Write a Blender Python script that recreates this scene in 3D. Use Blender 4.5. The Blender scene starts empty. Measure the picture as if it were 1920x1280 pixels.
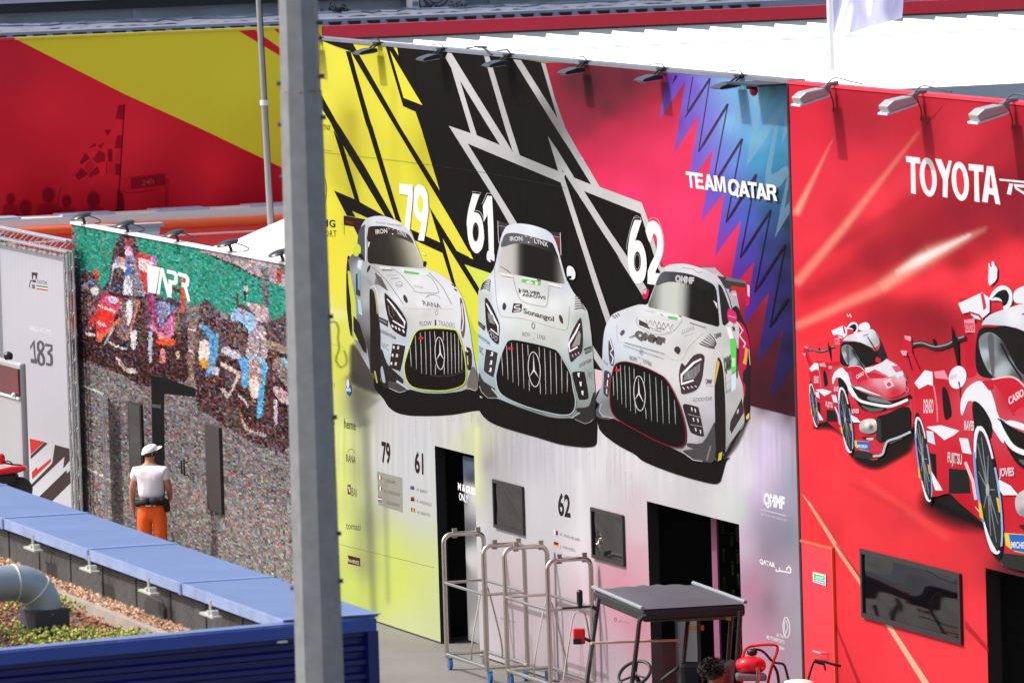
import bpy, math, random
import numpy as np
from mathutils import Vector, Matrix, geometry
random.seed(7); rng = np.random.default_rng(7)
R = math.radians
SC = bpy.context.scene
COL = SC.collection

# ---------------------------------------------------------------- camera
F = 13900.0; CH = 9.9; ROLL = -0.03
_X, _Y = (-3800-960)/F, (327+640)/F
PITCH = math.atan(_X*math.sin(ROLL)+_Y*math.cos(ROLL))
FW = Vector((0, math.cos(PITCH), -math.sin(PITCH)))
_r0 = Vector((1, 0, 0)); _u0 = Vector((0, math.sin(PITCH), math.cos(PITCH)))
RT = _r0*math.cos(ROLL)+_u0*math.sin(ROLL)
UP = -_r0*math.sin(ROLL)+_u0*math.cos(ROLL)
CAM = Vector((0, 0, CH))
cd = bpy.data.cameras.new('camera'); cam = bpy.data.objects.new('camera', cd); COL.objects.link(cam)
cam.matrix_world = Matrix(((RT.x, UP.x, -FW.x, 0), (RT.y, UP.y, -FW.y, 0), (RT.z, UP.z, -FW.z, CH), (0, 0, 0, 1)))
cd.sensor_width = 36; cd.lens = F/1920*36; cd.clip_start = 1; cd.clip_end = 2000
cd.dof.use_dof = True; cd.dof.focus_distance = 84; cd.dof.aperture_fstop = 8.0
SC.camera = cam

def ray(x, y):
    return RT*((x-960)/F)-UP*((y-640)/F)+FW
def gpt(x, y, z=0.0):                     # photo pixel -> point on the horizontal plane z
    d = ray(x, y); t = (z-CH)/d.z
    return CAM+d*t
_a = ray(-3800, -327); _a.z = 0; _a.normalize()
E_ = -_a                                  # along the garage row, towards the camera
N_ = Vector((E_.y, -E_.x, 0))             # out of the garage wall
if N_.x > 0: N_ = -N_
B_ = -N_
ZZ = Vector((0, 0, 1))

# ---------------------------------------------------------------- sky, sun, exposure
sun_h = (N_*1.0+_a*0.40).normalized()
SUN_EL = R(50)
sdir = sun_h*math.cos(SUN_EL)+ZZ*math.sin(SUN_EL)
w = bpy.data.worlds.new('World'); SC.world = w; w.use_nodes = True
nt = w.node_tree; bg = nt.nodes['Background']; sk = nt.nodes.new('ShaderNodeTexSky')
sk.sky_type = 'NISHITA'; sk.sun_disc = False; sk.sun_elevation = SUN_EL
sk.sun_rotation = math.atan2(sdir.x, sdir.y)
sk.air_density = 1.0; sk.dust_density = 5.0; sk.ozone_density = 1.0
nt.links.new(sk.outputs[0], bg.inputs[0]); bg.inputs[1].default_value = 0.15
sl = bpy.data.lights.new('sun', 'SUN'); so = bpy.data.objects.new('sun', sl); COL.objects.link(so)
sl.energy = 2.5; sl.angle = R(0.5); sl.color = (1, 0.975, 0.95)
so.rotation_euler = sdir.to_track_quat('Z', 'Y').to_euler()
SC.view_settings.view_transform = 'Standard'; SC.view_settings.look = 'None'
SC.view_settings.exposure = 0.60; SC.view_settings.gamma = 1

# ---------------------------------------------------------------- helpers
def lin(c):
    c = np.asarray(c, float)/255.0
    return np.where(c <= 0.04045, c/12.92, ((c+0.055)/1.055)**2.4)
def tag(o, label=None, cat=None, group=None, kind=None):
    if label: o['label'] = label
    if cat: o['category'] = cat
    if group: o['group'] = group
    if kind: o['kind'] = kind
    return o
def empty(name, loc, label, cat, group=None):
    o = bpy.data.objects.new(name, None); COL.objects.link(o); o.location = loc
    o.empty_display_size = 0.2
    return tag(o, label, cat, group)
def copy_tree(o, parent=None):
    c = o.copy(); COL.objects.link(c)
    if parent: c.parent = parent
    for ch in list(o.children): copy_tree(ch, c)
    return c

MATS = {}
def mat(name, col, rough=0.5, metal=0.0, noise=0.0, nscale=4.0, bump=0.0, bscale=20.0, spec=0.5, alpha=1.0, emit=None):
    if name in MATS: return MATS[name]
    m = bpy.data.materials.new(name); m.use_nodes = True; t = m.node_tree; p = t.nodes['Principled BSDF']
    c = tuple(lin(col))+(1,)
    p.inputs['Base Color'].default_value = c; p.inputs['Roughness'].default_value = rough
    p.inputs['Metallic'].default_value = metal; p.inputs['Specular IOR Level'].default_value = spec
    p.inputs['Alpha'].default_value = alpha
    g = t.nodes.new('ShaderNodeNewGeometry')
    if noise > 0:
        n = t.nodes.new('ShaderNodeTexNoise'); n.inputs['Scale'].default_value = nscale; n.inputs['Detail'].default_value = 8
        t.links.new(g.outputs['Position'], n.inputs['Vector'])
        mr = t.nodes.new('ShaderNodeMapRange'); mr.inputs[1].default_value = 0.3; mr.inputs[2].default_value = 0.7
        mr.inputs[3].default_value = 1-noise; mr.inputs[4].default_value = 1+noise
        t.links.new(n.outputs['Fac'], mr.inputs[0])
        mx = t.nodes.new('ShaderNodeVectorMath'); mx.operation = 'SCALE'; mx.inputs[0].default_value = c[:3]
        t.links.new(mr.outputs[0], mx.inputs['Scale']); t.links.new(mx.outputs[0], p.inputs['Base Color'])
        mr2 = t.nodes.new('ShaderNodeMapRange'); mr2.inputs[3].default_value = max(0.02, rough-0.1); mr2.inputs[4].default_value = min(1, rough+0.12)
        t.links.new(n.outputs['Fac'], mr2.inputs[0]); t.links.new(mr2.outputs[0], p.inputs['Roughness'])
    if bump > 0:
        n = t.nodes.new('ShaderNodeTexNoise'); n.inputs['Scale'].default_value = bscale; n.inputs['Detail'].default_value = 5
        t.links.new(g.outputs['Position'], n.inputs['Vector'])
        b = t.nodes.new('ShaderNodeBump'); b.inputs['Strength'].default_value = bump; b.inputs['Distance'].default_value = 0.05
        t.links.new(n.outputs['Fac'], b.inputs['Height']); t.links.new(b.outputs[0], p.inputs['Normal'])
    MATS[name] = m
    return m
def print_mat(name, rough=0.6, bump=0.05):
    m = bpy.data.materials.new(name); m.use_nodes = True; t = m.node_tree; p = t.nodes['Principled BSDF']
    a = t.nodes.new('ShaderNodeAttribute'); a.attribute_name = 'Col'
    t.links.new(a.outputs['Color'], p.inputs['Base Color']); t.links.new(a.outputs['Alpha'], p.inputs['Alpha'])
    p.inputs['Roughness'].default_value = rough; p.inputs['Specular IOR Level'].default_value = 0.03
    g = t.nodes.new('ShaderNodeNewGeometry'); mp = t.nodes.new('ShaderNodeMapping'); mp.inputs['Scale'].default_value = (1.3, 1.3, .35)
    n = t.nodes.new('ShaderNodeTexNoise'); n.inputs['Scale'].default_value = 1.2; n.inputs['Detail'].default_value = 3
    b = t.nodes.new('ShaderNodeBump'); b.inputs['Strength'].default_value = bump; b.inputs['Distance'].default_value = 0.3
    t.links.new(g.outputs['Position'], mp.inputs[0]); t.links.new(mp.outputs[0], n.inputs['Vector'])
    t.links.new(n.outputs['Fac'], b.inputs['Height']); t.links.new(b.outputs[0], p.inputs['Normal'])
    return m

class MB:
    """collects shapes into ONE mesh"""
    def __init__(s): s.v = []; s.f = []
    def add(s, vs, fs):
        k = len(s.v); s.v += [tuple(p) for p in vs]; s.f += [tuple(i+k for i in f) for f in fs]; return s
    def box(s, o, a, b, c):
        o, a, b, c = map(Vector, (o, a, b, c))
        v = [o, o+a, o+a+b, o+b, o+c, o+a+c, o+a+b+c, o+b+c]
        f = [(0, 3, 2, 1), (4, 5, 6, 7), (0, 1, 5, 4), (1, 2, 6, 5), (2, 3, 7, 6), (3, 0, 4, 7)]
        if a.cross(b).dot(c) < 0: f = [q[::-1] for q in f]
        return s.add(v, f)
    def cbox(s, c, a, b, h): return s.box(Vector(c)-Vector(a)/2-Vector(b)/2-Vector(h)/2, a, b, h)
    def prism(s, pts, ext):
        n = len(pts); ext = Vector(ext); pts = [Vector(p) for p in pts]
        v = pts+[p+ext for p in pts]
        f = [tuple(range(n))[::-1], tuple(range(n, 2*n))]+[(i, (i+1) % n, n+(i+1) % n, n+i) for i in range(n)]
        nn = Vector((0, 0, 0))
        for i in range(n): nn += pts[i].cross(pts[(i+1) % n])
        if nn.dot(ext) < 0: f = [q[::-1] for q in f]
        return s.add(v, f)
    def tube(s, pts, r, n=8, caps=True, rot=0.0):
        pts = [Vector(p) for p in pts]; m = len(pts); rs = r if isinstance(r, (list, tuple)) else [r]*m
        vs = []; prev = None
        for i, p in enumerate(pts):
            t = (pts[min(i+1, m-1)]-pts[max(i-1, 0)]).normalized()
            if prev is None:
                prev = t.cross(Vector((0.3, 0.2, 1)) if abs(t.z) < .9 else Vector((1, 0, 0))).normalized()
            x = (prev-t*prev.dot(t)).normalized(); y = t.cross(x); prev = x
            for k in range(n):
                a = 2*math.pi*k/n+rot; vs.append(p+(x*math.cos(a)+y*math.sin(a))*rs[i])
        fs = [(i*n+k, i*n+(k+1) % n, (i+1)*n+(k+1) % n, (i+1)*n+k) for i in range(m-1) for k in range(n)]
        if caps: fs += [tuple(range(n))[::-1], tuple(range((m-1)*n, m*n))]
        return s.add(vs, fs)
    def ball(s, c, r, seg=16, rings=10, sc=(1, 1, 1)):
        c = Vector(c); vs = [c+Vector((0, 0, r*sc[2]))]; fs = []
        for i in range(1, rings):
            th = math.pi*i/rings
            for k in range(seg):
                a = 2*math.pi*k/seg
                vs.append(c+Vector((r*sc[0]*math.sin(th)*math.cos(a), r*sc[1]*math.sin(th)*math.sin(a), r*sc[2]*math.cos(th))))
        vs.append(c-Vector((0, 0, r*sc[2]))); L = len(vs)-1
        for k in range(seg):
            fs.append((0, 1+k, 1+(k+1) % seg)); fs.append((L, 1+(rings-2)*seg+(k+1) % seg, 1+(rings-2)*seg+k))
            for i in range(rings-2):
                fs.append((1+i*seg+k, 1+(i+1)*seg+k, 1+(i+1)*seg+(k+1) % seg, 1+i*seg+(k+1) % seg))
        return s.add(vs, fs)
    def ring(s, c, axis, rad, r, n=28, m=8):
        c = Vector(c); ax = Vector(axis).normalized(); x = ax.orthogonal().normalized(); y = ax.cross(x); vs = []
        for i in range(n):
            a = 2*math.pi*i/n; d = x*math.cos(a)+y*math.sin(a)
            for k in range(m):
                b = 2*math.pi*k/m; vs.append(c+d*(rad+r*math.cos(b))+ax*(r*math.sin(b)))
        return s.add(vs, [(i*m+k, ((i+1) % n)*m+k, ((i+1) % n)*m+(k+1) % m, i*m+(k+1) % m) for i in range(n) for k in range(m)])
    def build(s, name, m, parent=None, smooth=False, bevel=0.0):
        me = bpy.data.meshes.new(name); me.from_pydata(s.v, [], s.f); me.update()
        me.materials.append(m)
        if smooth:
            me.polygons.foreach_set('use_smooth', [True]*len(me.polygons))
            if smooth != 'all': me.set_sharp_from_angle(angle=R(40))
        o = bpy.data.objects.new(name, me); COL.objects.link(o)
        if parent is not None:
            o.parent = parent; o.matrix_parent_inverse = Matrix.Translation(-parent.location)
        if bevel > 0:
            b = o.modifiers.new('bevel', 'BEVEL'); b.width = bevel; b.segments = 2; b.limit_method = 'ANGLE'
        return o
def top(o, label, cat, group=None, kind=None): return tag(o, label, cat, group, kind)

# ---------------------------------------------------------------- upright planes and what is printed on them
class Plane:
    def __init__(s, o, u, n): s.o = Vector(o); s.u = Vector(u).normalized(); s.n = Vector(n).normalized()
    def at(s, S, Z, off=0.0): return s.o+s.u*S+ZZ*Z+s.n*off
    def sz(s, x, y, off=0.0):
        d = ray(x, y); t = (s.o+s.n*off-CAM).dot(s.n)/d.dot(s.n); p = CAM+d*t-s.o
        return p.dot(s.u), p.z
    def pt(s, x, y, off=0.0):
        S, Z = s.sz(x, y, off); return s.at(S, Z, off)
    def sz_np(s, P):
        P = np.asarray(P, float); X = (P[:, 0]-960)/F; Y = -(P[:, 1]-640)/F
        D = X[:, None]*np.array(RT)+Y[:, None]*np.array(UP)+np.array(FW)
        n = np.array(s.n); t = (np.array(s.o-CAM)@n)/(D@n)
        Q = np.array(CAM)+D*t[:, None]-np.array(s.o)
        return np.stack([Q@np.array(s.u), Q[:, 2]], 1)
    def px_np(s, SZ, off=0.0):
        Q = np.array(s.o)+SZ[:, :1]*np.array(s.u)+np.array(s.n)*off; Q[:, 2] += SZ[:, 1]
        Q = Q-np.array(CAM); d = Q@np.array(FW)
        return np.stack([960+F*(Q@np.array(RT))/d, 640-F*(Q@np.array(UP))/d], 1)

CROPS = dict(px=(0, 0, 1), A=(590, 60, 7.111), B=(590, 230, 7.111), C=(780, 330, 10.667), D=(830, 80, 8), E=(830, 220, 8),
    F=(1040, 280, 9.143), G=(1040, 400, 9.143), H=(1210, 130, 6.62), I=(1210, 310, 6.62), J=(1340, 490, 4.265),
    c1=(640, 390, 7.111), c2=(640, 560, 7.111), c3=(640, 640, 7.111), d1=(880, 400, 7.111), d2=(880, 560, 7.111), d3=(880, 680, 7.111),
    e1=(1110, 480, 6.184), e2=(1110, 670, 6.184), t1=(1490, 560, 7.111), t2=(1490, 700, 7.111), t3=(1680, 480, 8), t4=(1680, 620, 8),
    t5=(1680, 760, 8), t6=(1680, 900, 8), g1=(1040, 1080, 6.4), g2=(1290, 1080, 6.4), q1=(0, 400, 6.4), q2=(0, 600, 10.667), q3=(0, 720, 4.13),
    z1=(0, 0, 3), z2=(640, 0, 3), z3=(1280, 0, 3), z4=(0, 427, 3), z5=(640, 427, 3), z6=(1280, 427, 3), z7=(0, 853, 3), z8=(640, 853, 3), z9=(1280, 853, 3),
    p1=(140, 440, 9.143), p2=(140, 560, 9.143), p3=(350, 470, 7.11), p4=(350, 640, 6.095), r7=(130, 180, 5.565), r8=(690, 800, 7.113))
def P(s):
    k = CROPS['px']; out = []; t = s.split(); i = 0
    while i < len(t):
        if t[i] in CROPS: k = CROPS[t[i]]; i += 1; continue
        out.append((k[0]+float(t[i])/k[2], k[1]+float(t[i+1])/k[2])); i += 2
    return out
def sm(pts, n=4, closed=True):            # Catmull-Rom through the points
    if isinstance(pts, str): pts = P(pts)
    m = len(pts); out = []; rg = range(m) if closed else range(m-1)
    for i in rg:
        if closed: p0, p1, p2, p3 = [np.array(pts[(i+j-1) % m]) for j in range(4)]
        else: p0, p1, p2, p3 = [np.array(pts[min(max(i+j-1, 0), m-1)]) for j in range(4)]
        for k in range(n):
            t = k/n; out.append(tuple(0.5*((2*p1)+(-p0+p2)*t+(2*p0-5*p1+4*p2-p3)*t*t+(-p0+3*p1-3*p2+p3)*t**3)))
    if not closed: out.append(tuple(pts[-1]))
    return out
def ell(cx, cy, rx, ry, n=24, lean=0.0):
    return [(cx+rx*math.cos(2*math.pi*i/n)+lean*math.sin(2*math.pi*i/n)*ry, cy+ry*math.sin(2*math.pi*i/n)) for i in range(n)]
def idw(samples, p=3.0, r0=6.0, ay=1.0):
    """smooth printed colour from scattered colour readings (x y r g b)"""
    S = np.array(samples, float); C = lin(S[:, 2:5])
    def f(Q):
        out = np.zeros((len(Q), 3))
        for i in range(0, len(Q), 20000):
            q = Q[i:i+20000]; d = np.hypot(q[:, None, 0]-S[None, :, 0], ay*(q[:, None, 1]-S[None, :, 1]))
            w = 1/(d+r0)**p; out[i:i+20000] = (w@C)/w.sum(1)[:, None]
        return out
    return f

def ramp(stops, m=0.0, y0=0.0):
    """printed colour running across, along x + m*(y - y0)"""
    T = np.array([q[0] for q in stops], float); C = np.array([q[1:4] for q in stops], float)
    def f(Q):
        t = Q[:, 0]+m*(Q[:, 1]-y0); return lin(np.stack([np.interp(t, T, C[:, i]) for i in range(3)], 1))
    return f
def blend(c, q, items):
    """soft printed patches (cx cy sx sy angle colour strength) and light streaks (x0 y0 x1 y1 w0 w1 colour a0 a1)"""
    for it in items:
        if len(it) == 7:
            cx, cy, sx, sy, an, col, st = it; dx, dy = q[:, 0]-cx, q[:, 1]-cy; ca, sa = math.cos(R(an)), math.sin(R(an))
            w = st*np.exp(-(((dx*ca+dy*sa)/sx)**2+((-dx*sa+dy*ca)/sy)**2)**1.3)
        else:
            x0, y0, x1, y1, w0, w1, col, a0, a1 = it; L = math.hypot(x1-x0, y1-y0); ux, uy = (x1-x0)/L, (y1-y0)/L
            t = ((q[:, 0]-x0)*ux+(q[:, 1]-y0)*uy)/L; d = -(q[:, 0]-x0)*uy+(q[:, 1]-y0)*ux; tc = np.clip(t, 0, 1)
            w = np.exp(-np.abs(d/(w0+(w1-w0)*tc))**2.6)*(a0+(a1-a0)*tc)*np.clip(t/.06+.5, 0, 1)*np.clip((1-t)/.06+.5, 0, 1)
        c = c*(1-w[:, None])+lin(col)*w[:, None]
    return c
def proj(p):
    d = Vector(p)-CAM; z = d.dot(FW); return 960+F*d.dot(RT)/z, 640-F*d.dot(UP)/z
GLYPH = {}
def glyphs(body, bold=0.0, spacing=1.0):
    key = (body, bold, spacing)
    if key in GLYPH: return GLYPH[key]
    c = bpy.data.curves.new('lettering', 'FONT'); c.body = body; c.size = 1; c.offset = bold; c.resolution_u = 3; c.space_character = spacing
    o = bpy.data.objects.new('lettering', c); COL.objects.link(o)
    dg = bpy.context.evaluated_depsgraph_get(); dg.update()
    me = o.evaluated_get(dg).to_mesh(); me.calc_loop_triangles()
    v = np.array([x.co[:2] for x in me.vertices]); t = [tuple(x.vertices) for x in me.loop_triangles]
    o.to_mesh_clear(); bpy.data.objects.remove(o); bpy.data.curves.remove(c)
    GLYPH[key] = (v, t); return v, t

class Print:
    """one printed surface: a fine colour grid plus crisp shapes lying on it, all in one mesh.  Shapes are given in photo pixels
       and laid on the real wall plane; k scales printed colour to albedo"""
    def __init__(s, pl, k=0.9, step=0.0005, off=0.0): s.pl = pl; s.k = k; s.step = step; s.off = off; s.V = []; s.T = []; s.C = []; s.n = 0; s.box = []; s.clip = None
    def _put(s, szs, tris, cols, off):
        P3 = np.array(s.pl.o)+szs[:, :1]*np.array(s.pl.u)+np.array(s.pl.n)*off; P3[:, 2] += szs[:, 1]
        s.V.append(P3); s.T.append(np.asarray(tris, int)+s.n); s.C.append(cols); s.n += len(szs)
    def level(s, pts):
        x0, y0 = pts.min(0); x1, y1 = pts.max(0); l = 1
        for (a, b, c, d, L) in s.box:
            if a < x1 and c > x0 and b < y1 and d > y0 and L >= l: l = L+1
        s.box.append((x0, y0, x1, y1, l)); return l
    def grid(s, sl, zl, fn, holes=()):
        S, Z = np.meshgrid(sl, zl); sz = np.stack([S.ravel(), Z.ravel()], 1); px = s.pl.px_np(sz, s.off)
        col = np.concatenate([fn(px)*s.k, np.ones((len(px), 1))], 1); w = len(sl); T = []
        for j in range(len(zl)-1):
            zc = (zl[j]+zl[j+1])/2
            for i in range(w-1):
                sc = (sl[i]+sl[i+1])/2
                if any(h[0] < sc < h[1] and h[2] < zc < h[3] for h in holes): continue
                a = j*w+i; T += [(a, a+1, a+w+1), (a, a+w+1, a+w)]
        s._put(sz, T, col, s.off)
    def _tess(s, pts, tris, fn, alpha, maxlen, off):
        pts = [tuple(p) for p in pts]
        if fn is not None and not isinstance(fn, tuple) and maxlen:
            out = []; st = list(tris); cache = {}
            while st:
                a, b, c = st.pop(); pa, pb, pc = pts[a], pts[b], pts[c]
                L = [(math.dist(pa, pb), a, b, c), (math.dist(pb, pc), b, c, a), (math.dist(pc, pa), c, a, b)]
                l, i, j, k = max(L)
                if l <= maxlen: out.append((a, b, c)); continue
                key = (min(i, j), max(i, j))
                if key not in cache:
                    pts.append(((pts[i][0]+pts[j][0])/2, (pts[i][1]+pts[j][1])/2)); cache[key] = len(pts)-1
                m = cache[key]; st += [(i, m, k), (m, j, k)]
            tris = out
        q = np.array(pts, float)
        col = np.tile(lin(fn), (len(q), 1)) if isinstance(fn, tuple) else fn(q)
        al = np.full((len(q), 1), alpha) if not callable(alpha) else alpha(q)[:, None]
        s._put(s.pl.sz_np(q), tris, np.concatenate([col*s.k, al], 1), off)
    def fill(s, pts, col, alpha=1.0, maxlen=7.0):
        if isinstance(pts, str): pts = P(pts)
        tris = geometry.tessellate_polygon([[Vector((x, y, 0)) for x, y in pts]])
        L = s.level(np.array(pts)); s._tess(pts, tris, col, alpha, maxlen, s.off+L*s.step); return s
    def soft(s, pts, col, alpha=1.0, feather=5.0):      # fades out over `feather` pixels outside the outline
        if isinstance(pts, str): pts = P(pts)
        q = np.array(pts, float); m = len(q); area = sum(q[i, 0]*q[(i+1) % m, 1]-q[(i+1) % m, 0]*q[i, 1] for i in range(m))
        e = np.roll(q, -1, 0)-q; nrm = np.stack([e[:, 1], -e[:, 0]], 1)/(np.hypot(e[:, 0], e[:, 1])[:, None]+1e-6)
        if area < 0: nrm = -nrm
        vn = nrm+np.roll(nrm, 1, 0); vn /= (np.hypot(vn[:, 0], vn[:, 1])[:, None]+1e-6)
        f = feather if not isinstance(feather, (list, np.ndarray)) else np.array(feather)[:, None]
        L = s.level(q); off = s.off+L*s.step
        c = lin(col)*s.k; inner = q-vn*f*0.5; mid = q; outer = q+vn*f*0.5
        tris = list(geometry.tessellate_polygon([[Vector((x, y, 0)) for x, y in inner]]))
        allp = np.concatenate([inner, mid, outer]); al = np.concatenate([np.full(m, alpha), np.full(m, alpha*.55), np.zeros(m)])
        for r_ in range(2):
            for i in range(m):
                j = (i+1) % m; a = r_*m; b = (r_+1)*m
                tris += [(a+i, a+j, b+j), (a+i, b+j, b+i)]
        s._put(s.pl.sz_np(allp), tris, np.concatenate([np.tile(c, (len(allp), 1)), al[:, None]], 1), off); return s
    def line(s, pts, w, col, alpha=1.0, closed=False, lvl=None):
        if isinstance(pts, str): pts = P(pts)
        q = np.array(pts, float); m = len(q); ws = np.interp(np.linspace(0, 1, m), np.linspace(0, 1, len(w)), w) if isinstance(w, (list, tuple)) else np.full(m, float(w))
        if closed: t = np.roll(q, -1, 0)-np.roll(q, 1, 0)
        else: t = np.gradient(q, axis=0)
        nn = np.stack([-t[:, 1], t[:, 0]], 1)/(np.hypot(t[:, 0], t[:, 1])[:, None]+1e-6)
        a = q+nn*ws[:, None]/2; b = q-nn*ws[:, None]/2; allp = np.concatenate([a, b]); T = []
        for i in range(m if closed else m-1):
            j = (i+1) % m; T += [(i, j, m+j), (i, m+j, m+i)]
        L = lvl or s.level(allp); s._tess(allp, T, col, alpha, 0, s.off+L*s.step); return s
    def text(s, body, p0, p1, up, col, bold=0.0, alpha=1.0, spacing=1.0):
        if isinstance(p0, str): p0, p1 = P(p0)[0], P(p1)[0]
        v, t = glyphs(body, bold, spacing)
        x0, x1 = v[:, 0].min(), v[:, 0].max(); y1 = v[:, 1].max(); y0 = max(v[:, 1].min(), 0.0) if not any(ch in 'gjpqyQ,' for ch in body) else 0.0
        if y1 <= 0: return s
        cap = 0.73 if any(ch.isupper() or ch.isdigit() or ch in 'bdfhklt' for ch in body) else 0.55
        u = (v[:, 0]-x0)/(x1-x0+1e-6); h = v[:, 1]/cap
        p0, p1, up = map(np.array, (p0, p1, up)); q = p0+u[:, None]*(p1-p0)+h[:, None]*up
        L = s.level(q); s._tess(q, t, col, alpha, 0, s.off+L*s.step); return s
    def build(s, name, m, parent=None):
        V = np.concatenate(s.V); T = np.concatenate(s.T).astype(np.int32); C = np.concatenate(s.C)
        a, b, c = V[T[:, 0]], V[T[:, 1]], V[T[:, 2]]; nn = np.cross(b-a, c-a)@np.array(s.pl.n)
        T[nn < 0] = T[nn < 0][:, ::-1]
        me = bpy.data.meshes.new(name); me.vertices.add(len(V)); me.vertices.foreach_set('co', V.ravel())
        me.loops.add(len(T)*3); me.loops.foreach_set('vertex_index', T.ravel())
        me.polygons.add(len(T)); me.polygons.foreach_set('loop_start', np.arange(0, len(T)*3, 3, dtype=np.int32))
        me.polygons.foreach_set('loop_total', np.full(len(T), 3, dtype=np.int32)); me.update()
        at = me.color_attributes.new('Col', 'FLOAT_COLOR', 'POINT'); at.data.foreach_set('color', np.clip(C, 0, 1).astype(np.float32).ravel())
        me.materials.append(m); o = bpy.data.objects.new(name, me); COL.objects.link(o)
        if parent is not None: o.parent = parent; o.matrix_parent_inverse = Matrix.Translation(-parent.location)
        return o
SHADED = print_mat('printed_banner')
# ---------------------------------------------------------------- ground
def ground():
    m = bpy.data.materials.new('asphalt'); m.use_nodes = True; t = m.node_tree; p = t.nodes['Principled BSDF']
    g = t.nodes.new('ShaderNodeNewGeometry')
    n1 = t.nodes.new('ShaderNodeTexNoise'); n1.inputs['Scale'].default_value = 0.5; n1.inputs['Detail'].default_value = 6
    n2 = t.nodes.new('ShaderNodeTexNoise'); n2.inputs['Scale'].default_value = 60; n2.inputs['Detail'].default_value = 4
    cr = t.nodes.new('ShaderNodeValToRGB'); cr.color_ramp.elements[0].color = (.11, .105, .095, 1); cr.color_ramp.elements[1].color = (.20, .19, .172, 1)
    mx = t.nodes.new('ShaderNodeMath'); mx.operation = 'MULTIPLY_ADD'; mx.inputs[1].default_value = .5
    for n in (n1, n2): t.links.new(g.outputs['Position'], n.inputs['Vector'])
    t.links.new(n2.outputs['Fac'], mx.inputs[0]); t.links.new(n1.outputs['Fac'], mx.inputs[2])
    sc = t.nodes.new('ShaderNodeMapRange'); sc.inputs[1].default_value = .5; sc.inputs[2].default_value = 1.0
    t.links.new(mx.outputs[0], sc.inputs[0]); t.links.new(sc.outputs[0], cr.inputs[0]); t.links.new(cr.outputs[0], p.inputs['Base Color'])
    p.inputs['Roughness'].default_value = .9
    b = t.nodes.new('ShaderNodeBump'); b.inputs['Strength'].default_value = .3; b.inputs['Distance'].default_value = .02
    t.links.new(n2.outputs['Fac'], b.inputs['Height']); t.links.new(b.outputs[0], p.inputs['Normal'])
    o = MB().add([(-600, -100, 0), (600, -100, 0), (600, 1500, 0), (-600, 1500, 0)], [(0, 1, 2, 3)]).build('ground', m); tag(o, kind='structure')
ground()

G0 = gpt(825, 1206)
WALL = Plane(G0, E_, N_)
S_L = WALL.sz(588, 600)[0]; S_R = WALL.sz(1493, 600)[0]; Z_T = WALL.sz(1100, 122)[1]
D1 = (WALL.sz(820, 1000)[0], WALL.sz(894, 1020)[0], -1, WALL.sz(850, 844)[1])
D2 = (WALL.sz(1216, 1050)[0], WALL.sz(1389, 1100)[0], -1, WALL.sz(1300, 961)[1])
BLACK = (21, 17, 18); DK = (38, 32, 32)

garage = empty('garage_building', G0, 'tall black, yellow and magenta garage with three silver sports cars printed on its wall', 'building')

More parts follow.
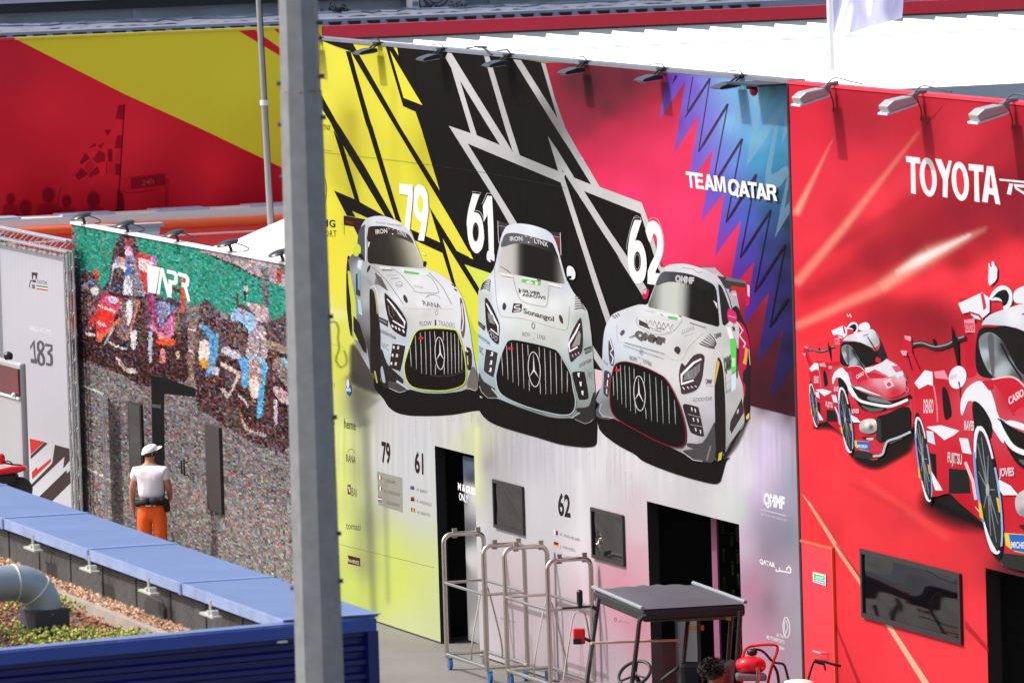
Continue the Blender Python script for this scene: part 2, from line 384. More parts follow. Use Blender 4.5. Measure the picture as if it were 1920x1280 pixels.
def mural():
    pr = Print(WALL, k=0.56)
    base = idw([(830,470,236,228,72),(850,540,232,226,70),(800,480,236,230,72),(780,440,238,232,72),(870,520,228,226,74),(600,100,240,236,80),(605,200,240,236,80),(640,130,240,236,80),(652,230,200,190,58),(656,300,200,192,60),(690,180,236,230,74),(700,110,228,220,70),
        (735,200,238,232,74),(760,330,232,226,70),(790,300,205,196,55),(700,330,226,220,68),(620,380,240,234,70),(640,340,205,198,58),(620,480,238,226,60),(620,540,240,228,60),
        (607,590,240,236,160),(640,600,216,226,80),(625,680,215,222,70),(608,740,224,232,120),(640,820,222,234,140),(640,900,222,234,130),(640,1000,222,234,130),(660,1100,210,228,110),(700,1120,200,215,110),
        (672,760,120,115,110),(672,880,170,175,110),(690,980,150,160,110),(684,1060,160,165,110),(700,860,205,210,195),(740,760,200,198,205),(760,800,208,206,214),(800,830,205,206,215),(730,1020,205,222,120),(790,1080,208,224,112),
        (760,1170,212,228,150),(820,1180,200,214,150),(740,900,200,206,190),(795,900,208,214,200),(888,800,214,224,160),(893,900,222,228,180),(880,850,205,215,180),(900,790,190,190,195),(860,790,208,208,216),(915,870,150,150,160),(925,900,180,180,188),(960,850,180,182,190),
        (1010,860,190,192,200),(1060,860,206,208,216),(1000,930,208,206,214),(905,1000,212,212,220),(930,1080,218,200,208),(960,1150,198,180,190),(905,1180,206,200,206),(1030,1000,202,202,210),(1050,940,206,206,212),(1085,1040,226,222,228),(1090,1000,220,220,226),(1120,880,222,222,228),(1150,900,206,206,212),
        (1190,940,208,196,204),(1200,1040,214,170,184),(1160,1110,214,150,170),(1100,1120,214,190,202),(1080,1180,198,180,192),(1130,1220,200,170,184),(1195,1160,200,140,160),(1200,1000,212,196,206),(1190,870,222,220,226),(1240,900,214,214,220),
        (1300,930,202,202,206),(1360,940,216,220,220),(1392,960,206,226,214),(1400,900,228,224,236),(1380,850,224,222,234),(1430,800,214,208,220),(1400,800,206,196,206),(1440,850,220,206,240),(1470,820,196,186,214),(1490,790,160,150,160),(1420,940,214,190,226),(1400,1000,204,180,208),
        (1460,960,170,160,190),(1480,1000,140,146,160),(1440,1040,160,140,160),(1410,1100,184,130,158),(1440,1130,150,120,140),(1480,1100,170,160,180),(1500,1180,166,176,184),(1470,1200,186,150,176),(1420,1200,196,140,166),(1500,1260,190,170,186),(1410,1270,200,160,186),(1495,900,150,158,174),(1430,760,70,44,58),(1480,780,60,40,50),
        (1290,900,205,205,210),(880,1150,190,190,196),(1000,1250,190,180,188),(1150,1270,196,180,190)], 4.5, 30, .55)
    step = 0.065
    sl = list(np.linspace(S_L, D1[0], int((D1[0]-S_L)/step)+1))+list(np.linspace(D1[0], D1[1], 12))[1:]+list(np.linspace(D1[1], D2[0], int((D2[0]-D1[1])/step)))[1:]+list(np.linspace(D2[0], D2[1], 26))[1:]+list(np.linspace(D2[1], S_R, int((S_R-D2[1])/step)))[1:]
    zs = sorted([D1[3], D2[3]]); zl = list(np.linspace(0.02, zs[0], 80))+list(np.linspace(zs[0], zs[1], 8))[1:]+list(np.linspace(zs[1], Z_T, 130))[1:]
    def basefn(q):                                             # vertical streaks in the printed reflections
        c = base(q); x = q[:, 0]; y = q[:, 1]
        c = blend(c, q, [(755, 870, 62, 120, 0, (202, 205, 211), .9), (800, 900, 40, 110, 0, (204, 208, 212), .8), (745, 1090, 34, 95, 0, (214, 228, 112), .75), (800, 1100, 24, 100, 0, (205, 216, 150), .6), (760, 1180, 60, 40, 0, (206, 216, 170), .6),
            (684, 780, 702, 1170, 9, 7, (108, 112, 92), .62, .5), (722, 900, 728, 1130, 6, 5, (128, 138, 100), .5, .4), (662, 730, 680, 800, 10, 16, (92, 90, 84), .5, .6), (655, 700, 700, 760, 14, 20, (70, 66, 66), .6, .5), (895, 800, 896, 950, 8, 7, (220, 230, 160), .7, .2),
            (1000, 1120, 90, 80, 0, (198, 184, 192), .6), (1150, 1090, 60, 70, 0, (212, 150, 168), .6), (1085, 880, 1098, 1130, 8, 12, (232, 230, 236), .6, .4), (925, 1040, 18, 120, 0, (176, 178, 182), .5), (1440, 800, 1400, 1000, 14, 10, (214, 200, 240), .5, .2), (1440, 990, 40, 60, -25, (120, 118, 134), .5), (610, 590, 60, 12, 0, (240, 238, 172), .6),
            (658, 210, 662, 420, 12, 14, (176, 170, 52), .5, .5), (738, 160, 742, 400, 7, 12, (206, 198, 58), .5, .3), (792, 250, 798, 380, 8, 8, (196, 188, 50), .5, .2)])  # darker bands on the yellow: shade of banner wrinkles put into the colour
        m = np.clip((y-760)/60, 0, 1)*np.clip((960-y)/130, 0, 1)
        s = 1+0.07*m*np.sin(x*0.55+2*np.sin(x*0.13))+0.10*m*(np.sin(x*0.31+1)**12)
        return np.clip(c*s[:, None], 0, 1)
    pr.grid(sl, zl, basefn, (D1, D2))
    rng2 = random.Random(4)
    for i in range(34):                                        # thin bright drips in the floor reflection
        x = rng2.uniform(760, 1205); y = 800+max(0, (x-900))*.33+rng2.uniform(0, 40)
        if 812 < x < 898 and y > 800: y = 790
        pr.fill([(x-.8, y-40), (x+.8, y-40), (x+1.2, y+rng2.uniform(10, 50)) if not 805 < x < 900 else (x+1, y), (x-.5, y)], (236, 238, 244), .35)
    # black field with its zigzag edge
    blk = "A 500 140 820 700 1150 1280 B 1670 910 A 1420 1280 1345 1065 1180 990 940 172 D 0 118 720 192 1100 240 1545 302 1690 830 1850 1280 F 400 0 640 400 780 640 1500 910 1620 1240 G 1640 170 1880 920 e1 860 110 1000 300 1400 700 e2 1000 1000 600 1000 60 700 px 1100 700 960 780 898 740 c2 1836 1100 d2 128 960 128 0 c1 1840 1190 1350 405 1535 1060 1470 985 1350 600 980 430 920 280 1320 460 C 265 610 c1 1540 570 1760 680 B 1810 1280 1040 0 A 480 260 300 200 100 120 52 88"
    def blkf(q): return np.tile(lin((21, 18, 19)), (len(q), 1))*(1+0.45*np.clip((260-q[:, 1:2])/180, 0, 1))
    pr.fill(blk, blkf, maxlen=40)
    pr.fill("A 45 88 100 120 420 255 480 262 560 560 770 1280 B 755 0 1140 1280 c1 740 0 805 195 720 150 B 1080 1280 685 0 A 700 1280 415 255 110 125 45 100", BLACK)
    pr.fill("A 50 765 340 1280 B 305 0 680 600 1060 1280 c1 740 190 590 110 B 945 1250 370 285 270 120 215 0 A 65 970", BLACK)
    pr.fill("B 250 100 375 285 605 1060 535 1022", BLACK)
    pr.fill("B 260 905 535 1020 605 1060 950 1250 c1 640 120 480 112 350 130 145 35 190 120 75 100", BLACK)
    pr.fill("c1 35 100 320 150 380 200 250 300 225 365 165 245 35 225", (44, 30, 30)); pr.fill("c1 60 165 160 185 165 215 60 200", (120, 30, 30))
    pr.fill("c1 0 180 38 190 45 360 30 330", (200, 220, 60))
    YE = (240, 234, 74)
    for s_ in ("A 1045 195 1100 205 1120 320", "A 1005 250 1440 978 1190 880"): pr.fill(s_, YE)
    pr.fill("c1 1645 750 d1 290 800 170 970 130 1120 c1 1840 1070", lambda q: np.stack([lin((214, 232, 90))]*len(q)), maxlen=30)
    pr.fill("d1 0 495 55 612 0 590", YE)
    pr.fill("c2 1640 60 1845 100 1845 960 1760 700 1700 330", (196, 214, 70)); pr.fill("c1 1645 1240 1640 1200 1560 1060 1700 1000 1836 1180 1845 1280 c2 1845 500 1780 420", (226, 228, 74))
    pr.fill("c2 1780 1070 1845 1085 1870 1200 1830 1180", (190, 210, 70))
    # silver lightning
    sf = idw([(840,120,216,216,220),(870,180,214,214,218),(900,240,210,212,214),(950,270,196,198,200),(1000,160,206,206,208),(1020,190,150,150,150),(1032,215,120,120,120),(1040,240,120,120,120),(1030,270,130,132,132),(1010,312,160,164,164),(1045,300,150,154,154),
        (1060,290,160,164,164),(1070,320,190,194,194),(1110,350,206,208,208),(1200,385,214,216,216),(930,330,200,204,206),(960,390,206,208,210),(1080,420,208,210,210),(1110,500,200,202,204),(1140,600,196,192,196),(1180,470,206,206,208),(1000,130,190,190,190),(1012,150,170,170,170),(1025,120,180,180,180)], 3, 6)
    for s_ in ("D 80 150 135 160 480 720 830 1280 E 1060 530 860 415 D 700 1280 262 570 130 380 40 225",
        "D 130 380 262 570 480 1280 E 515 270 425 240 D 400 1280", "D 620 190 700 200 1030 1280 E 1160 570 1060 530 D 940 1280",
        "E 95 128 425 240 515 270 860 415 1060 530 1160 570 1740 808 1860 830 1780 980 380 395 240 350",
        "E 95 128 380 395 930 1280 d1 650 150 540 150 E 820 1280", "E 1580 280 F 45 0 345 490 635 605 510 715 125 335 114 571 67 372",
        "D 1060 250 1180 265 1730 1140 1480 300 1545 315 1690 830 1850 1280 F 400 0 640 400 780 640 635 605 262 0 D 1700 1280 1110 330",
        "F 110 575 67 372 125 335 430 1280 G 790 1280 e1 215 700 175 790 G 690 1280 280 0",
        "F 125 335 345 490 635 605 780 640 1500 910 1465 1095 510 715 870 1280 G 1250 740 1280 1010 615 0 F 740 1280",
        "F 1465 1095 1500 910 1620 1240 G 1640 170 1880 920 1830 1020 1780 940 1480 0", "G 1250 740 e1 640 370 600 470 G 1280 1010", "G 1450 1180 1590 1280 e1 640 370 600 470 300 0",
        "d2 1640 610 1780 830 1770 950 1660 790"):
        pr.fill(s_, sf, maxlen=22)
    pr.fill("d2 1655 930 1775 960 1790 1150 1700 1250 d3 1690 480 1660 250", (226, 200, 206))
    # magenta field
    mg = idw([(1030,130,160,35,60),(1045,190,140,38,58),(1075,150,92,40,50),(1110,160,84,38,48),(1140,200,104,40,54),(1180,150,96,38,50),(1210,150,120,40,56),(1090,230,140,42,62),(1050,240,150,36,58),(1150,250,196,46,80),(1240,170,150,42,62),(1250,210,206,48,84),
        (1190,290,228,52,94),(1100,290,208,46,86),(1130,340,236,54,100),(1250,290,240,58,106),(1180,360,246,60,112),(1280,400,248,62,114),(1230,470,248,60,112),(1330,470,240,54,100),(1340,540,214,42,84),(1360,600,180,34,66),(1390,640,140,30,50),(1410,600,120,30,48),
        (1420,680,80,26,40),(1430,720,62,24,36),(1470,740,54,22,32),(1450,650,70,26,40),(1400,720,70,24,38),(1330,420,246,60,110),(1300,250,246,60,104),(1395,530,190,34,70)], 4, 26)
    pr.fill("D 1545 300 px 1100 120.5 1200 130 H 300 54 px 1400 147 1482 156 1486 300 1492 560 1498 782 J 290 1150 px 1404 740 1400 640 1380 540 1340 500 1240 500 G 1880 920 1640 170 F 1620 1240 1500 910 780 640 640 400 400 0 D 1850 1280 1690 830", mg, maxlen=9)
    bl = idw([(1250,150,94,44,160),(1275,160,116,78,196),(1300,170,122,96,212),(1330,160,128,140,228),(1360,160,130,180,238),(1400,170,120,196,240),(1440,180,130,200,240),(1475,200,96,170,220),(1270,230,120,66,180),(1300,230,124,90,206),(1330,230,130,120,226),(1370,230,130,190,242),(1420,260,110,190,232),(1470,260,70,150,190),
        (1275,290,134,70,186),(1300,300,130,90,210),(1340,300,124,120,228),(1380,300,108,150,232),(1420,300,70,160,206),(1460,300,60,140,176),(1480,330,50,100,130),(1340,350,112,84,200),(1380,360,90,110,212),(1430,350,60,130,180),(1470,370,46,90,116),(1330,400,150,76,196),(1370,420,100,84,200),(1400,410,74,100,206),(1440,400,50,90,140),(1480,420,36,56,80),
        (1360,450,136,62,180),(1400,470,76,66,180),(1440,460,46,60,120),(1480,470,34,40,66),(1390,520,96,44,160),(1430,520,56,44,134),(1470,520,36,38,86),(1400,580,80,42,156),(1440,590,48,38,110),(1480,570,34,34,70),(1440,650,44,32,96),(1480,650,34,28,60),(1450,710,36,28,84),(1490,720,32,24,44),(1420,660,50,36,120)], 3, 7)
    pr.fill("H 270 52 265 150 185 622 505 150 365 1035 675 565 px 1290.5 351 H 850 990 I 700 700 985 345 872 1132 1195 680 px 1367.7 548.6 J 322 0 235 512 440 250 345 812 553 545 455 1085 670 800 px 1491 520 1485.5 300 1482 155.5 1400 146.5 1330 139", bl, maxlen=8)
    CY = (170, 222, 250)
    for s_, a in (("H 940 125 1010 130 905 335", .35), ("H 1420 165 1500 180 1385 850 1700 410 1790 420 1380 1050 1255 1220 1340 750", .34), ("H 1150 400 1160 480 1400 170 1450 170 1180 620 1085 775", .34),
        ("H 1540 200 1600 200 1650 280 1520 480 1560 250", .3), ("H 1620 700 1680 600 1570 1280 I 1590 120 1760 0 1820 60 1700 240 1440 460 1500 190 H 1500 1290", .3), ("I 1790 50 1820 50 1740 540 1815 430 1820 560 1620 900 1690 540", .26), ("H 1750 560 1790 500 1795 760 1700 940", .28)):
        pr.fill(s_, CY, a)
    # dark zigzag lines
    zz = [((500, 600), (815, 112)), ((670, 1030), (1035, 430)), ((842, 1460), (1215, 860)), ((1015, 1901), (1390, 1301)), ((1190, 2341), (1570, 1746)), ((1372, 2764), (1750, 2176)), ((1559, 3200), (1790, 2840))]
    hz = lambda p: (1210+p[0]/6.62, 130+p[1]/6.62)
    dkz = idw([(1300,200,80,50,84),(1350,300,84,52,92),(1380,420,50,34,60),(1440,500,30,24,34),(1480,600,26,22,26)], 3)
    pr.line([hz((597, 95)), hz((530, 520))], 2.0, (70, 44, 90), .85); pr.line([hz((395, 78)), hz((340, 190))], [5, .5], (44, 34, 50), .8)
    for i, (a, b) in enumerate(zz):
        a_, b_ = hz(a), hz(b); pr.line([a_, ((a_[0]*.8+b_[0]*.2), (a_[1]*.8+b_[1]*.2)), b_], [1, 5, 4.2], dkz, .85)
        if i+1 < len(zz): pr.line([b_, hz(zz[i+1][0])], 2.1, dkz, .85)
    # welded seams of the banner, dotted
    sA, sB = WALL.sz(1040, 300)[0], S_R
    for i in range(24):
        z = Z_T-0.16-i*0.165
        if z < 2.75: break
        a = 0.13
        yy = WALL.px_np(np.array([[sA+1.5, z]]))[0, 1]
        if yy > 690: break
        s0 = WALL.sz(float(np.interp(yy, [119, 225, 300, 352, 380, 470, 520, 760], [1030, 1064, 1088, 1140, 1212, 1240, 1400, 1440])), yy)[0]
        V = np.array([(s0, z), (sB, z), (sB, z+.008), (s0, z+.008)])
        pr._put(V, [(0, 1, 2), (0, 2, 3)], np.concatenate([np.tile(lin((255, 230, 236))*.9, (4, 1)), np.full((4, 1), a)], 1), pr.off+0.006)
        s = s0
        while s < sB-.3:
            V = np.array([(s, z-.003), (s+.12, z-.003), (s+.12, z+.012), (s, z+.012)])
            pr._put(V, [(0, 1, 2), (0, 2, 3)], np.concatenate([np.tile(lin((255, 220, 230))*.9, (4, 1)), np.full((4, 1), .34)], 1), pr.off+0.0062); s += .31
    # panel joint lines
    pr.line("px 600 285 760 303 900 322 1062 352", 1.0, (70, 64, 60), .5); pr.line("px 604 1012 760 1050 815 1064", 1.0, (150, 160, 90), .6); pr.line("px 604 640 648 652", .8, (180, 190, 110), .5)
    # TEAM QATAR
    W_ = (250, 250, 252)
    block(pr, "TEAM", (1290, 351), (1364, 361.5), (-3, -30), W_); block(pr, "QATAR", (1369.5, 365), (1463, 377), (-2, -30), W_)
    # big race numbers
    pr.fill("B 1140 810 1315 830 1320 980 c1 920 320 855 240 px 761 412 B 1252 970 1140 950", W_)
    pr.fill(sm("B 1395 822 1470 860 1515 960 1525 1090 c1 1172 40 1145 240", 5, False)+P("c1 1110 440 1030 430 1080 195")+sm("c1 1060 185 1000 110 972 10 B 1330 1050 1332 930 1355 850 1395 822", 5, False), W_)
    pr.fill(ell(789.4, 382, 5.2, 16.5), YE); pr.line(ell(789.4, 382, 4.2, 14.5), .7, (250, 246, 150), 1, True)
    six = P("C 1140 350 1275 365 1160 740")+sm("C 1165 735 1215 730 1290 790 1345 950 1370 1200 c1 1905 430 1880 540 1810 605 1740 540 1695 400 1680 230 C 1022 1000 1028 850 1062 640 1140 350", 4, False)
    pr.line([(x+(-1.2 if x < 893 else 2.2), y-3.5) for x, y in six[:16]], .8, (235, 220, 215), .9); pr.fill(six, W_)
    pr.fill(ell(892.7, 435, 6, 18, 24), BLACK); pr.line(ell(892.7, 436, 5, 15), .6, (150, 110, 100), 1, True)
    pr.line("C 1330 560 1425 345 1530 350", .9, (230, 220, 220)); pr.fill("C 1440 395 1530 405 1560 1000 d1 335 600 270 560 C 1460 1280 1440 770 1370 910 1345 600", W_)
    six2 = P("G 1385 110 1505 120 1390 480")+sm("G 1392 478 1430 460 1500 500 1560 640 1590 850 1570 1060 1520 1170 1440 1205 1370 1160 1300 1010 1268 800 1270 600 1310 330 1385 110", 4, False)
    pr.line([(x-1.5, y-3.6) for x, y in six2[:3]], .9, (230, 220, 220)); pr.line(sm("G 1245 620 1262 460 1370 68 1490 78", 4, False), .8, (200, 196, 205)); pr.fill(six2, W_)
    pr.fill(ell(1196.6, 490, 6.6, 18.6), BLACK); pr.line(ell(1196.4, 490.5, 5, 14.5), .7, (200, 190, 195), 1, True)
    pr.fill(sm("G 1570 300 1600 200 1640 150 1690 125 1770 160 1840 280 1875 480 1868 650 1840 780 1750 980", 4, False)+P("G 1740 1025 1850 1030 1730 1225 1605 1205 1610 990")+sm("G 1610 990 1660 860 1740 700 1768 560 1765 420 1720 345 1692 400 1660 500 1620 460 1570 300", 4, False), W_)
    pr.line(sm("G 1630 120 1690 78 1780 110 1860 300 1888 480 1880 680", 4, False), .9, (255, 190, 210))
    cars(pr); lettering(pr)
    pr.build('wall', SHADED, garage)

BLK = {'T': [[(0, 1), (1, 1), (1, .78), (0, .78)], [(.36, .79), (.64, .79), (.64, 0), (.36, 0)]], 'E': [[(0, 0), (.3, 0), (.3, 1), (0, 1)], [(.29, 1), (.95, 1), (.95, .79), (.29, .79)], [(.29, .61), (.9, .61), (.9, .41), (.29, .41)], [(.29, .21), (.97, .21), (.97, 0), (.29, 0)]],
    'A': [[(0, 0), (.3, 0), (.62, 1), (.36, 1)], [(.38, 1), (.66, 1), (1.04, 0), (.74, 0)], [(.24, .38), (.78, .38), (.84, .19), (.18, .19)]], 'M': [[(0, 0), (.22, 0), (.22, 1), (0, 1)], [(.78, 0), (1, 0), (1, 1), (.78, 1)], [(.12, 1), (.32, 1), (.58, .02), (.42, .02)], [(.68, 1), (.88, 1), (.58, .02), (.42, .02)]],
    'R': [[(0, 0), (.28, 0), (.28, 1), (0, 1)], [(.27, 1), (.7, 1), (.92, .92), (.97, .73), (.9, .53), (.7, .42), (.27, .42), (.27, .6), (.6, .6), (.68, .7), (.6, .81), (.27, .81)], [(.45, .43), (.76, .45), (.9, .3), (1, 0), (.68, 0), (.6, .3)]]}
def block(pr, word, p0, p1, up, col, gap=.02):
    wd = {'T': .82, 'E': .82, 'A': .98, 'M': 1.08, 'Q': 1.0, 'R': .92}; tot = sum(wd[c] for c in word)+gap*(len(word)-1)-.13*(word.count('AT')+word.count('TA')); x = 0; p0, p1, up = map(np.array, (p0, p1, up))
    for k_, c in enumerate(word):
        f = lambda u, v: tuple(p0+(p1-p0)*((x+u*wd[c])/tot)+up*v)
        if c == 'Q':
            o = [(.5+.5*math.copysign(abs(math.cos(t))**.8, math.cos(t)), .5+.52*math.copysign(abs(math.sin(t))**.8, math.sin(t))) for t in np.linspace(0, 2*math.pi, 29)]; n = [(.5+.24*math.cos(t), .5+.31*math.sin(t)) for t in np.linspace(0, 2*math.pi, 29)]
            for i in range(28): pr.fill([f(*o[i]), f(*o[i+1]), f(*n[i+1]), f(*n[i])], col)
            pr.fill([f(.5, .2), f(.7, .34), f(1.04, .0), f(.88, -.12)], col)
        else:
            for q in BLK[c]: pr.fill([f(*v) for v in q], col)
        x += wd[c]+gap+{'AT': -.13, 'TA': -.13}.get(word[k_:k_+2], 0)
def grille(pr, outline, bars, rim, rimw, barcol=(188, 186, 182)):
    g = sm(outline, 5); pr.fill(g, (18, 15, 15)); pr.line(g, rimw, rim, 1, True)
    for b in bars:
        q = P(b); pr.line([q[0], ((q[0][0]+q[1][0])/2+.25, (q[0][1]+q[1][1])/2), q[1]], [.9, 1.5, .7], barcol)
def star(pr, cx, cy, rx, ry, lean, arms):
    pr.line(ell(cx, cy, rx, ry, 30, lean), 1.5, (214, 214, 212), 1, True)
    c = arms[0]
    for p in arms[1:]:
        d = (p[0]-c[0], p[1]-c[1]); L = math.hypot(*d); n = (-d[1]/L, d[0]/L)
        pr.fill([(c[0]+n[0]*1.5, c[1]+n[1]*1.5), p, (c[0]-n[0]*1.5, c[1]-n[1]*1.5)], (226, 226, 226))

def cars(pr):
    DKB = (21, 17, 17); WH = (238, 242, 248)
    # ======== floor shadow below all three
    pr.soft(sm("c3 130 60 250 120 420 420 540 640 480 690 300 620 180 560 130 500", 3), (70, 64, 66), .8, 9)
    pr.fill(sm("c3 440 600 560 760 640 880 760 955 950 990 1250 992 1500 975 1750 930 1850 925 1900 960 d3 200 640 130 400 c3 1850 500 1700 640 900 620 500 450", 4), DKB)
    pr.fill(sm("d3 110 560 150 650 220 740 350 820 600 905 900 990 1200 1080 1450 1118 1600 1120 1690 1090 1706 980 1700 760 1600 700 900 560 200 460", 4), DKB)
    pr.fill(sm("d3 1680 700 1740 860 e2 60 760 130 880 300 1010 500 1120 px 1211 866 1268 888 1330 905 1349 904 1355 890 e2 1560 1200 1600 1160 1400 1150 600 900 60 620", 4), DKB)
    pr.soft(sm("e2 1500 1100 1560 1170 1700 1000 1790 800 1820 700 1700 760 1560 1000", 3), (70, 64, 70), .7, 5)
    # ======== car 1
    pr.fill(sm("c1 110 640 80 730 70 900 78 1200 c2 85 150 100 330 150 470 260 640 400 930 460 1060 540 1110 700 1000 500 0 300 -300", 4), DKB)
    s1 = idw([(672,450,80,84,92),(668,480,90,94,100),(655,490,120,112,116),(680,500,180,186,190),(700,520,176,180,184),(690,530,140,140,144),(672,560,150,150,152),(680,600,120,120,122),(690,640,90,90,92),(700,580,186,190,196),(712,600,206,214,224),(705,420,224,230,240),(740,415,226,230,238),(760,430,214,216,224),(690,425,200,206,214),
        (688,470,180,190,200),(720,520,206,208,208),(760,520,224,228,232),(780,530,236,238,240),(800,530,228,232,236),(830,550,230,234,242),(860,560,226,232,242),(720,560,214,220,226),(750,560,232,238,246),(790,570,236,240,246),(830,600,222,224,226),(800,590,206,208,206),(760,600,196,198,198),(740,590,214,220,226),
        (780,580,216,218,216),(760,640,186,196,210),(745,660,196,208,220),(720,650,196,208,218),(725,690,176,190,198),(740,720,160,172,180),(760,650,206,218,232),(870,600,226,232,240),(880,640,206,214,222),(882,700,188,196,202),(890,730,150,154,158),(760,735,176,184,190),(820,737,150,160,166),(870,730,166,170,172),(715,720,140,150,156)], 3, 5)
    body = "c1 350 140 420 115 480 106 600 112 740 168 850 235 930 325 1000 470 1060 620 1110 765 1160 810 1300 868 1450 965 1560 1080 1640 1240 c2 1680 200 1730 450 1762 680 1800 900 1832 1100 1820 1200 1790 1228 1690 1195 1600 1230 1330 1262 1100 1250 900 1205 790 1252 650 1190 535 1100 c2 520 900 400 945 330 850 250 700 160 500 120 300 110 0 c1 95 1000 85 850 100 700 170 600 225 560 230 480 245 340 290 210"
    pr.fill(sm(body, 3), s1, maxlen=6)
    pr.fill("c1 110 1000 130 1280 c2 150 60 250 480 350 620 390 930 px 699 700 c2 520 900 520 300 470 -120 c1 440 1080 300 900", idw([(665,560,150,148,150),(670,620,96,96,98),(690,650,70,70,72),(695,600,130,132,136),(690,560,176,180,184)], 3, 5), maxlen=8)
    pr.fill(sm("c1 90 700 75 900 80 1270 c2 90 200 120 420 150 480 c1 150 1280 130 1000 120 800", 3), (40, 34, 34))
    pr.fill("c1 95 830 130 850 200 1230 c2 230 560 180 540 145 200 c1 140 1280 105 1000", (204, 216, 80)); pr.fill("c2 170 220 250 320 345 640 345 730 300 690 175 430", (40, 34, 34))
    pr.fill("c1 205 880 262 860 265 1180 205 1150", (50, 70, 66)); pr.fill("c1 225 820 265 850 262 1100 235 1080", (120, 176, 190)); pr.fill("c1 235 690 295 705 265 820 222 790", (216, 232, 244)); pr.fill("c2 230 0 270 20 295 225 245 195", (170, 214, 236))
    pr.fill(sm("c1 395 1080 440 1110 470 1240 c2 500 200 530 420 535 700 530 1080 440 980 400 940 395 400 c1 385 1200", 3), (36, 30, 28)); pr.line("c1 455 1130 475 1240 c2 490 200", 1.6, (196, 180, 70)); pr.line("c2 455 960 490 1120", 3, (180, 170, 60))
    pr.line(sm("c1 400 1060 450 1040 490 1130 c2 500 0", 3, False), 2.0, (220, 226, 232))
    pr.fill(sm("c1 250 290 310 230 330 260 328 690 270 640 225 480", 3), (84, 88, 94)); pr.line("c1 333 260 335 700", 2.2, (220, 226, 232))
    pr.fill(sm("c1 172 570 200 490 240 482 268 520 268 590 230 640 180 630", 3), (200, 226, 70)); pr.fill("c1 240 605 290 620 320 690 290 690 240 650", (30, 24, 24))
    ws = ramp([(690,44,34,32),(735,52,48,42),(752,96,94,82),(768,160,160,142),(785,196,198,184),(800,200,202,190)], -.28, 470)
    pr.fill(sm("c1 385 250 470 238 600 245 760 290 900 350 950 420 1010 540 1090 740 1110 805 900 790 640 770 470 745 365 715 362 500 370 300", 3), ws, maxlen=6)
    pr.fill(sm("c1 380 255 470 240 600 245 760 290 905 352 975 470 850 420 680 380 540 378 365 450 366 300", 3), idw([(700,440,50,36,36),(760,440,70,60,58),(780,450,90,84,80)], 3))
    pr.text("IRON", (706, 438.5), (728, 436.5), (-.8, -8.5), (226, 224, 222), .02); pr.text("LYNX", (747.5, 438), (765, 445.5), (-1.5, -8.5), (216, 214, 212), .02)
    pr.fill("c1 630 255 665 285 645 275", W); pr.fill("c1 720 262 705 290 690 290", W); pr.fill("c1 685 340 705 340 695 360", W); pr.fill("c1 370 455 395 450 370 535", (236, 236, 240))
    pr.text("FLOW TRADERS", (706, 418), (755, 425), (0, -3), (120, 124, 130))
    pr.fill(sm("c1 1100 730 1125 705 1142 725 1110 790", 3), (30, 24, 24)); pr.line("c1 1085 600 1130 625", 2, (250, 250, 200))
    pr.fill("c1 780 800 1150 850 1160 880 1040 905 830 850", (232, 240, 238)); pr.fill("c1 845 830 1050 862 1045 890 850 865", (110, 200, 100)); pr.fill("c1 505 780 670 790 680 818 545 812", (236, 234, 232)); pr.line("c1 548 812 680 822", .8, (110, 70, 70))
    pr.text("BOSS", "c1 558 835", "c1 690 838", (0, -2.2), (90, 86, 86)); pr.line("c1 612 897 760 895", .7, (130, 128, 130)); pr.text("ADESS", "c1 665 948", "c1 785 945", (0, -3), (120, 120, 124))
    pr.line(ell(750, 533, 6.3, 5), .9, (140, 140, 144), 1, True); pr.text("eva", (746, 535), (755, 536), (0, -3), (120, 120, 124)); pr.text("RANA", "c1 985 1050", "c1 1100 1072", (0, -4), (150, 150, 154))
    pr.line(sm("c1 680 800 820 900 960 1060 1020 1120 1280 1130 1300 1080 1220 940 1150 890", 4, False), 1.2, (170, 170, 168), .8); pr.line(sm("c1 420 780 600 950 740 1140 840 1280", 4, False), 1.4, (160, 160, 160), .8)
    pr.fill(sm("c1 360 860 352 820 375 770 398 765 395 800", 3), (60, 44, 44)); pr.fill(sm("c1 840 1160 870 1165 898 1240 875 1260 845 1220", 3), (70, 50, 50))
    for i in range(7):
        t = i/6; pr.line(sm([(c1(480, 870)[0]-t*4+i*.2, 512+i*3.1), (706+i*1.2, 513+i*3.3), (718+i*1.8, 522+i*3.6+0)], 4, False), 1.3, (60, 46, 46))
    pr.line("c1 1480 1010 1530 1050", 2.4, (70, 50, 50)); pr.line("c1 1515 1075 1555 1105", 2.4, (60, 44, 44)); pr.line(sm("c1 1180 860 1350 1040 1440 1200 1480 1280", 4, False), 1.6, (180, 178, 176), .8)
    pr.text("RANA", (796, 572), (829, 578), (-3, -10), (120, 116, 116)); pr.line(sm([(800, 558), (808, 552), (822, 554), (827, 560)], 4, False), .8, (150, 150, 150))
    pr.line(ell(820, 586, 2.6, 5, 18), .9, (120, 124, 130), 1, True); pr.line("c2 830 110 900 128 1500 130", .9, (240, 240, 240), .7)
    # headlights
    pr.fill(sm("c2 590 -70 620 -60 760 90 860 240 888 330 880 440 862 505 780 470 690 400 640 270 600 80", 3), (46, 34, 36))
    pr.line("c2 625 0 700 90 860 310 855 385 700 290", [2, 3.2, 3.6, 3.4, 2.2], (244, 244, 248)); pr.line("c2 640 90 660 210 700 260", 1, (150, 146, 146)); pr.line("c2 690 120 720 230", .8, (120, 116, 118)); pr.line("c2 730 130 800 280", .8, (100, 96, 98))
    for x_ in (700, 745, 790, 845): pr.line([c2(x_-12, 345+(x_-700)*.45), c2(x_+8, 380+(x_-700)*.5)], 2.6, (236, 232, 232))
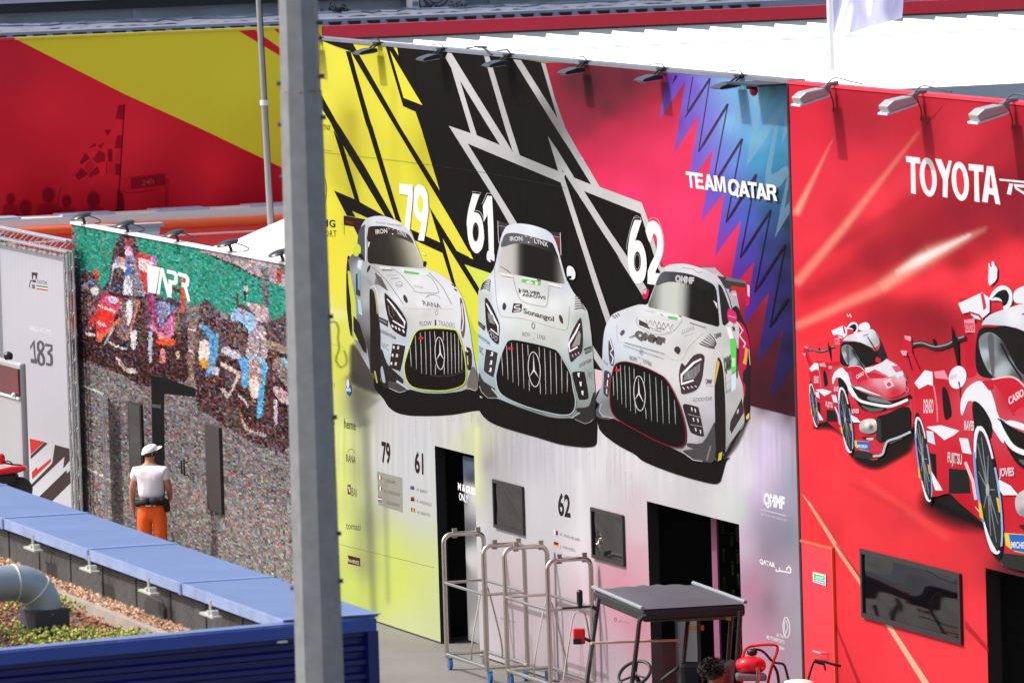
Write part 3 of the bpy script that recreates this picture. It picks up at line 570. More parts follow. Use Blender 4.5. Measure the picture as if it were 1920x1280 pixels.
    pr.fill(sm("c2 1590 0 1620 20 1660 250 1660 430 1630 530 1600 400 1610 200", 3), (100, 90, 90)); pr.line("c2 1615 60 1640 300 1620 430", 2.2, (230, 230, 232))
    pr.fill("c2 512 235 635 290 630 370 512 300", (50, 40, 42)); pr.text("RAVENOL", "c2 522 290", "c2 628 340", (0, -5), (190, 186, 186))
    pr.text("GOODYEAR", "c2 530 440", "c2 740 545", (0, -6.5), (90, 86, 90), 0, 1, 1.05); pr.text("IWC", "c2 548 650", "c2 640 695", (0, -12), (110, 112, 118))
    pr.text("FLOW", "c2 1055 360", "c2 1215 355", (0, -9), (80, 78, 78)); pr.fill("c2 1255 278 1275 278 1278 355 1255 355", (70, 56, 58)); pr.text("TRADERS", "c2 1305 355", "c2 1525 392", (0, -10), (130, 132, 136))
    pr.fill(sm("c2 700 600 845 625 860 660 800 950 770 955 670 920 655 880 690 620", 3), (46, 36, 36))
    for yy in (650, 755, 865):
        pr.fill([c2(700-(yy-650)*.15, yy-25), c2(722-(yy-650)*.15, yy-20), c2(718-(yy-650)*.15, yy+20), c2(695-(yy-650)*.15, yy+5)], (230, 230, 232)); pr.fill([c2(758-(yy-650)*.15, yy-22), c2(785-(yy-650)*.15, yy-18), c2(778-(yy-650)*.15, yy+25), c2(752-(yy-650)*.15, yy+20)], (210, 208, 206))
    pr.fill(sm("c2 1660 660 1720 655 1752 740 1745 930 1700 945 1680 850", 3), (50, 40, 42)); pr.line("c2 1665 650 1670 690 1700 700", 3, (226, 226, 226)); pr.line("c2 1690 760 1700 880", 2, (200, 200, 200))
    # lower bumper
    pr.fill(sm("c2 540 660 620 860 740 980 830 1070 830 1130 750 1100 640 1200 540 1100", 3), (44, 38, 38)); pr.fill(sm("c2 560 900 600 1100 560 1100 535 950", 3), (170, 180, 190))
    pr.fill(sm("c2 640 1100 750 1120 890 1215 790 1245 650 1190", 3), (74, 70, 72)); pr.line("c2 750 1090 910 1215", [3, 1.4], (196, 208, 220)); pr.line("c2 650 1190 790 1250 870 1225", 1, (190, 196, 200))
    pr.fill(sm("c2 1690 1100 1760 900 1820 1000 1835 1180 1800 1225 1700 1190", 3), (110, 106, 106)); pr.line("c2 1700 1190 1800 1225 1815 1190", 1, (200, 200, 200))
    grille(pr, "c2 1030 425 1100 402 1300 392 1500 408 1560 440 1620 600 1665 790 1682 1000 1665 1110 1600 1170 1450 1215 1300 1225 1120 1212 980 1180 900 1110 860 990 858 860 920 650 980 490",
        ["c2 932 640 950 905", "c2 1003 490 1018 940", "c2 1070 450 1088 995", "c2 1133 435 1150 1005", "c2 1197 430 1213 1012", "c2 1257 430 1268 580", "c2 1272 870 1270 1012", "c2 1375 430 1378 560", "c2 1388 870 1388 1010", "c2 1428 440 1440 1008", "c2 1478 450 1490 1000", "c2 1527 465 1538 990", "c2 1577 510 1585 975", "c2 1620 640 1625 955"], (206, 222, 62), 1.9)
    pr.line(sm("c2 1200 1020 1400 1032 1550 1005 1665 960", 3, False), 1, (80, 74, 72)); pr.line("c2 1508 1010 1510 1120", .7, (70, 64, 62))
    star(pr, 827, 662, 8.7, 30.2, .05, [c2(1337, 725), c2(1325, 530), c2(1283, 820), c2(1388, 812)]); pr.fill(ell(792, 633.5, 5, 2.8, 14), (214, 36, 40))
    # ======== car 2
    s2 = idw([(960,425,226,232,244),(1000,425,232,240,250),(1030,435,210,220,236),(935,480,206,214,230),(925,500,214,222,234),(920,530,226,234,246),(960,520,220,222,220),(1000,530,214,216,216),(1030,540,206,210,214),(1060,540,206,214,228),(940,560,236,244,252),(990,560,238,242,244),(1040,570,232,236,238),(1075,560,216,222,226),(910,560,196,204,204),(905,600,196,210,216),
        (950,600,226,232,230),(1000,600,222,226,222),(1050,610,214,218,212),(1090,600,180,188,184),(940,600,220,230,236),(960,640,204,210,206),(1000,650,196,200,194),(1040,640,200,204,196),(905,640,192,214,230),(915,690,180,206,222),(930,620,206,226,240),(1070,640,206,216,222),(1090,650,156,168,166),(1105,700,150,160,160),(1095,750,140,152,150),(1080,680,176,190,194),
        (920,720,156,172,176),(905,700,150,176,190),(1000,780,120,124,126),(1085,770,130,134,136),(1070,560,222,228,232),(1000,480,230,230,230)], 3, 5)
    pr.fill("d1 390 100 540 150 500 230 430 300", (64, 60, 60)); pr.fill("d1 1060 235 1220 258 1225 540 1150 480", (60, 48, 50)); pr.fill("d1 1130 310 1215 330 1225 470 1170 440", (130, 50, 54))
    pr.line("d1 385 102 392 300 400 395", 1.6, (190, 180, 180)); pr.line("d1 1222 258 1228 420 1232 560", 1.6, (200, 190, 192)); pr.line("d1 400 165 500 182", 1, (150, 150, 150)); pr.line("d1 1120 300 1215 320", 1, (170, 170, 170))
    body2 = "d1 520 165 600 140 700 135 850 158 1000 205 1080 250 1130 310 1180 430 1240 650 1290 830 1320 900 1400 1050 1480 1150 1560 1260 d2 1595 200 1630 420 1650 620 1668 900 1690 1200 d3 1695 500 1690 680 1660 760 1560 812 1400 740 1200 735 1000 700 700 600 400 480 280 470 180 400 150 300 d2 135 900 130 600 130 200 d1 130 1100 150 1000 290 810 350 700 390 520 430 330 480 210"
    pr.fill(sm(body2, 3), s2, maxlen=6)
    w2 = ramp([(935,206,206,202),(962,196,196,192),(970,160,158,156),(978,60,58,56),(986,28,26,26),(1036,28,26,26),(1044,60,60,56),(1056,140,140,130),(1064,160,160,150)], 0, 480)
    pr.fill(sm("d1 490 280 540 262 620 262 800 300 960 345 1090 380 1140 430 1200 600 1260 820 1282 925 1220 935 1000 890 700 830 420 780 398 740 420 560 440 440 460 330", 3), w2, maxlen=5)
    pr.fill(sm("d1 500 275 620 260 800 298 960 342 1100 385 1150 460 1205 605 1130 540 1000 480 800 415 620 402 440 450 455 350", 3), idw([(950,440,96,98,104),(990,450,100,100,106),(1020,460,50,46,48),(1040,470,34,30,32)], 3))
    pr.text("IRON", (958, 451.5), (981.5, 451), (-.5, -8.5), (226, 226, 228), .02); pr.text("LYNX", (1004, 455), (1030, 463), (-1.2, -9), (226, 226, 228), .02); pr.fill("d1 750 285 790 318 765 308", W); pr.fill("d1 860 300 840 330 820 330", W); pr.fill("d1 792 378 818 380 806 398", W)
    pr.line("d1 420 705 520 760 570 800", [.8, 1.6, .8], (60, 50, 50)); pr.fill("d1 430 790 600 830 600 858 445 830", (236, 236, 238)); pr.line("d1 440 830 605 858", .8, (110, 60, 64)); pr.fill("d1 1065 925 1245 965 1240 1000 1070 950", (240, 240, 242)); pr.line("d1 1068 955 1235 998", .8, (110, 60, 64))
    pr.fill("d1 715 855 968 890 960 965 708 915", (110, 206, 104)); pr.fill("d1 712 850 920 880 918 895 710 870", (240, 244, 240)); pr.text("61", "d1 770 925", "d1 925 955", (0, -6), (240, 246, 240), .03); pr.fill("d1 915 875 965 885 960 902 918 895", (180, 40, 56))
    pr.line(sm("d1 600 870 660 1080 740 1180 1000 1240 1050 1200 1075 980", 4, False), 1.2, (170, 180, 180), .7); pr.line(sm("d1 350 720 370 1100 400 1280 d2 440 220 480 240 700 260 1000 340 1200 400 1320 390 1350 100", 4, False), .8, (160, 168, 168), .6)
    pr.text("SILVER", "d1 722 1045", "d1 965 1088", (0, -5.6), (74, 74, 76), .02); pr.text("ARROWS", "d1 722 1100", "d1 1030 1145", (0, -6), (104, 100, 100), .01); pr.line("d1 680 1000 690 1060", 2, (80, 80, 80)); pr.line("d1 670 1040 710 1020", 1.2, (80, 80, 80))
    pr.fill("d2 605 58 715 68 708 165 582 182", (64, 48, 52)); pr.line(sm("d2 690 85 630 95 625 125 680 125 690 150 610 165", 4, False), 2.2, (226, 226, 228)); pr.text("Sonangol", "d2 735 188", "d2 1140 300", (0, -10), (96, 84, 86), .012)
    pr.fill(sm("d2 480 50 503 80 500 120 480 148 458 130 460 80", 3), (70, 56, 58)); pr.fill(sm("d2 1218 212 1250 240 1264 320 1240 320 1213 260", 3), (70, 56, 58)); pr.line(ell(1002, 610.5, 2.8, 5.4, 18), 1, (120, 124, 150), 1, True)
    pr.text("IRON", "d2 718 500", "d2 822 504", (0, -8.6), (90, 96, 100)); pr.text("LYNX", "d2 918 525", "d2 1028 558", (0, -9), (90, 96, 100)); pr.fill("d2 840 435 862 460 845 450", (90, 96, 100)); pr.fill("d2 895 455 890 470 878 470", (90, 96, 100)); pr.fill("d2 865 532 880 534 872 548", (90, 96, 100))
    # mirrors, louvres
    pr.fill(sm("d1 250 520 275 495 320 505 345 540 345 640 290 650 245 610", 3), WH); pr.fill("d1 290 612 340 635 355 690 300 655", (40, 26, 28)); pr.fill(sm("d1 1320 720 1350 697 1400 725 1430 800 1420 870 1380 882 1330 860 1315 790", 3), WH); pr.fill("d1 1330 832 1380 832 1380 868 1350 870 1310 900", (34, 26, 30))
    for i in range(6): pr.line(sm([(920.5-i*1.2, 524+i*3.4), (914-i*1.2, 525.5+i*3.0), (906+i*-.8, 532+i*2.2)][::-1]+[(921, 530+i*3.3)], 3, False), 1.2, (64, 48, 50))
    for i in range(6): pr.line(sm([(1079.5, 556+i*4.6), (1086+i*1.3, 556+i*4.2), (1090+i*1.9, 561+i*4.0)], 3, False), 1.6, (84, 66, 66))
    pr.fill(sm("d2 225 0 290 50 380 240 418 350 412 480 400 600 330 560 270 470 240 330", 3), (48, 36, 40)); pr.line("d2 245 60 300 170 400 360 400 480 300 400", [2, 4, 3.4, 3.6, 2.4], (244, 246, 250)); pr.line("d2 265 180 285 310 330 330", .9, (170, 170, 174)); pr.fill("d2 265 190 330 220 360 340 300 320", (140, 140, 142))
    for x_ in (290, 330, 372): pr.line(ell(*c2_(d2, x_, 455+(x_-290)*.9), 2.4, 4.6, 12), .9, (200, 200, 204), 1, True)
    pr.fill(sm("d2 1490 255 1515 330 1528 500 1515 700 1440 780 1375 840 1352 780 1335 610 1380 450", 3), (56, 42, 48)); pr.line("d2 1490 330 1440 440 1345 600 1355 700 1460 640", [2, 3.4, 3.6, 4, 3], (246, 246, 250)); pr.fill("d2 1480 420 1505 480 1490 610 1380 650", (150, 154, 150))
    for x_ in (1395, 1435, 1475): pr.line([d2(x_-8, 740-(x_-1395)*.4), d2(x_+10, 775-(x_-1395)*.5)], 1.6, (200, 196, 200))
    pr.fill("d2 132 292 228 365 212 425 135 345", (50, 40, 44)); pr.text("RAVENOL", "d2 140 345", "d2 212 400", (0, -4.5), (180, 180, 180)); pr.fill("d2 1540 665 1640 625 1645 700 1560 742", (74, 76, 78)); pr.text("RAVENOL", "d2 1555 722", "d2 1640 688", (0, -5.5), (190, 194, 194))
    pr.text("GOODYEAR", "d2 132 505", "d2 290 620", (0, -6.5), (100, 104, 110)); pr.text("IWC", "d2 145 715", "d2 200 755", (0, -15), (120, 128, 136)); pr.text("GOODYEAR", "d2 1480 912", "d2 1645 835", (0, -7), (90, 90, 92)); pr.text("IWC", "d3 1590 215", "d3 1655 220", (0, -15), (96, 106, 108))
    pr.fill(sm("d2 240 670 375 715 385 760 340 1020 310 1035 215 970 208 900 232 690", 3), (60, 54, 54))
    for yy in (735, 850, 945): pr.fill([d2(308-(yy-735)*.1, yy-32), d2(330-(yy-735)*.1, yy-28), d2(326-(yy-735)*.1, yy+28), d2(280-(yy-735)*.05, yy+22), d2(305-(yy-735)*.1, yy+10)], (240, 240, 242))
    pr.fill(sm("d3 1400 120 1530 118 1555 150 1598 400 1590 480 1490 490 1465 460 1395 200", 3), (34, 28, 30))
    for x_, yy in ((1470, 160), (1497, 280), (1522, 400)): pr.fill([d3(x_-15, yy-30), d3(x_+14, yy-30), d3(x_+10, yy+36), d3(x_-8, yy+20)], (234, 234, 236))
    pr.fill(sm("d3 140 130 200 240 350 340 350 360 300 330 390 460 280 468 200 420 150 300", 3), (54, 50, 50)); pr.line("d3 310 340 420 465", 2.4, (176, 190, 196)); pr.line("d3 180 390 260 465 400 470", 1, (180, 184, 186)); pr.fill(sm("d3 1450 600 1600 580 1660 420 1690 400 1690 690 1640 760 1565 810 1400 740 1500 665 1450 650", 3), (48, 46, 46)); pr.line("d3 1385 730 1490 665", 1.6, (180, 190, 190)); pr.line("d3 1420 750 1560 810 1650 775", 1.2, (150, 156, 156))
    grille(pr, "d2 510 590 560 548 640 545 880 590 1120 655 1200 700 1270 810 1370 1000 d3 1400 330 1432 480 1425 600 1380 670 1300 695 1150 680 800 590 500 460 400 350 372 200 d2 380 980 430 780",
        ["d2 448 740 465 1025", "d2 515 615 535 1075", "d2 582 585 602 1115", "d2 655 590 677 1155", "d2 725 600 748 1195", "d2 797 610 803 760", "d2 815 1080 820 1230", "d2 948 640 955 800", "d2 963 1110 966 1270", "d2 1022 665 d3 1040 415", "d2 1097 690 d3 1110 415", "d2 1170 720 d3 1183 412", "d2 1245 785 d3 1255 400", "d2 1325 960 d3 1325 385"], (190, 208, 216), 1.6)
    star(pr, 1004.5, 692, 11.2, 32.5, .06, [d2(882, 945), d2(876, 725), d2(822, 1040), d2(953, 1060)]); pr.fill(ell(960, 652.8, 5.2, 3, 14), (214, 36, 40))
    # ======== car 3
    pr.fill("e1 1450 225 1800 290 1800 330 1790 400 1560 370", (64, 60, 60)); pr.fill("e1 1560 240 1800 290 1795 320 1560 280", (110, 112, 110)); pr.fill("e1 1620 345 1790 370 1780 410 1620 385", (206, 36, 40))
    pr.fill(sm("e1 1795 270 1838 330 1842 470 1830 560 1800 575 1795 440", 3), (206, 30, 84)); pr.fill("e1 1810 330 1838 340 1838 470 1815 460", (236, 200, 214))
    pr.fill(sm("e1 1640 600 1760 740 1820 900 1842 1100 e2 1840 300 1835 600 1800 740 1750 800 1560 1150 1500 1000 1400 200", 4), (44, 32, 34))
    pr.fill(sm("e1 1690 760 1760 790 1810 900 1838 1060 e2 1820 0 1790 200 1800 400 1780 740 1740 730 1700 240 e1 1700 900", 3), (186, 28, 78)); pr.line("e1 1700 775 1760 860 1720 920 1790 1010 1770 1060", 2.6, (236, 206, 216)); pr.fill("e1 1790 1050 1820 1080 1800 1260 1760 1240 1780 1160", (214, 176, 50)); pr.fill("e2 1800 660 1835 640 1835 700 1800 720", (220, 214, 60)); pr.line("e1 1830 1080 1845 1260", 1.4, (220, 180, 190))
    pr.fill("e2 1760 170 1820 100 1830 640 1790 690 1760 480", (40, 32, 32)); pr.fill(sm("e2 1750 280 1790 330 1780 460 1750 420", 3), (180, 30, 74))
    s3 = idw([(1260,500,222,224,232),(1300,500,226,228,236),(1340,520,206,208,216),(1355,545,196,198,206),(1365,600,206,208,212),(1240,520,196,200,206),(1150,600,222,228,240),(1180,590,214,220,228),(1220,580,230,232,238),(1200,610,226,230,236),(1180,640,222,230,240),(1250,620,222,224,226),(1300,620,212,214,216),(1340,620,196,198,198),(1370,640,190,192,194),
        (1290,650,206,206,206),(1240,660,216,218,220),(1320,650,220,220,220),(1150,680,186,200,210),(1140,720,160,172,182),(1160,660,206,220,232),(1250,690,218,220,222),(1290,700,222,224,228),(1320,730,214,214,220),(1340,760,196,196,204),(1320,800,180,180,188),(1340,820,140,140,148),(1300,820,190,190,196),(1390,700,200,200,200),(1380,740,180,180,182),(1370,800,170,172,174),(1310,860,90,90,92),
        (1375,660,206,206,206),(1345,690,206,206,208),(1360,580,190,192,198),(1145,760,120,124,128),(1200,800,110,112,116)], 3, 5)
    body3 = "e1 840 140 900 105 1000 88 1100 90 1250 130 1400 190 1480 250 1540 350 1600 500 1640 640 1700 760 1720 900 e2 1700 100 1760 330 1770 480 1760 560 1780 770 1680 900 1565 1090 1520 1150 1450 1190 1300 1210 1190 1185 1050 1100 600 880 270 710 130 690 60 620 100 540 60 490 130 300 e1 130 1250 140 1000 160 850 200 750 260 670 400 610 560 560 650 560 690 470 740 340 790 210"
    pr.fill(sm(body3, 3), s3, maxlen=6)
    w3 = ramp([(1222,110,114,110),(1232,150,156,150),(1245,200,206,198),(1270,206,212,204),(1283,170,176,168),(1292,90,92,88),(1298,28,26,26),(1360,24,22,22)], .04, 560)
    pr.fill(sm("e1 825 190 900 178 1050 190 1200 225 1350 290 1430 340 1460 430 1475 560 1490 800 1400 798 1200 740 1000 670 760 610 665 580 700 470 750 340", 3), w3, maxlen=5)
    pr.fill(sm("e1 830 188 900 178 1050 190 1200 225 1350 290 1430 340 1460 440 1350 400 1200 350 1080 315 900 298 760 340 785 250", 3), idw([(1245,522,90,92,98),(1265,520,70,70,74),(1300,530,34,30,32),(1340,545,28,26,26)], 3))
    pr.text("QMMF", (1268, 527), (1303, 532), (1, -12), (206, 208, 212), .05); pr.line("e1 740 600 770 610", 1.2, (60, 60, 60)); pr.line(sm("e1 1060 135 1180 150 1240 190 1290 180", 4, False), .9, (150, 150, 160))
    pr.line("e1 1460 300 1480 480 1510 800", [2.4, 4, 4.6], (196, 200, 208)); pr.fill(sm("e1 1480 330 1530 380 1610 590 1640 700 1600 760 1530 790 1495 480", 3), (40, 36, 38)); pr.fill("e1 1420 510 1465 545 1470 615", (236, 216, 224))
    pr.fill(sm("e1 610 395 650 378 675 400 660 480 620 500 598 470", 3), (200, 36, 90)); pr.fill("e1 610 400 650 385 640 440 610 430", (240, 190, 206)); pr.fill(sm("e1 1590 620 1640 618 1690 670 1695 750 1640 790 1590 730", 3), (214, 40, 110)); pr.line("e1 1600 690 1680 715", 1.2, (240, 200, 214)); pr.fill("e1 1610 750 1660 785 1640 830 1590 800", (210, 212, 214))
    pr.fill("e1 760 640 1050 690 1040 740 780 680", (236, 244, 238)); pr.fill("e1 790 655 850 690 820 690", (110, 204, 104)); pr.fill("e1 890 690 1010 710 1000 740 900 725", (110, 204, 104)); pr.fill("e1 1010 685 1055 690 1040 712", (196, 40, 70))
    pr.fill(sm("e1 560 740 620 700 900 760 960 800 900 880 760 870 600 830", 3), (226, 226, 228)); pr.fill("e1 560 735 650 780 690 850 560 795", (74, 60, 62))
    for i in range(6): pr.line([e1(640+i*52, 735+i*9), e1(665+i*52, 800+i*9), e1(690+i*52, 742+i*9)], 1, (130, 130, 130))
    pr.text("QATAR", "e1 760 840", "e1 860 858", (0, -4.2), (100, 100, 100)); pr.line("e1 620 800 800 870 820 860", .8, (120, 120, 120)); pr.text("LUSAIL", "e1 1060 905", "e1 1205 845", (.5, -8), (170, 172, 176)); pr.line("e1 1080 930 1200 890", .6, (176, 176, 180))
    pr.line(sm("e1 540 700 545 800 740 900 930 880 1040 770 1060 740", 4, False), 1, (176, 178, 182), .7); pr.line(sm("e1 300 780 310 960 400 1000 700 1080 960 1190 1060 1180 1130 1050 1300 880", 4, False), .9, (240, 240, 242), .7); pr.line(sm("e1 1150 768 1250 800 1340 828", 3, False), 1, (90, 60, 66)); pr.fill("e1 630 620 740 640 730 655 640 640", (214, 206, 210))
    pr.text("QMMF", "e1 510 935", "e1 850 1030", (3, -13), (100, 94, 92), .06); pr.line("e1 450 940 560 905", 2, (130, 120, 116), .7); pr.line("e1 480 925 580 890", 1.5, (130, 120, 116), .6)
    pr.line("e1 400 1000 860 1130", 2, (150, 150, 150), .55); pr.text("QATAR MOTOR & MOTORCYCLE FEDERATION", "e1 385 1040", "e1 845 1195", (0, -3), (120, 122, 124)); pr.line(ell(1205, 659, 2.4, 4.6, 16), .9, (140, 146, 170), 1, True)
    pr.text("IRON", "e1 455 1198", "e1 535 1212", (0, -7.6), (100, 104, 108)); pr.text("LYNX", "e1 615 1230", "e1 710 1275", (0, -8), (100, 104, 108)); pr.fill("e1 555 1155 575 1185 560 1175", (100, 104, 108)); pr.fill("e1 605 1175 598 1190 588 1188", (100, 104, 108)); pr.fill("e1 566 1240 580 1242 572 1255", (100, 104, 108))
    pr.fill(sm("e1 345 900 365 860 392 855 390 880 360 915", 3), (110, 90, 92)); pr.fill(sm("e1 980 1060 1015 1045 1040 1075 1020 1130 985 1110 975 1085", 3), (70, 54, 58))
    for i in range(3): pr.line([e1(250+i*30, 690-i*14), e1(290+i*22, 720-i*14)], 2, (90, 76, 80))
    for i in range(6): pr.line(sm([e1(1375-i*22, 900+i*22), e1(1430-i*12, 960+i*18), e1(1455-i*4, 1020+i*8)], 3, False), 1.8, (80, 68, 70))
    pr.text("QMMF", "e1 1440 950", "e1 1520 930", (-2, -8), (110, 106, 110), .04)
    pr.fill("e1 1575 825 1620 815 1665 950 1615 960", (244, 240, 244)); pr.fill("e1 1615 960 1670 955 e2 1700 -120 1710 130 1635 190", (96, 214, 90)); pr.fill("e2 1640 0 1680 10 1680 100 1645 110", (180, 240, 176)); pr.fill("e2 1632 200 1685 195 1680 360 1632 400", (206, 230, 246)); pr.text("QMMF", "e2 1555 160", "e2 1640 120", (-2, -26), (90, 84, 86), .03); pr.fill("e1 1640 815 1670 820 1672 865 1650 860", (70, 64, 70))
    pr.fill("e1 1690 1060 1712 1070 e2 1702 240 1690 230", (60, 66, 60)); pr.line("e2 1560 300 1630 260", .8, (150, 150, 150)); pr.text("Raily", "e2 1570 420", "e2 1625 380", (0, -6), (110, 110, 112))
    pr.fill(sm("e2 1480 0 1520 60 1545 250 1560 600 1562 1060 1540 1110 1500 1190 1455 1180 1445 700 1440 300 1455 120", 3), (34, 28, 28)); pr.fill("e2 1475 20 1500 60 1470 200 1445 320 1448 200", (216, 186, 60)); pr.line(sm("e2 1460 -80 1520 -20 1550 140 1565 400", 3, False), 1.6, (226, 226, 228)); pr.fill("e2 1490 1110 1530 1090 1520 1180 1480 1200", (200, 190, 60))
    pr.fill("e2 1750 470 1770 640 1630 880 1610 830 1620 740", (56, 50, 52)); pr.fill("e2 1695 610 1718 590 1715 640 1695 655", (190, 190, 190)); pr.line("e2 1570 1060 1780 760", 1.2, (110, 104, 108))
    pr.fill(sm("e1 1100 1270 1200 1150 1290 1130 1318 1170 e2 1310 80 1285 250 1220 370 1070 418 1050 370 1028 200 1060 60", 3), (70, 54, 62)); pr.line("e2 1290 15 1200 60 1060 200 1062 305 1200 262", [3, 4.4, 4.4, 5, 3.6], (246, 246, 250)); pr.fill("e2 1280 60 1270 160 1210 240 1080 265 1100 190", (130, 130, 132)); pr.line("e2 1130 150 1150 240", 1, (180, 180, 180)); pr.line("e2 1190 110 1200 220", 1, (90, 90, 92)); pr.line("e2 1240 90 1245 190", .8, (60, 60, 62))
    for x_ in (1085, 1135, 1180, 1225): pr.line([e2(x_-12, 340-(x_-1085)*.1), e2(x_+12, 370-(x_-1085)*.2)], 1.8, (220, 216, 220))
    pr.fill(sm("e1 205 1000 225 950 265 1080 270 1180 260 1270 225 1250 205 1130", 3), (80, 70, 80)); pr.line("e1 215 950 255 1080 225 1110", 2, (240, 240, 244)); pr.line("e1 225 1120 260 1180 245 1250", 2.4, (226, 228, 236))
    pr.fill(sm("e2 160 150 230 185 225 270 205 440 190 455 145 410 150 250", 3), (70, 66, 70)); pr.line("e2 205 190 205 230", 2, W); pr.line("e2 195 260 190 330", 1.8, W); pr.line("e2 150 330 210 340", .8, (160, 160, 160)); pr.line("e2 185 360 182 420", 1.8, (220, 220, 220))
    pr.text("GOODYEAR", "e2 1185 512", "e2 1408 495", (0, -7.4), (84, 84, 88)); pr.text("QMMF", "e2 1330 300", "e2 1405 308", (0, -9), (80, 74, 76), .04); pr.line("e2 1335 330 1425 332", .7, (120, 120, 120)); pr.text("YEAR", "e1 140 1230", "e1 200 1280", (0, -6), (110, 112, 116))
    pr.fill(sm("e2 1075 545 1110 538 1235 572 1255 610 1305 850 1300 915 1180 880 1140 820 1070 590", 3), (46, 44, 46))
    for x_, yy in ((1175, 600), (1215, 615), (1195, 720), (1245, 730), (1220, 835), (1275, 860)): pr.fill([e2(x_-16, yy-24), e2(x_+2, yy-22), e2(x_+6, yy+20), e2(x_-4, yy+22)], (214, 214, 216))
    pr.line("e2 1125 655 1265 690", 1, (170, 170, 170)); pr.line("e2 1155 775 1290 800", 1, (170, 170, 170))
    pr.fill(sm("e2 60 640 95 560 130 690 250 700 200 720 80 690", 3), (90, 88, 92)); pr.line("e2 125 535 95 620 140 680 260 700", 2, (176, 184, 194)); pr.fill(sm("e2 1130 990 1300 985 1420 780 1440 780 1445 1180 1300 1205 1190 1185 1060 1085 1200 1060 1130 1030", 3), (74, 74, 76)); pr.line("e2 1060 1085 1190 1185 1300 1200", 1.4, (196, 198, 200)); pr.line("e2 1395 1020 1350 1190", 3, (150, 152, 156), .6)
    grille(pr, "e2 300 75 360 50 450 52 620 105 800 190 880 250 960 380 1040 560 1100 780 1112 930 1090 1010 1020 1040 850 1000 550 850 330 720 250 620 228 480 235 300 270 130",
        ["e2 268 210 275 440", "e2 305 100 322 490", "e2 352 85 370 540", "e2 403 95 418 580", "e2 455 105 472 620", "e2 510 125 512 250", "e2 520 520 530 650", "e2 630 165 632 300", "e2 643 575 652 710", "e2 690 190 715 735", "e2 762 225 782 750", "e2 830 265 850 765", "e2 905 330 920 765", "e2 980 490 992 770"], (150, 22, 60), 1.5, (170, 178, 178))
    star(pr, 1203, 737, 10.6, 32.5, .05, [e2(570, 410), e2(562, 230), e2(520, 490), e2(630, 530)]); pr.fill(ell(1162, 693.5, 5.2, 3, 14), (220, 34, 36))
W = (244, 244, 246)
def _mk(k):
    a = CROPS[k]; return lambda x, y: (a[0]+x/a[2], a[1]+y/a[2])
c1, c2, c3, d1, d2, d3, e1, e2 = map(_mk, ('c1', 'c2', 'c3', 'd1', 'd2', 'd3', 'e1', 'e2'))
def c2_(f, x, y): return f(x, y)

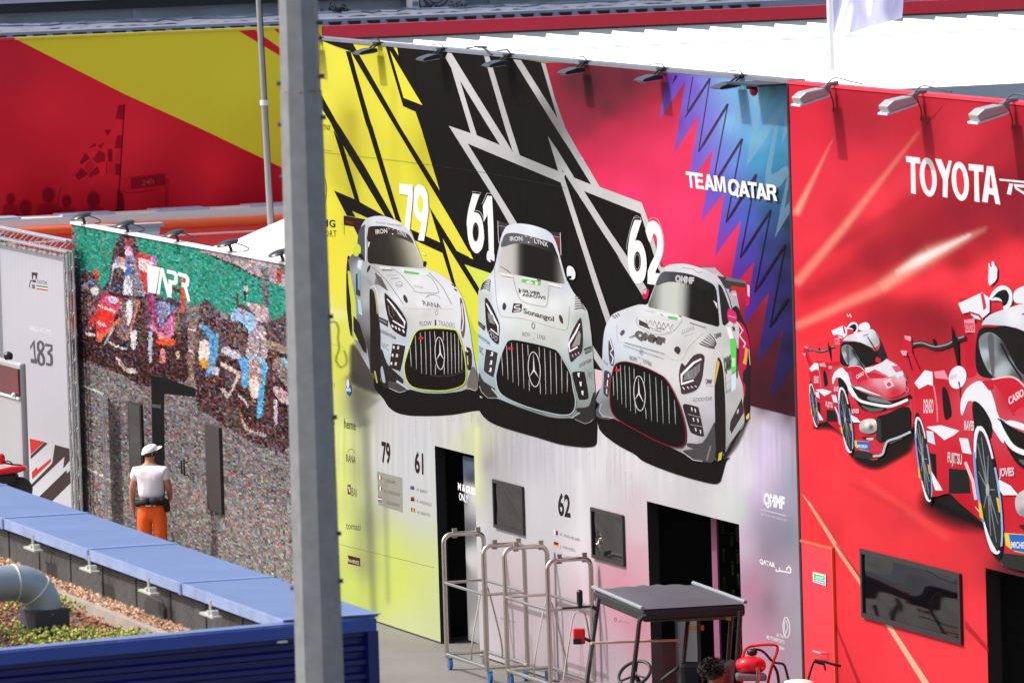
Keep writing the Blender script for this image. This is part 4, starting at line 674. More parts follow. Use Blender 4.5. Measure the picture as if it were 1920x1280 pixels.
def lettering(pr):
    K = (44, 40, 40)
    pr.text("LYNX", (603, 243), (620, 245), (0, -11), (110, 106, 40)); pr.line([(603, 281), (612, 282), (622, 283.5)], .7, (120, 112, 50))
    pr.line(sm([(596, 315), (604, 322), (611, 340), (612.5, 360), (608, 386), (600, 395)], 4, False), .9, (60, 56, 30)); pr.line([(598, 350), (606, 362), (611, 371)], [3, 2, .8], (40, 36, 24))
    pr.text("AMG", (590, 423), (629, 426), (0, -14), K, .02, 1, 1.1); pr.text("SPORT", (597, 443.5), (631, 444.5), (0, -13), (90, 88, 50), 0, 1, 1.2)
    pr.fill(ell(654.8, 729, 4.7, 11.5, 20), (40, 96, 190)); pr.fill(ell(653.8, 719, 2.6, 8, 16), (206, 232, 244)); pr.text("eva", (650.5, 733), (659, 733.5), (0, -7), W, .02)
    pr.text("heme", (645.5, 802), (667, 806), (0, -19), K, .0); pr.text("RANA", (649.5, 865), (667, 869), (-.5, -15), (56, 52, 40), .01); pr.line(sm([(652, 848), (656, 842), (662, 843), (666, 850)], 4, False), .8, (80, 80, 50))
    pr.fill("px 651.5 908 657.5 908 658 927 652 926", (120, 60, 84)); pr.line([(654, 912), (656, 922)], 1.6, W); pr.text("BAI", (659, 929), (669, 932), (0, -17), (60, 58, 44)); pr.text("tomasi", (649, 991), (676, 994), (0, -14), (56, 60, 44))
    pr.fill("px 652 1040 676 1046 675 1051 676 1061 652 1056 654 1048", (72, 42, 32)); pr.text("RAVENOL", (654, 1053.5), (674, 1058), (0, -7), (230, 222, 190), .01); pr.text("S", (623, 794.5), (628, 795.5), (0, -10), K); pr.text("91", (621, 724), (628, 725), (0, -8), (170, 180, 90))
    # numbers and drivers
    K2 = (52, 34, 34)
    pr.text("79", (716.2, 865), (732.5, 868.5), (-.8, -39), K2, .03); pr.text("61", (778, 884), (794.5, 888), (-.8, -39), K2, .03); pr.text("62", (1046.8, 964), (1070, 969), (-1, -42), (46, 42, 44), .03)
    g_ = (96, 96, 92)
    pr.fill("r8 120 590 460 680 465 1140 140 1040", (170, 174, 156), .55)
    for t_, x0, y0, x1, y1 in (("J. ZELGER", 220, 735, 368, 760), ("M. CRESSONI", 222, 885, 425, 925), ("L. HODENIUS", 222, 1030, 418, 1065), ("M. BERRY", 652, 868, 795, 892), ("R. ANDRADE", 655, 1015, 850, 1060), ("M. MARTIN", 660, 1168, 825, 1195)):
        f = _mk('r8'); pr.text(t_, f(x0, y0-8), f(x1, y1), (0, -6.2), g_, .0)
    for cols, x0, y0 in ((((40, 130, 70), W, (206, 50, 50)), 132, 640), (((40, 130, 70), W, (206, 50, 50)), 138, 788), (((250, 210, 60), (30, 30, 30), (220, 60, 40)), 575, 1072)):
        f = _mk('r8')
        if cols[0][0] == 250: cols = ((40, 36, 36), (240, 200, 50), (214, 50, 40))
        for k, c in enumerate(cols): pr.fill([f(x0+k*17, y0+k*4), f(x0+k*17+17, y0+k*4+4), f(x0+k*17+19, y0+k*4+58), f(x0+k*17+2, y0+k*4+54)], c)
    f = _mk('r8')
    for k, c in enumerate(((190, 50, 50), W, (60, 70, 150))): pr.fill([f(133, 928+k*19), f(185, 938+k*19), f(187, 957+k*19), f(135, 947+k*19)], c)
    pr.fill([f(563, 785), f(615, 790), f(619, 842), f(567, 830)], (70, 76, 160)); pr.line([f(565, 790), f(590, 810)], 1, (220, 60, 70)); pr.fill([f(570, 930), f(618, 935), f(620, 962), f(571, 955)], (206, 36, 50)); pr.fill([f(571, 955), f(620, 962), f(621, 992), f(573, 985)], (60, 40, 40))
    h = _mk('z8')
    for t_, x0, y0, x1, y1 in (("A. ALKHELAIFI", 1230, 450, 1342, 487), ("J. HANSES", 1230, 518, 1315, 543), ("L. MARTIN", 1256, 577, 1300, 588)): pr.text(t_, h(x0, y0), h(x1, y1), (0, -6), g_, 0)
    pr.fill([h(1195, 418), h(1205, 421), h(1206, 447), h(1196, 444)], W); pr.fill([h(1205, 421), h(1218, 425), h(1219, 451), h(1206, 447)], (130, 34, 70))
    for k, c in enumerate(((40, 36, 36), (214, 44, 36), (240, 200, 50))): pr.fill([h(1196, 485+k*9), h(1221, 491+k*9), h(1221, 500+k*9), h(1196, 494+k*9)], c)
    for k, c in enumerate(((60, 80, 170), W, (214, 50, 56))): pr.fill([h(1197+k*8, 548+k*2), h(1205+k*8, 550+k*2), h(1206+k*8, 578+k*2), h(1198+k*8, 576+k*2)], c)
    pr.text("IRONLYNX.COM", h(897, 922), h(980, 945), (0, -4), (120, 116, 120)); pr.line(ell(1154, 1161, 2, 3.4, 12), 1, (110, 80, 90), 1, True); pr.text("@LYNX", h(1560, 935), h(1620, 950), (0, -4), (150, 110, 120))
    # right column
    k = _mk('z9')
    pr.text("QMMF", k(455, 275), k(572, 300), (.6, -22), (246, 246, 250), .06)
    for i in range(6): pr.line([k(440+i*2, 205+i*13), k(465, 208+i*13)], 1.4, (240, 240, 248), .8)
    pr.line([k(440, 303), k(582, 340)], 2.2, (236, 232, 240), .7); pr.text("QATAR MOTOR FEDERATION", k(440, 335), k(584, 372), (0, -4), (238, 236, 242)); pr.text("QATAR", k(433, 606), k(520, 630), (0, -8.4), (246, 246, 250), .04)
    pr.line(sm([k(524, 640), k(530, 652), k(545, 650), k(580, 655), k(605, 660), k(606, 635), k(592, 628), k(585, 645)], 4, False), 2.6, (246, 246, 250)); pr.line([k(545, 630), k(548, 645)], 2, W); pr.line([k(598, 618), k(604, 620)], 1.6, W)
    pr.line(ell(1474.5, 1175.5, 6.3, 19, 24, .04), 1.8, (246, 246, 250), .95, True); pr.line(sm([k(578, 925), k(572, 960), k(580, 1000), k(592, 960), k(584, 940), k(590, 925)], 4, False), 1.4, (246, 246, 250), .9); pr.line([k(580, 1000), k(576, 1025)], 1.4, W)
    pr.text("QATAR", k(527, 1015), k(570, 1028), (0, -6), W, .02); pr.text("MOTORSPORTS", k(473, 1030), k(574, 1060), (0, -7), W, .02); pr.text("ACADEMY", k(510, 1078), k(574, 1098), (0, -6), W, .02)
mural()
# ================================================================ the black and magenta garage: doors, windows, roof
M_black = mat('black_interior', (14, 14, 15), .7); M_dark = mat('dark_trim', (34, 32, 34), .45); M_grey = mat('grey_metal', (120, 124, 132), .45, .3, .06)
M_glass = mat('wavy_dark_glass', (9, 9, 11), .05, 0, 0, 4, .06, .6, .6); M_white = mat('white_roof_sheet', (250, 250, 250), .45, 0, .02, 1.5)
M_side = mat('white_panel', (210, 212, 214), .6, 0, .04, 2)
def wbox(mb, pl, s0, s1, z0, z1, o0, o1): return mb.box(pl.at(s0, z0, o0), pl.u*(s1-s0), ZZ*(z1-z0), pl.n*(o1-o0))
def dsg(pl, name, m, parent, s0, s1, z0, z1, o0, o1, **k): return wbox(MB(), pl, s0, s1, z0, z1, o0, o1).build(name, m, parent, **k)
def window(pl, corners, parent, fr=.03, label=None):
    a = [pl.sz(*c) for c in P(corners)]; s0 = (a[0][0]+a[3][0])/2; s1 = (a[1][0]+a[2][0])/2; z1 = (a[0][1]+a[1][1])/2; z0 = (a[2][1]+a[3][1])/2
    m = MB()
    for q in ((s0, s1, z1-fr, z1), (s0, s1, z0, z0+fr), (s0, s0+fr, z0+fr, z1-fr), (s1-fr, s1, z0+fr, z1-fr)): wbox(m, pl, *q, .008, .03)
    w_ = m.build('window', M_dark, parent)
    g = MB(); nx, nz = 20, 10; vs = []                         # a pane of plastic sheet, slightly warped
    for j in range(nz+1):
        for i in range(nx+1):
            vs.append(pl.at(s0+fr+(s1-s0-2*fr)*i/nx, z0+fr+(z1-z0-2*fr)*j/nz, .012+.004*math.sin(i*.38+j*.45)*math.cos(j*.5+.3)))
    g.add(vs, [(j*(nx+1)+i, j*(nx+1)+i+1, (j+1)*(nx+1)+i+1, (j+1)*(nx+1)+i) for j in range(nz) for i in range(nx)])
    p_ = g.build('pane', M_glass, None, smooth='all'); p_.parent = w_
    p_.matrix_parent_inverse = w_.matrix_world.inverted() if False else Matrix.Translation(-(w_.parent.location if w_.parent else Vector((0, 0, 0)))).inverted()@Matrix.Translation(-(w_.parent.location))
    return w_
def sub(o, par):                                             # parent a sub-part whose mesh is in world coordinates
    o.parent = par; o.matrix_parent_inverse = Matrix.Identity(4); return o
window(WALL, "z8 860 130 1030 180 1037 452 870 402", garage, .035)
window(WALL, "z8 1413 288 1593 340 1603 630 1422 570", garage, .035)
DEEP = 22.0
def shell():
    m = MB(); t = .06
    # wall thickness behind the print, round the openings, far and near ends, back
    segs = [(S_L, D1[0], 0, Z_T), (D1[0], D1[1], D1[3], Z_T), (D1[1], D2[0], 0, Z_T), (D2[0], D2[1], D2[3], Z_T), (D2[1], S_R, 0, Z_T)]
    for s0, s1, z0, z1 in segs: wbox(m, WALL, s0, s1, z0, z1, -.12, -.004)
    m.build('wall_panel', M_dark, garage)
    e = MB(); wbox(e, WALL, S_L, S_L+.1, 0, Z_T-.1, -DEEP, -.13); wbox(e, WALL, S_R-.1, S_R, 0, Z_T-.1, -DEEP, -.13); wbox(e, WALL, S_L+.1, S_R-.1, 0, Z_T-.1, -DEEP, -DEEP+.1); e.build('side_wall', M_side, garage)
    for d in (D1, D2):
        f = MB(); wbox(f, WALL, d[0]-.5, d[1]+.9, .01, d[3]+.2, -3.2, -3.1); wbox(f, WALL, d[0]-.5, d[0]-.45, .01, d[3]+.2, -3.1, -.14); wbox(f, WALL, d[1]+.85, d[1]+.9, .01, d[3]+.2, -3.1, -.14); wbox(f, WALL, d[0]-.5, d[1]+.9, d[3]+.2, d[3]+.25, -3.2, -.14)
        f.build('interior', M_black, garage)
shell()
# doorway 1: open leaf with its notice
sA, sB = WALL.sz(857, 900)[0], WALL.sz(893, 900)[0]
door = dsg(WALL, 'door', mat('door_panel', (150, 156, 164), .25, 0, 0), garage, sA, D1[1]-.02, .12, D1[3]-.06, -.12, -.08)
PD = Plane(WALL.at(0, 0, -.075), E_, N_); pr = Print(PD, 0.8)
z0, z1 = .12, D1[3]-.06
pr.fill([tuple(PD.px_np(np.array([[s, z]]))[0]) for s, z in ((sA, z0), (D1[1]-.02, z0), (D1[1]-.02, z1), (sA, z1))], idw([(870,860,70,80,96),(885,870,80,90,110),(885,895,60,66,80),(880,920,170,170,170),(890,930,184,184,184),(866,930,50,54,64),(866,1000,80,84,90),(885,1050,176,176,178),(864,1060,60,62,70),(890,1180,150,150,154),(868,1180,60,60,66)], 4, 4), maxlen=5)
pr.text("M & GUES", (859, 917), (892, 927.5), (0, -13), (240, 240, 242), .03); pr.text("ONLY", (861, 936), (878, 942.5), (0, -14), (230, 230, 234), .02)
o_ = pr.build('notice', SHADED); sub(o_, door)
# doorway 2: black curtain with repeated words, a pink lit jamb
dsg(WALL, 'curtain', M_black, garage, WALL.sz(1288, 1000)[0], D2[1]+.6, .02, D2[3]+.1, -.9, -.86)
PC = Plane(WALL.at(0, 0, -.855), E_, N_); pr = Print(PC, .8)
for j, x in enumerate((1300, 1312, 1340, 1352, 1378, 1368, 1326)):
    y = 975+12*(j % 3)
    while y < 1250:
        b = 48+(j*7+int(y)) % 4*2
        pr.text("LYNX" if (int(y/40)+j) % 2 else "IRON", (x+(y-960)*.03, y), (x+(y-960)*.03+.9, y+26), (5.5, 0), (96, 110, 30), 0, .8); y += 44+9*(j % 2)
pr.build('curtain_lettering', SHADED, garage)
dsg(WALL, 'inner_jamb', mat('pink_jamb', (120, 62, 90), .6), garage, WALL.sz(1277, 1100)[0], WALL.sz(1287, 1100)[0], .02, D2[3], -.36, -.34)
dsg(WALL, 'door_leaf', mat('charcoal_door', (58, 58, 62), .5), garage, D2[0]+.02, WALL.sz(1262, 1200)[0], .03, 1.25, -.3, -.26)
# coping along the top of the wall
c_ = MB(); wbox(c_, WALL, S_L, S_R, Z_T+.002, Z_T+.035, -.16, .010); c_.build('coping', mat('coping_grey', (128, 130, 142), .4, .4, .05), garage)

def saw_roof(name, pl, s0, s1, o_start, o_end, z, per, h, m, parent, slope=0.0, end=True):
    """ribbed sheets whose ribs run along the garage; stepped profile across it"""
    mb = MB(); n = int((o_start-o_end)/per); prof = []
    for i in range(n):
        o = o_start-i*per; prof.append((o, z)); prof.append((o-.03, z+h)); 
    prof.append((o_start-n*per, z))
    vs = []
    for (o, zz) in prof: vs += [pl.at(s0, zz, o), pl.at(s1, zz+slope, o)]
    fs = [(2*i, 2*i+1, 2*i+3, 2*i+2) for i in range(len(prof)-1)]
    mb.add(vs, fs)
    if end:                                                   # closed near and far ends
        for s_, dz in ((s0, 0), (s1, slope)):
            top_ = [pl.at(s_, zz+dz, o) for o, zz in prof]; k = len(mb.v); mb.v += [tuple(p) for p in top_]+[tuple(p-ZZ*.14-ZZ*(p.z-z-dz)) for p in top_]
            L = len(top_); mb.f += [(k+i, k+i+1, k+L+i+1, k+L+i) for i in range(L-1)]
    return mb.build(name, m, parent)
# split of the two roof decks, read on the roof plane
def roof_s(x, y, z): p = gpt(x, y, z)-WALL.o; return p.dot(WALL.u), p.dot(WALL.n)
ZR = Z_T-.10
s_near = roof_s(1640, 168, ZR)[0]; s_mid = roof_s(1591, 60, ZR)[0]; s_far = roof_s(1300, 51, ZR+.18)[0]
print('roof', S_L, S_R, s_near, s_mid, s_far, Z_T)
saw_roof('roof', WALL, s_mid-.5, s_near, -.2, -14, ZR-.10, .40, .09, M_white, garage, end=False)
dsg(WALL, 'roof_end', mat('black_felt_edge', (26, 26, 30), .7), garage, s_near+.002, s_near+.06, ZR-1.3, ZR-.003, -14, -.2)
saw_roof('roof', WALL, s_far, s_mid, -.2, -16, ZR+.04, .40, .09, M_white, garage)
# loose cables and a rod lying on the roof edge
def cable(pts, r=.012, name='cable', m=M_dark, parent=garage): MB().tube(sm3(pts), r, 5).build(name, m, parent, smooth=True)
def sm3(pts, n=5):
    out = []; m = len(pts)
    for i in range(m-1):
        p0, p1, p2, p3 = [Vector(pts[min(max(i+j-1, 0), m-1)]) for j in range(4)]
        for k in range(n):
            t = k/n; out.append(0.5*((2*p1)+(-p0+p2)*t+(2*p0-5*p1+4*p2-p3)*t*t+(-p0+3*p1-3*p2+p3)*t**3))
    return out+[Vector(pts[-1])]
MB().tube([gpt(905, 88, Z_T+.1), gpt(922, 103, Z_T+.06)], .012, 5).tube([gpt(876, 91, Z_T+.12), gpt(890, 88, Z_T+.15), gpt(912, 89, Z_T+.12)], .01, 5).build('cable', M_dark, garage)

# ---------------------------------------------------------------- floodlights on the walls
def flood_black(px, py, i):
    S, Z = WALL.sz(px, py); base = WALL.at(S, Z_T+.0, 0)
    t = empty('floodlight', base, '', 'floodlight', 'black floodlights along the top of the black and magenta garage wall')
    u, n = WALL.u, WALL.n
    arm = MB()
    for d in (-.05, .05): arm.tube([base+u*d-n*.02+ZZ*.03, base+u*d+n*.05+ZZ*.015, base+u*d*1.3+n*.11-ZZ*.03], .011, 6)
    arm.cbox(base+n*.02+ZZ*.035, u*.16, n*.08, ZZ*.02); arm.build('bracket', M_dark, t)
    h = MB(); c = base+n*.175-ZZ*.052; tilt = (n*.97-ZZ*.10).normalized(); up = tilt.cross(u).normalized(); up = up if up.z > 0 else -up
    h.prism([c-tilt*.11-up*.022, c+tilt*.10-up*.024, c+tilt*.12-up*.010, c+tilt*.08+up*.010, c-tilt*.03+up*.028, c-tilt*.11+up*.02], u*.26).v
    h.v = [tuple(Vector(v)-u*.13) for v in h.v]; h.build('housing', mat('black_casting', (28, 28, 32), .3), t, bevel=.006)
    MB().cbox(c-up*.028, u*.22, tilt*.17, up*.006).build('lens', mat('lamp_glass', (190, 200, 210), .12), t)
    MB().tube(sm3([base+u*.04+ZZ*.04, base+n*.04+u*.02+ZZ*.09, base-n*.02-u*.2+ZZ*.08, base-n*.06-u*.6+ZZ*.055]), .006, 5).build('cable', M_dark, t)
    return t
FL = []
for i, (px, py) in enumerate(((601, 85), (712, 92), (832, 104), (957, 117), (1100, 128), (1246, 143), (1392, 155))): FL.append(flood_black(px, py, i))
for t, l in zip(FL, ("black floodlight at the far left end of the zigzag wall beside the grey lamp post", "black floodlight over the yellow stretch of wall, second from the left", "black floodlight just left of the first silver zigzag stripe", "black floodlight over the black field between two silver stripes",
    "black floodlight over the dark maroon part of the wall", "black floodlight where the magenta print turns purple", "black floodlight over the light blue corner of the wall")): t['label'] = l
# red beacon near the corner
S, Z = WALL.sz(1449, 158); b = WALL.at(S, Z_T, .0)
t = empty('beacon', b, 'small red beacon hanging from a black bar at the blue corner of the wall', 'beacon')
MB().cbox(b+WALL.n*.16-ZZ*.01, WALL.u*.85, WALL.n*.32, ZZ*.02).build('bracket', M_dark, t)
MB().ball(b+WALL.n*.20-ZZ*.075, .042, 12, 8, (1, 1, 1.3)).build('lens', mat('red_lens', (190, 16, 34), .15), t, smooth='all'); MB().tube([b+WALL.n*.22-ZZ*.01, b+WALL.n*.22-ZZ*.06], .055, 12).build('cap', M_dark, t)

# ================================================================ red garage (right)
T0 = WALL.at(WALL.sz(1496.5, 600)[0], 0, .03); RED = Plane(T0, E_, N_)
redg = empty('garage_building', T0, 'bright red garage with red and white race cars printed on its wall', 'building')
TZ = RED.sz(1700, 178)[1]; TS = RED.sz(2080, 600)[0]; TDo = (RED.sz(1850, 1160)[0], RED.sz(2060, 1200)[0], -1, RED.sz(1880, 1072)[1])
def red_mural():
    pr = Print(RED, .56)
    f = idw([(1500,170,224,44,66),(1560,180,200,40,60),(1520,230,226,46,68),(1500,300,238,50,72),(1600,190,190,40,58),(1640,230,196,46,64),(1600,300,230,52,74),(1560,330,236,54,76),(1520,400,238,56,76),(1700,220,196,40,58),(1740,270,196,44,60),(1800,260,214,50,70),(1860,300,196,40,56),(1900,260,190,38,56),(1880,360,160,34,50),(1910,420,150,34,50),
        (1680,320,216,52,70),(1640,380,244,60,78),(1580,430,206,44,60),(1560,480,232,52,66),(1520,440,240,56,74),(1600,520,226,50,64),(1640,480,170,38,52),(1700,420,180,40,52),(1760,430,170,36,50),(1800,400,150,34,50),(1720,470,150,34,48),(1850,440,168,36,50),(1900,480,240,56,70),(1800,490,176,36,48),(1760,520,244,58,72),(1850,520,250,60,72),(1800,560,250,58,72),
        (1700,540,248,58,70),(1600,570,230,48,60),(1650,600,196,42,54),(1720,600,180,38,50),(1760,610,160,34,46),(1560,600,244,54,66),(1510,560,236,50,66),(1505,700,250,60,72),(1500,800,250,58,68),(1520,900,240,56,68),(1560,900,250,62,72),(1600,1000,250,62,70),(1560,1000,226,52,64),(1520,1000,250,60,68),(1650,960,236,56,66),(1700,980,220,54,64),(1720,900,246,60,68),
        (1700,1010,240,58,66),(1800,1050,226,56,64),(1840,1010,206,48,60),(1760,1020,236,54,62),(1900,1060,90,40,46),(1600,1200,250,62,72),(1520,1200,248,58,68),(1700,1220,250,66,76),(1800,1250,248,66,76),(1830,1150,244,62,72),(1550,1100,250,58,66),(1590,1100,252,66,74)], 4.5, 26)
    step = .045; sl = list(np.linspace(0, TDo[0], int(TDo[0]/step)))+list(np.linspace(TDo[0], TDo[1], 50))[1:]+[TS]
    zl = list(np.linspace(.02, TDo[3], 60))+list(np.linspace(TDo[3], TZ, 150))[1:]
    def f2(q):
        dk = (140, 26, 42); br = (250, 62, 78)
        return blend(f(q), q, [(1500, 560, 1930, 330, 16, 46, (156, 30, 46), .5, .6), (1560, 470, 1930, 240, 8, 20, (172, 36, 52), .35, .5), (1640, 560, 1930, 620, 16, 44, dk, .1, .75), (1700, 600, 90, 40, 4, dk, .5), (1490, 470, 1760, 300, 12, 24, br, .3, .5), (1560, 560, 1930, 500, 8, 24, br, .4, .5),
            (1620, 230, 60, 40, -40, (170, 36, 54), .5), (1790, 330, 1930, 250, 10, 20, (186, 44, 60), .5, .5), (1900, 360, 60, 50, 0, (140, 30, 46), .6),
            (1561, 262, 1492, 402, 1.6, 7, (246, 176, 150), .2, .85), (1724, 246, 1580, 430, 3, 8, (240, 160, 136), .2, .75), (1580, 430, 1492, 532, 8, 9, (242, 156, 134), .75, .65),
            (1850, 428, 1740, 480, 4, 15, (250, 190, 170), .2, .8), (1740, 480, 1650, 540, 15, 11, (248, 176, 156), .85, .75), (1650, 540, 1492, 612, 11, 8, (244, 150, 132), .75, .7), (1820, 440, 1720, 490, 3, 9, (254, 246, 242), .6, .98), (1720, 490, 1680, 512, 9, 5, (254, 240, 232), .95, .4),
            (1700, 830, 1800, 950, 20, 30, (190, 40, 52), .3, .4), (1620, 900, 1780, 1010, 6, 8, (252, 96, 86), .4, .3), (1590, 905, 1700, 960, 4, 6, (196, 44, 54), .4, .3)])
    pr.grid(sl, zl, f2, (TDo,))
    PE = (246, 170, 140)
    for s_, c, a, fe in (("z9 670 215 720 270 1012 715 1012 750 880 560", (250, 180, 150), .85, 2.5), ("z9 1140 950 1170 950 1400 1300 1360 1300", (252, 200, 170), .92, 2)):
        pr.soft(s_, c, a, fe)
    for s_ in ("z9 860 500 870 500 1200 950 1190 960", "z9 1590 930 1720 1080 1720 1110 1590 970", "z9 720 600 1010 1300 990 1300", "z3 1400 660 1330 760 1500 560"): pr.soft(s_, (190, 40, 54), .5, 4)
    toyota_cars(pr)
    WW = (250, 248, 250)
    # maker's name
    k = _mk('z3')
    for s_ in ("z3 1255 878 1335 888 1338 922 1308 918 1312 1092 1285 1088 1283 914 1258 912",
        "z3 1418 892 1455 897 1480 960 1498 903 1514 906 1492 1015 1490 1112 1463 1108 1464 1010", "z3 1608 922 1692 930 1692 968 1664 965 1670 1138 1642 1133 1640 962 1610 958"): pr.fill(s_, WW)
    pr.fill("z3 1712 934 1748 938 1788 1152 1760 1146 1750 1098 1722 1092 1716 1140 1685 1135", WW); pr.fill("z3 1728 985 1733 985 1745 1060 1726 1057", (206, 48, 64))
    for cx, cy, rx, ry in ((1382, 997, 47, 110), (1562, 1020, 48, 110)):
        pr.fill([k(x, y) for x, y in ell(cx, cy, rx, ry, 30, .08)], WW); pr.fill([k(x, y) for x, y in ell(cx, cy, rx-26, ry-34, 26, .08)], (226, 56, 74))
    pr.fill("z3 1780 1005 1960 1022 1960 1034 1785 1016", WW); pr.fill("z3 1838 1032 1860 1034 1848 1096 1825 1092", WW); pr.fill("z3 1862 1035 1990 1045 1990 1062 1875 1052 1990 1120 1990 1140 1870 1062", WW)
    pr.build('wall', SHADED, redg)
def toyota_cars(pr):
    CR = (206, 34, 58); CRd = (176, 28, 48); WH = (236, 240, 248); BK = (30, 28, 28)
    # soft floor shadows
    pr.soft(sm("t2 260 720 500 740 700 880 760 1080 860 1200 1080 1270 1300 1180 1500 1060 1560 980 1600 700 900 600 400 600", 3), BK, .92, 10)
    pr.soft(sm("t6 420 330 560 500 900 660 1250 700 1400 760 1500 1000 1700 1150 2300 1300 2300 500 1300 200 600 100", 3), BK, .95, 34)
    pr.soft("px 1738 925 1760 945 1800 965 1850 990 1900 1062 2080 1140 2080 860 1800 850", BK, .97, 16)
    def car(m, big):
        """one prototype racer; m maps the small car's readings (crops t1/t2) onto the wall"""
        f = lambda s: [m(x, y) for x, y in P(s)]
        fs = lambda s, n=3: sm(f(s), n)
        red = idw([m(*p)+c for p, c in (((1520,690),(206,36,54)),((1545,690),(190,30,48)),((1530,720),(214,40,60)),((1560,760),(206,34,52)),((1580,700),(226,90,110)),((1610,700),(190,30,50)),((1630,690),(214,44,64)),((1640,715),(226,120,140)),((1660,720),(230,150,166)),((1690,720),(222,90,110)),((1700,735),(206,50,70)),((1680,745),(200,36,54)),((1620,770),(206,34,54)),((1640,775),(196,30,46)),((1600,800),(206,34,52)),((1560,800),(190,26,44)),((1600,660),(200,30,50)))], 3, 5)
        # far wing and tail
        pr.fill(f("t1 130 640 175 640 185 740 240 860 470 850 600 830 640 700 560 580 690 520 640 940 560 1000 230 960 190 900 150 740 110 740"), CR)
        pr.line(sm(f("t1 180 690 250 680 340 708 420 690 470 662 540 640"), 4, False), 4.6*big, (44, 46, 48)); pr.line(sm(f("t1 190 682 250 676 335 700 420 684 470 655 530 634"), 4, False), 1.4*big, (150, 160, 164))
        pr.fill(f("t1 445 560 470 640 490 640 500 850 480 800 450 660"), BK); pr.line(f("t1 150 740 185 850"), 1.4*big, (70, 30, 36)); pr.fill(f("t1 320 650 335 650 345 700 325 690"), BK)
        for s_ in ("t1 130 630 175 635 178 665 140 655", "t1 105 725 150 725 145 760 120 755"): pr.fill(f(s_), (240, 160, 176))
        # tail fin
        pr.fill(f("t1 490 425 650 355 700 390 700 480 640 530 600 520 560 480 520 490"), WH); pr.fill(f("t1 640 360 660 360 680 450 660 470"), (214, 60, 84)); pr.line(f("t1 560 480 630 500 660 540"), 2*big, CR)
        pr.fill(f("t1 530 530 600 520 605 610 540 610"), (236, 150, 166)); pr.text("TOYOTA" if big > 1 else "TOYOTA", m(*P("t1 535 600")[0]), m(*P("t1 600 600")[0]), (0, -8*big), CR, .02)
        # body
        body = "t1 200 950 250 850 330 830 400 850 470 880 560 900 620 860 620 650 660 580 820 460 900 420 1020 405 1090 450 1150 560 1240 790 1360 860 1460 1000 1500 1150 t2 1560 330 1570 760 1300 900 1200 1000 1100 1150 900 1120 800 1080 780 1090 700 900 660 830 500 700 430 640 330 660 260 600 220 400 210 100 t1 205 1100"
        pr.fill(fs(body), red, maxlen=7*big)
        # airbox, cockpit
        pr.fill(fs("t1 860 400 870 345 940 312 990 330 1010 400 900 425"), WH); pr.fill(fs("t1 700 400 740 330 800 310 850 350 848 430 800 470 780 410"), WH); pr.fill(fs("t1 718 395 760 350 810 338 832 380 815 430 790 440 780 400 740 385"), BK)
        pr.fill(fs("t1 650 560 700 500 840 450 1020 405 1090 450 1140 540 1120 620 1040 650 880 580 700 560"), idw([m(*p)+c for p, c in (((1595,640),(206,214,226)),((1610,630),(240,242,250)),((1630,625),(226,230,240)),((1645,640),(170,178,184)),((1650,625),(190,198,206)),((1600,630),(220,226,236)))], 3, 4), maxlen=6*big)
        pr.fill(fs("t1 615 650 650 580 740 575 800 565 900 590 1010 640 1090 700 1160 620 1110 500 1150 560 1240 790 1180 850 1050 880 930 920 880 880 760 900 650 890 610 820"), BK)
        pr.fill(fs("t1 1080 450 1140 540 1240 790 1180 840 1110 720 1150 600"), (36, 40, 42))
        gl = idw([m(*p)+c for p, c in (((1585,665),(180,192,200)),((1592,672),(120,126,132)),((1600,680),(176,190,196)),((1615,685),(90,96,100)),((1585,655),(120,130,136)),((1605,660),(60,64,68)))], 4, 2)
        pr.fill(fs("t1 630 660 680 610 740 620 800 680 880 830 950 900 880 920 730 890 660 790"), gl, maxlen=5*big); pr.fill(fs("t1 690 640 730 640 735 880 715 860"), (96, 98, 104)); pr.line(f("t1 780 680 830 780 920 910"), 1.8*big, BK); pr.line(f("t1 975 500 1030 590 1110 710"), [1.5*big, 2.5*big, 1*big], BK); pr.line(f("t1 920 495 990 468"), 1*big, (90, 60, 66))
        # nose and fenders
        pr.fill(f("t1 940 920 1060 900 1180 840 1230 800 1380 890 1300 900 1480 1150 1400 1080 1330 1090 1240 1020 1080 940 1000 980 960 990"), (232, 226, 238)); pr.fill(f("t1 1100 770 1160 800 1150 860 1080 830"), (220, 34, 50))
        pr.fill(fs("t1 540 980 600 930 650 920 700 960 740 1060 760 1130 830 1200 t2 1160 300 1000 230 880 180 800 190 800 320 740 250 700 180 640 90 600 60 t1 560 1050 520 1140 510 1060"), WH); pr.fill(f("t1 650 920 720 910 730 960 700 980"), CR); pr.fill(fs("t1 720 910 850 900 920 940 960 1040 1000 1110 880 1140 840 1100 790 1000"), CR); pr.line(sm(f("t1 720 908 850 892 930 945 985 1030 1100 1100"), 4, False), 1.6*big, (240, 200, 206))
        pr.text("CASIO", m(*P("t1 835 1070")[0]), m(*P("t1 935 1010")[0]), (-1*big, -7*big), (244, 226, 230), .03)
        pr.fill(fs("t1 970 1000 1080 985 1230 1040 1200 1070 1110 1095 1020 1060"), CR); pr.fill(fs("t2 870 130 1000 70 1200 60 1460 20 1480 240 1300 320 1160 270 1000 220"), idw([m(*p)+c for p, c in (((1620,712),(214,60,84)),((1650,715),(230,160,176)),((1690,705),(232,180,194)),((1680,735),(206,40,60)),((1640,735),(216,70,92)))], 3, 5), maxlen=7*big)
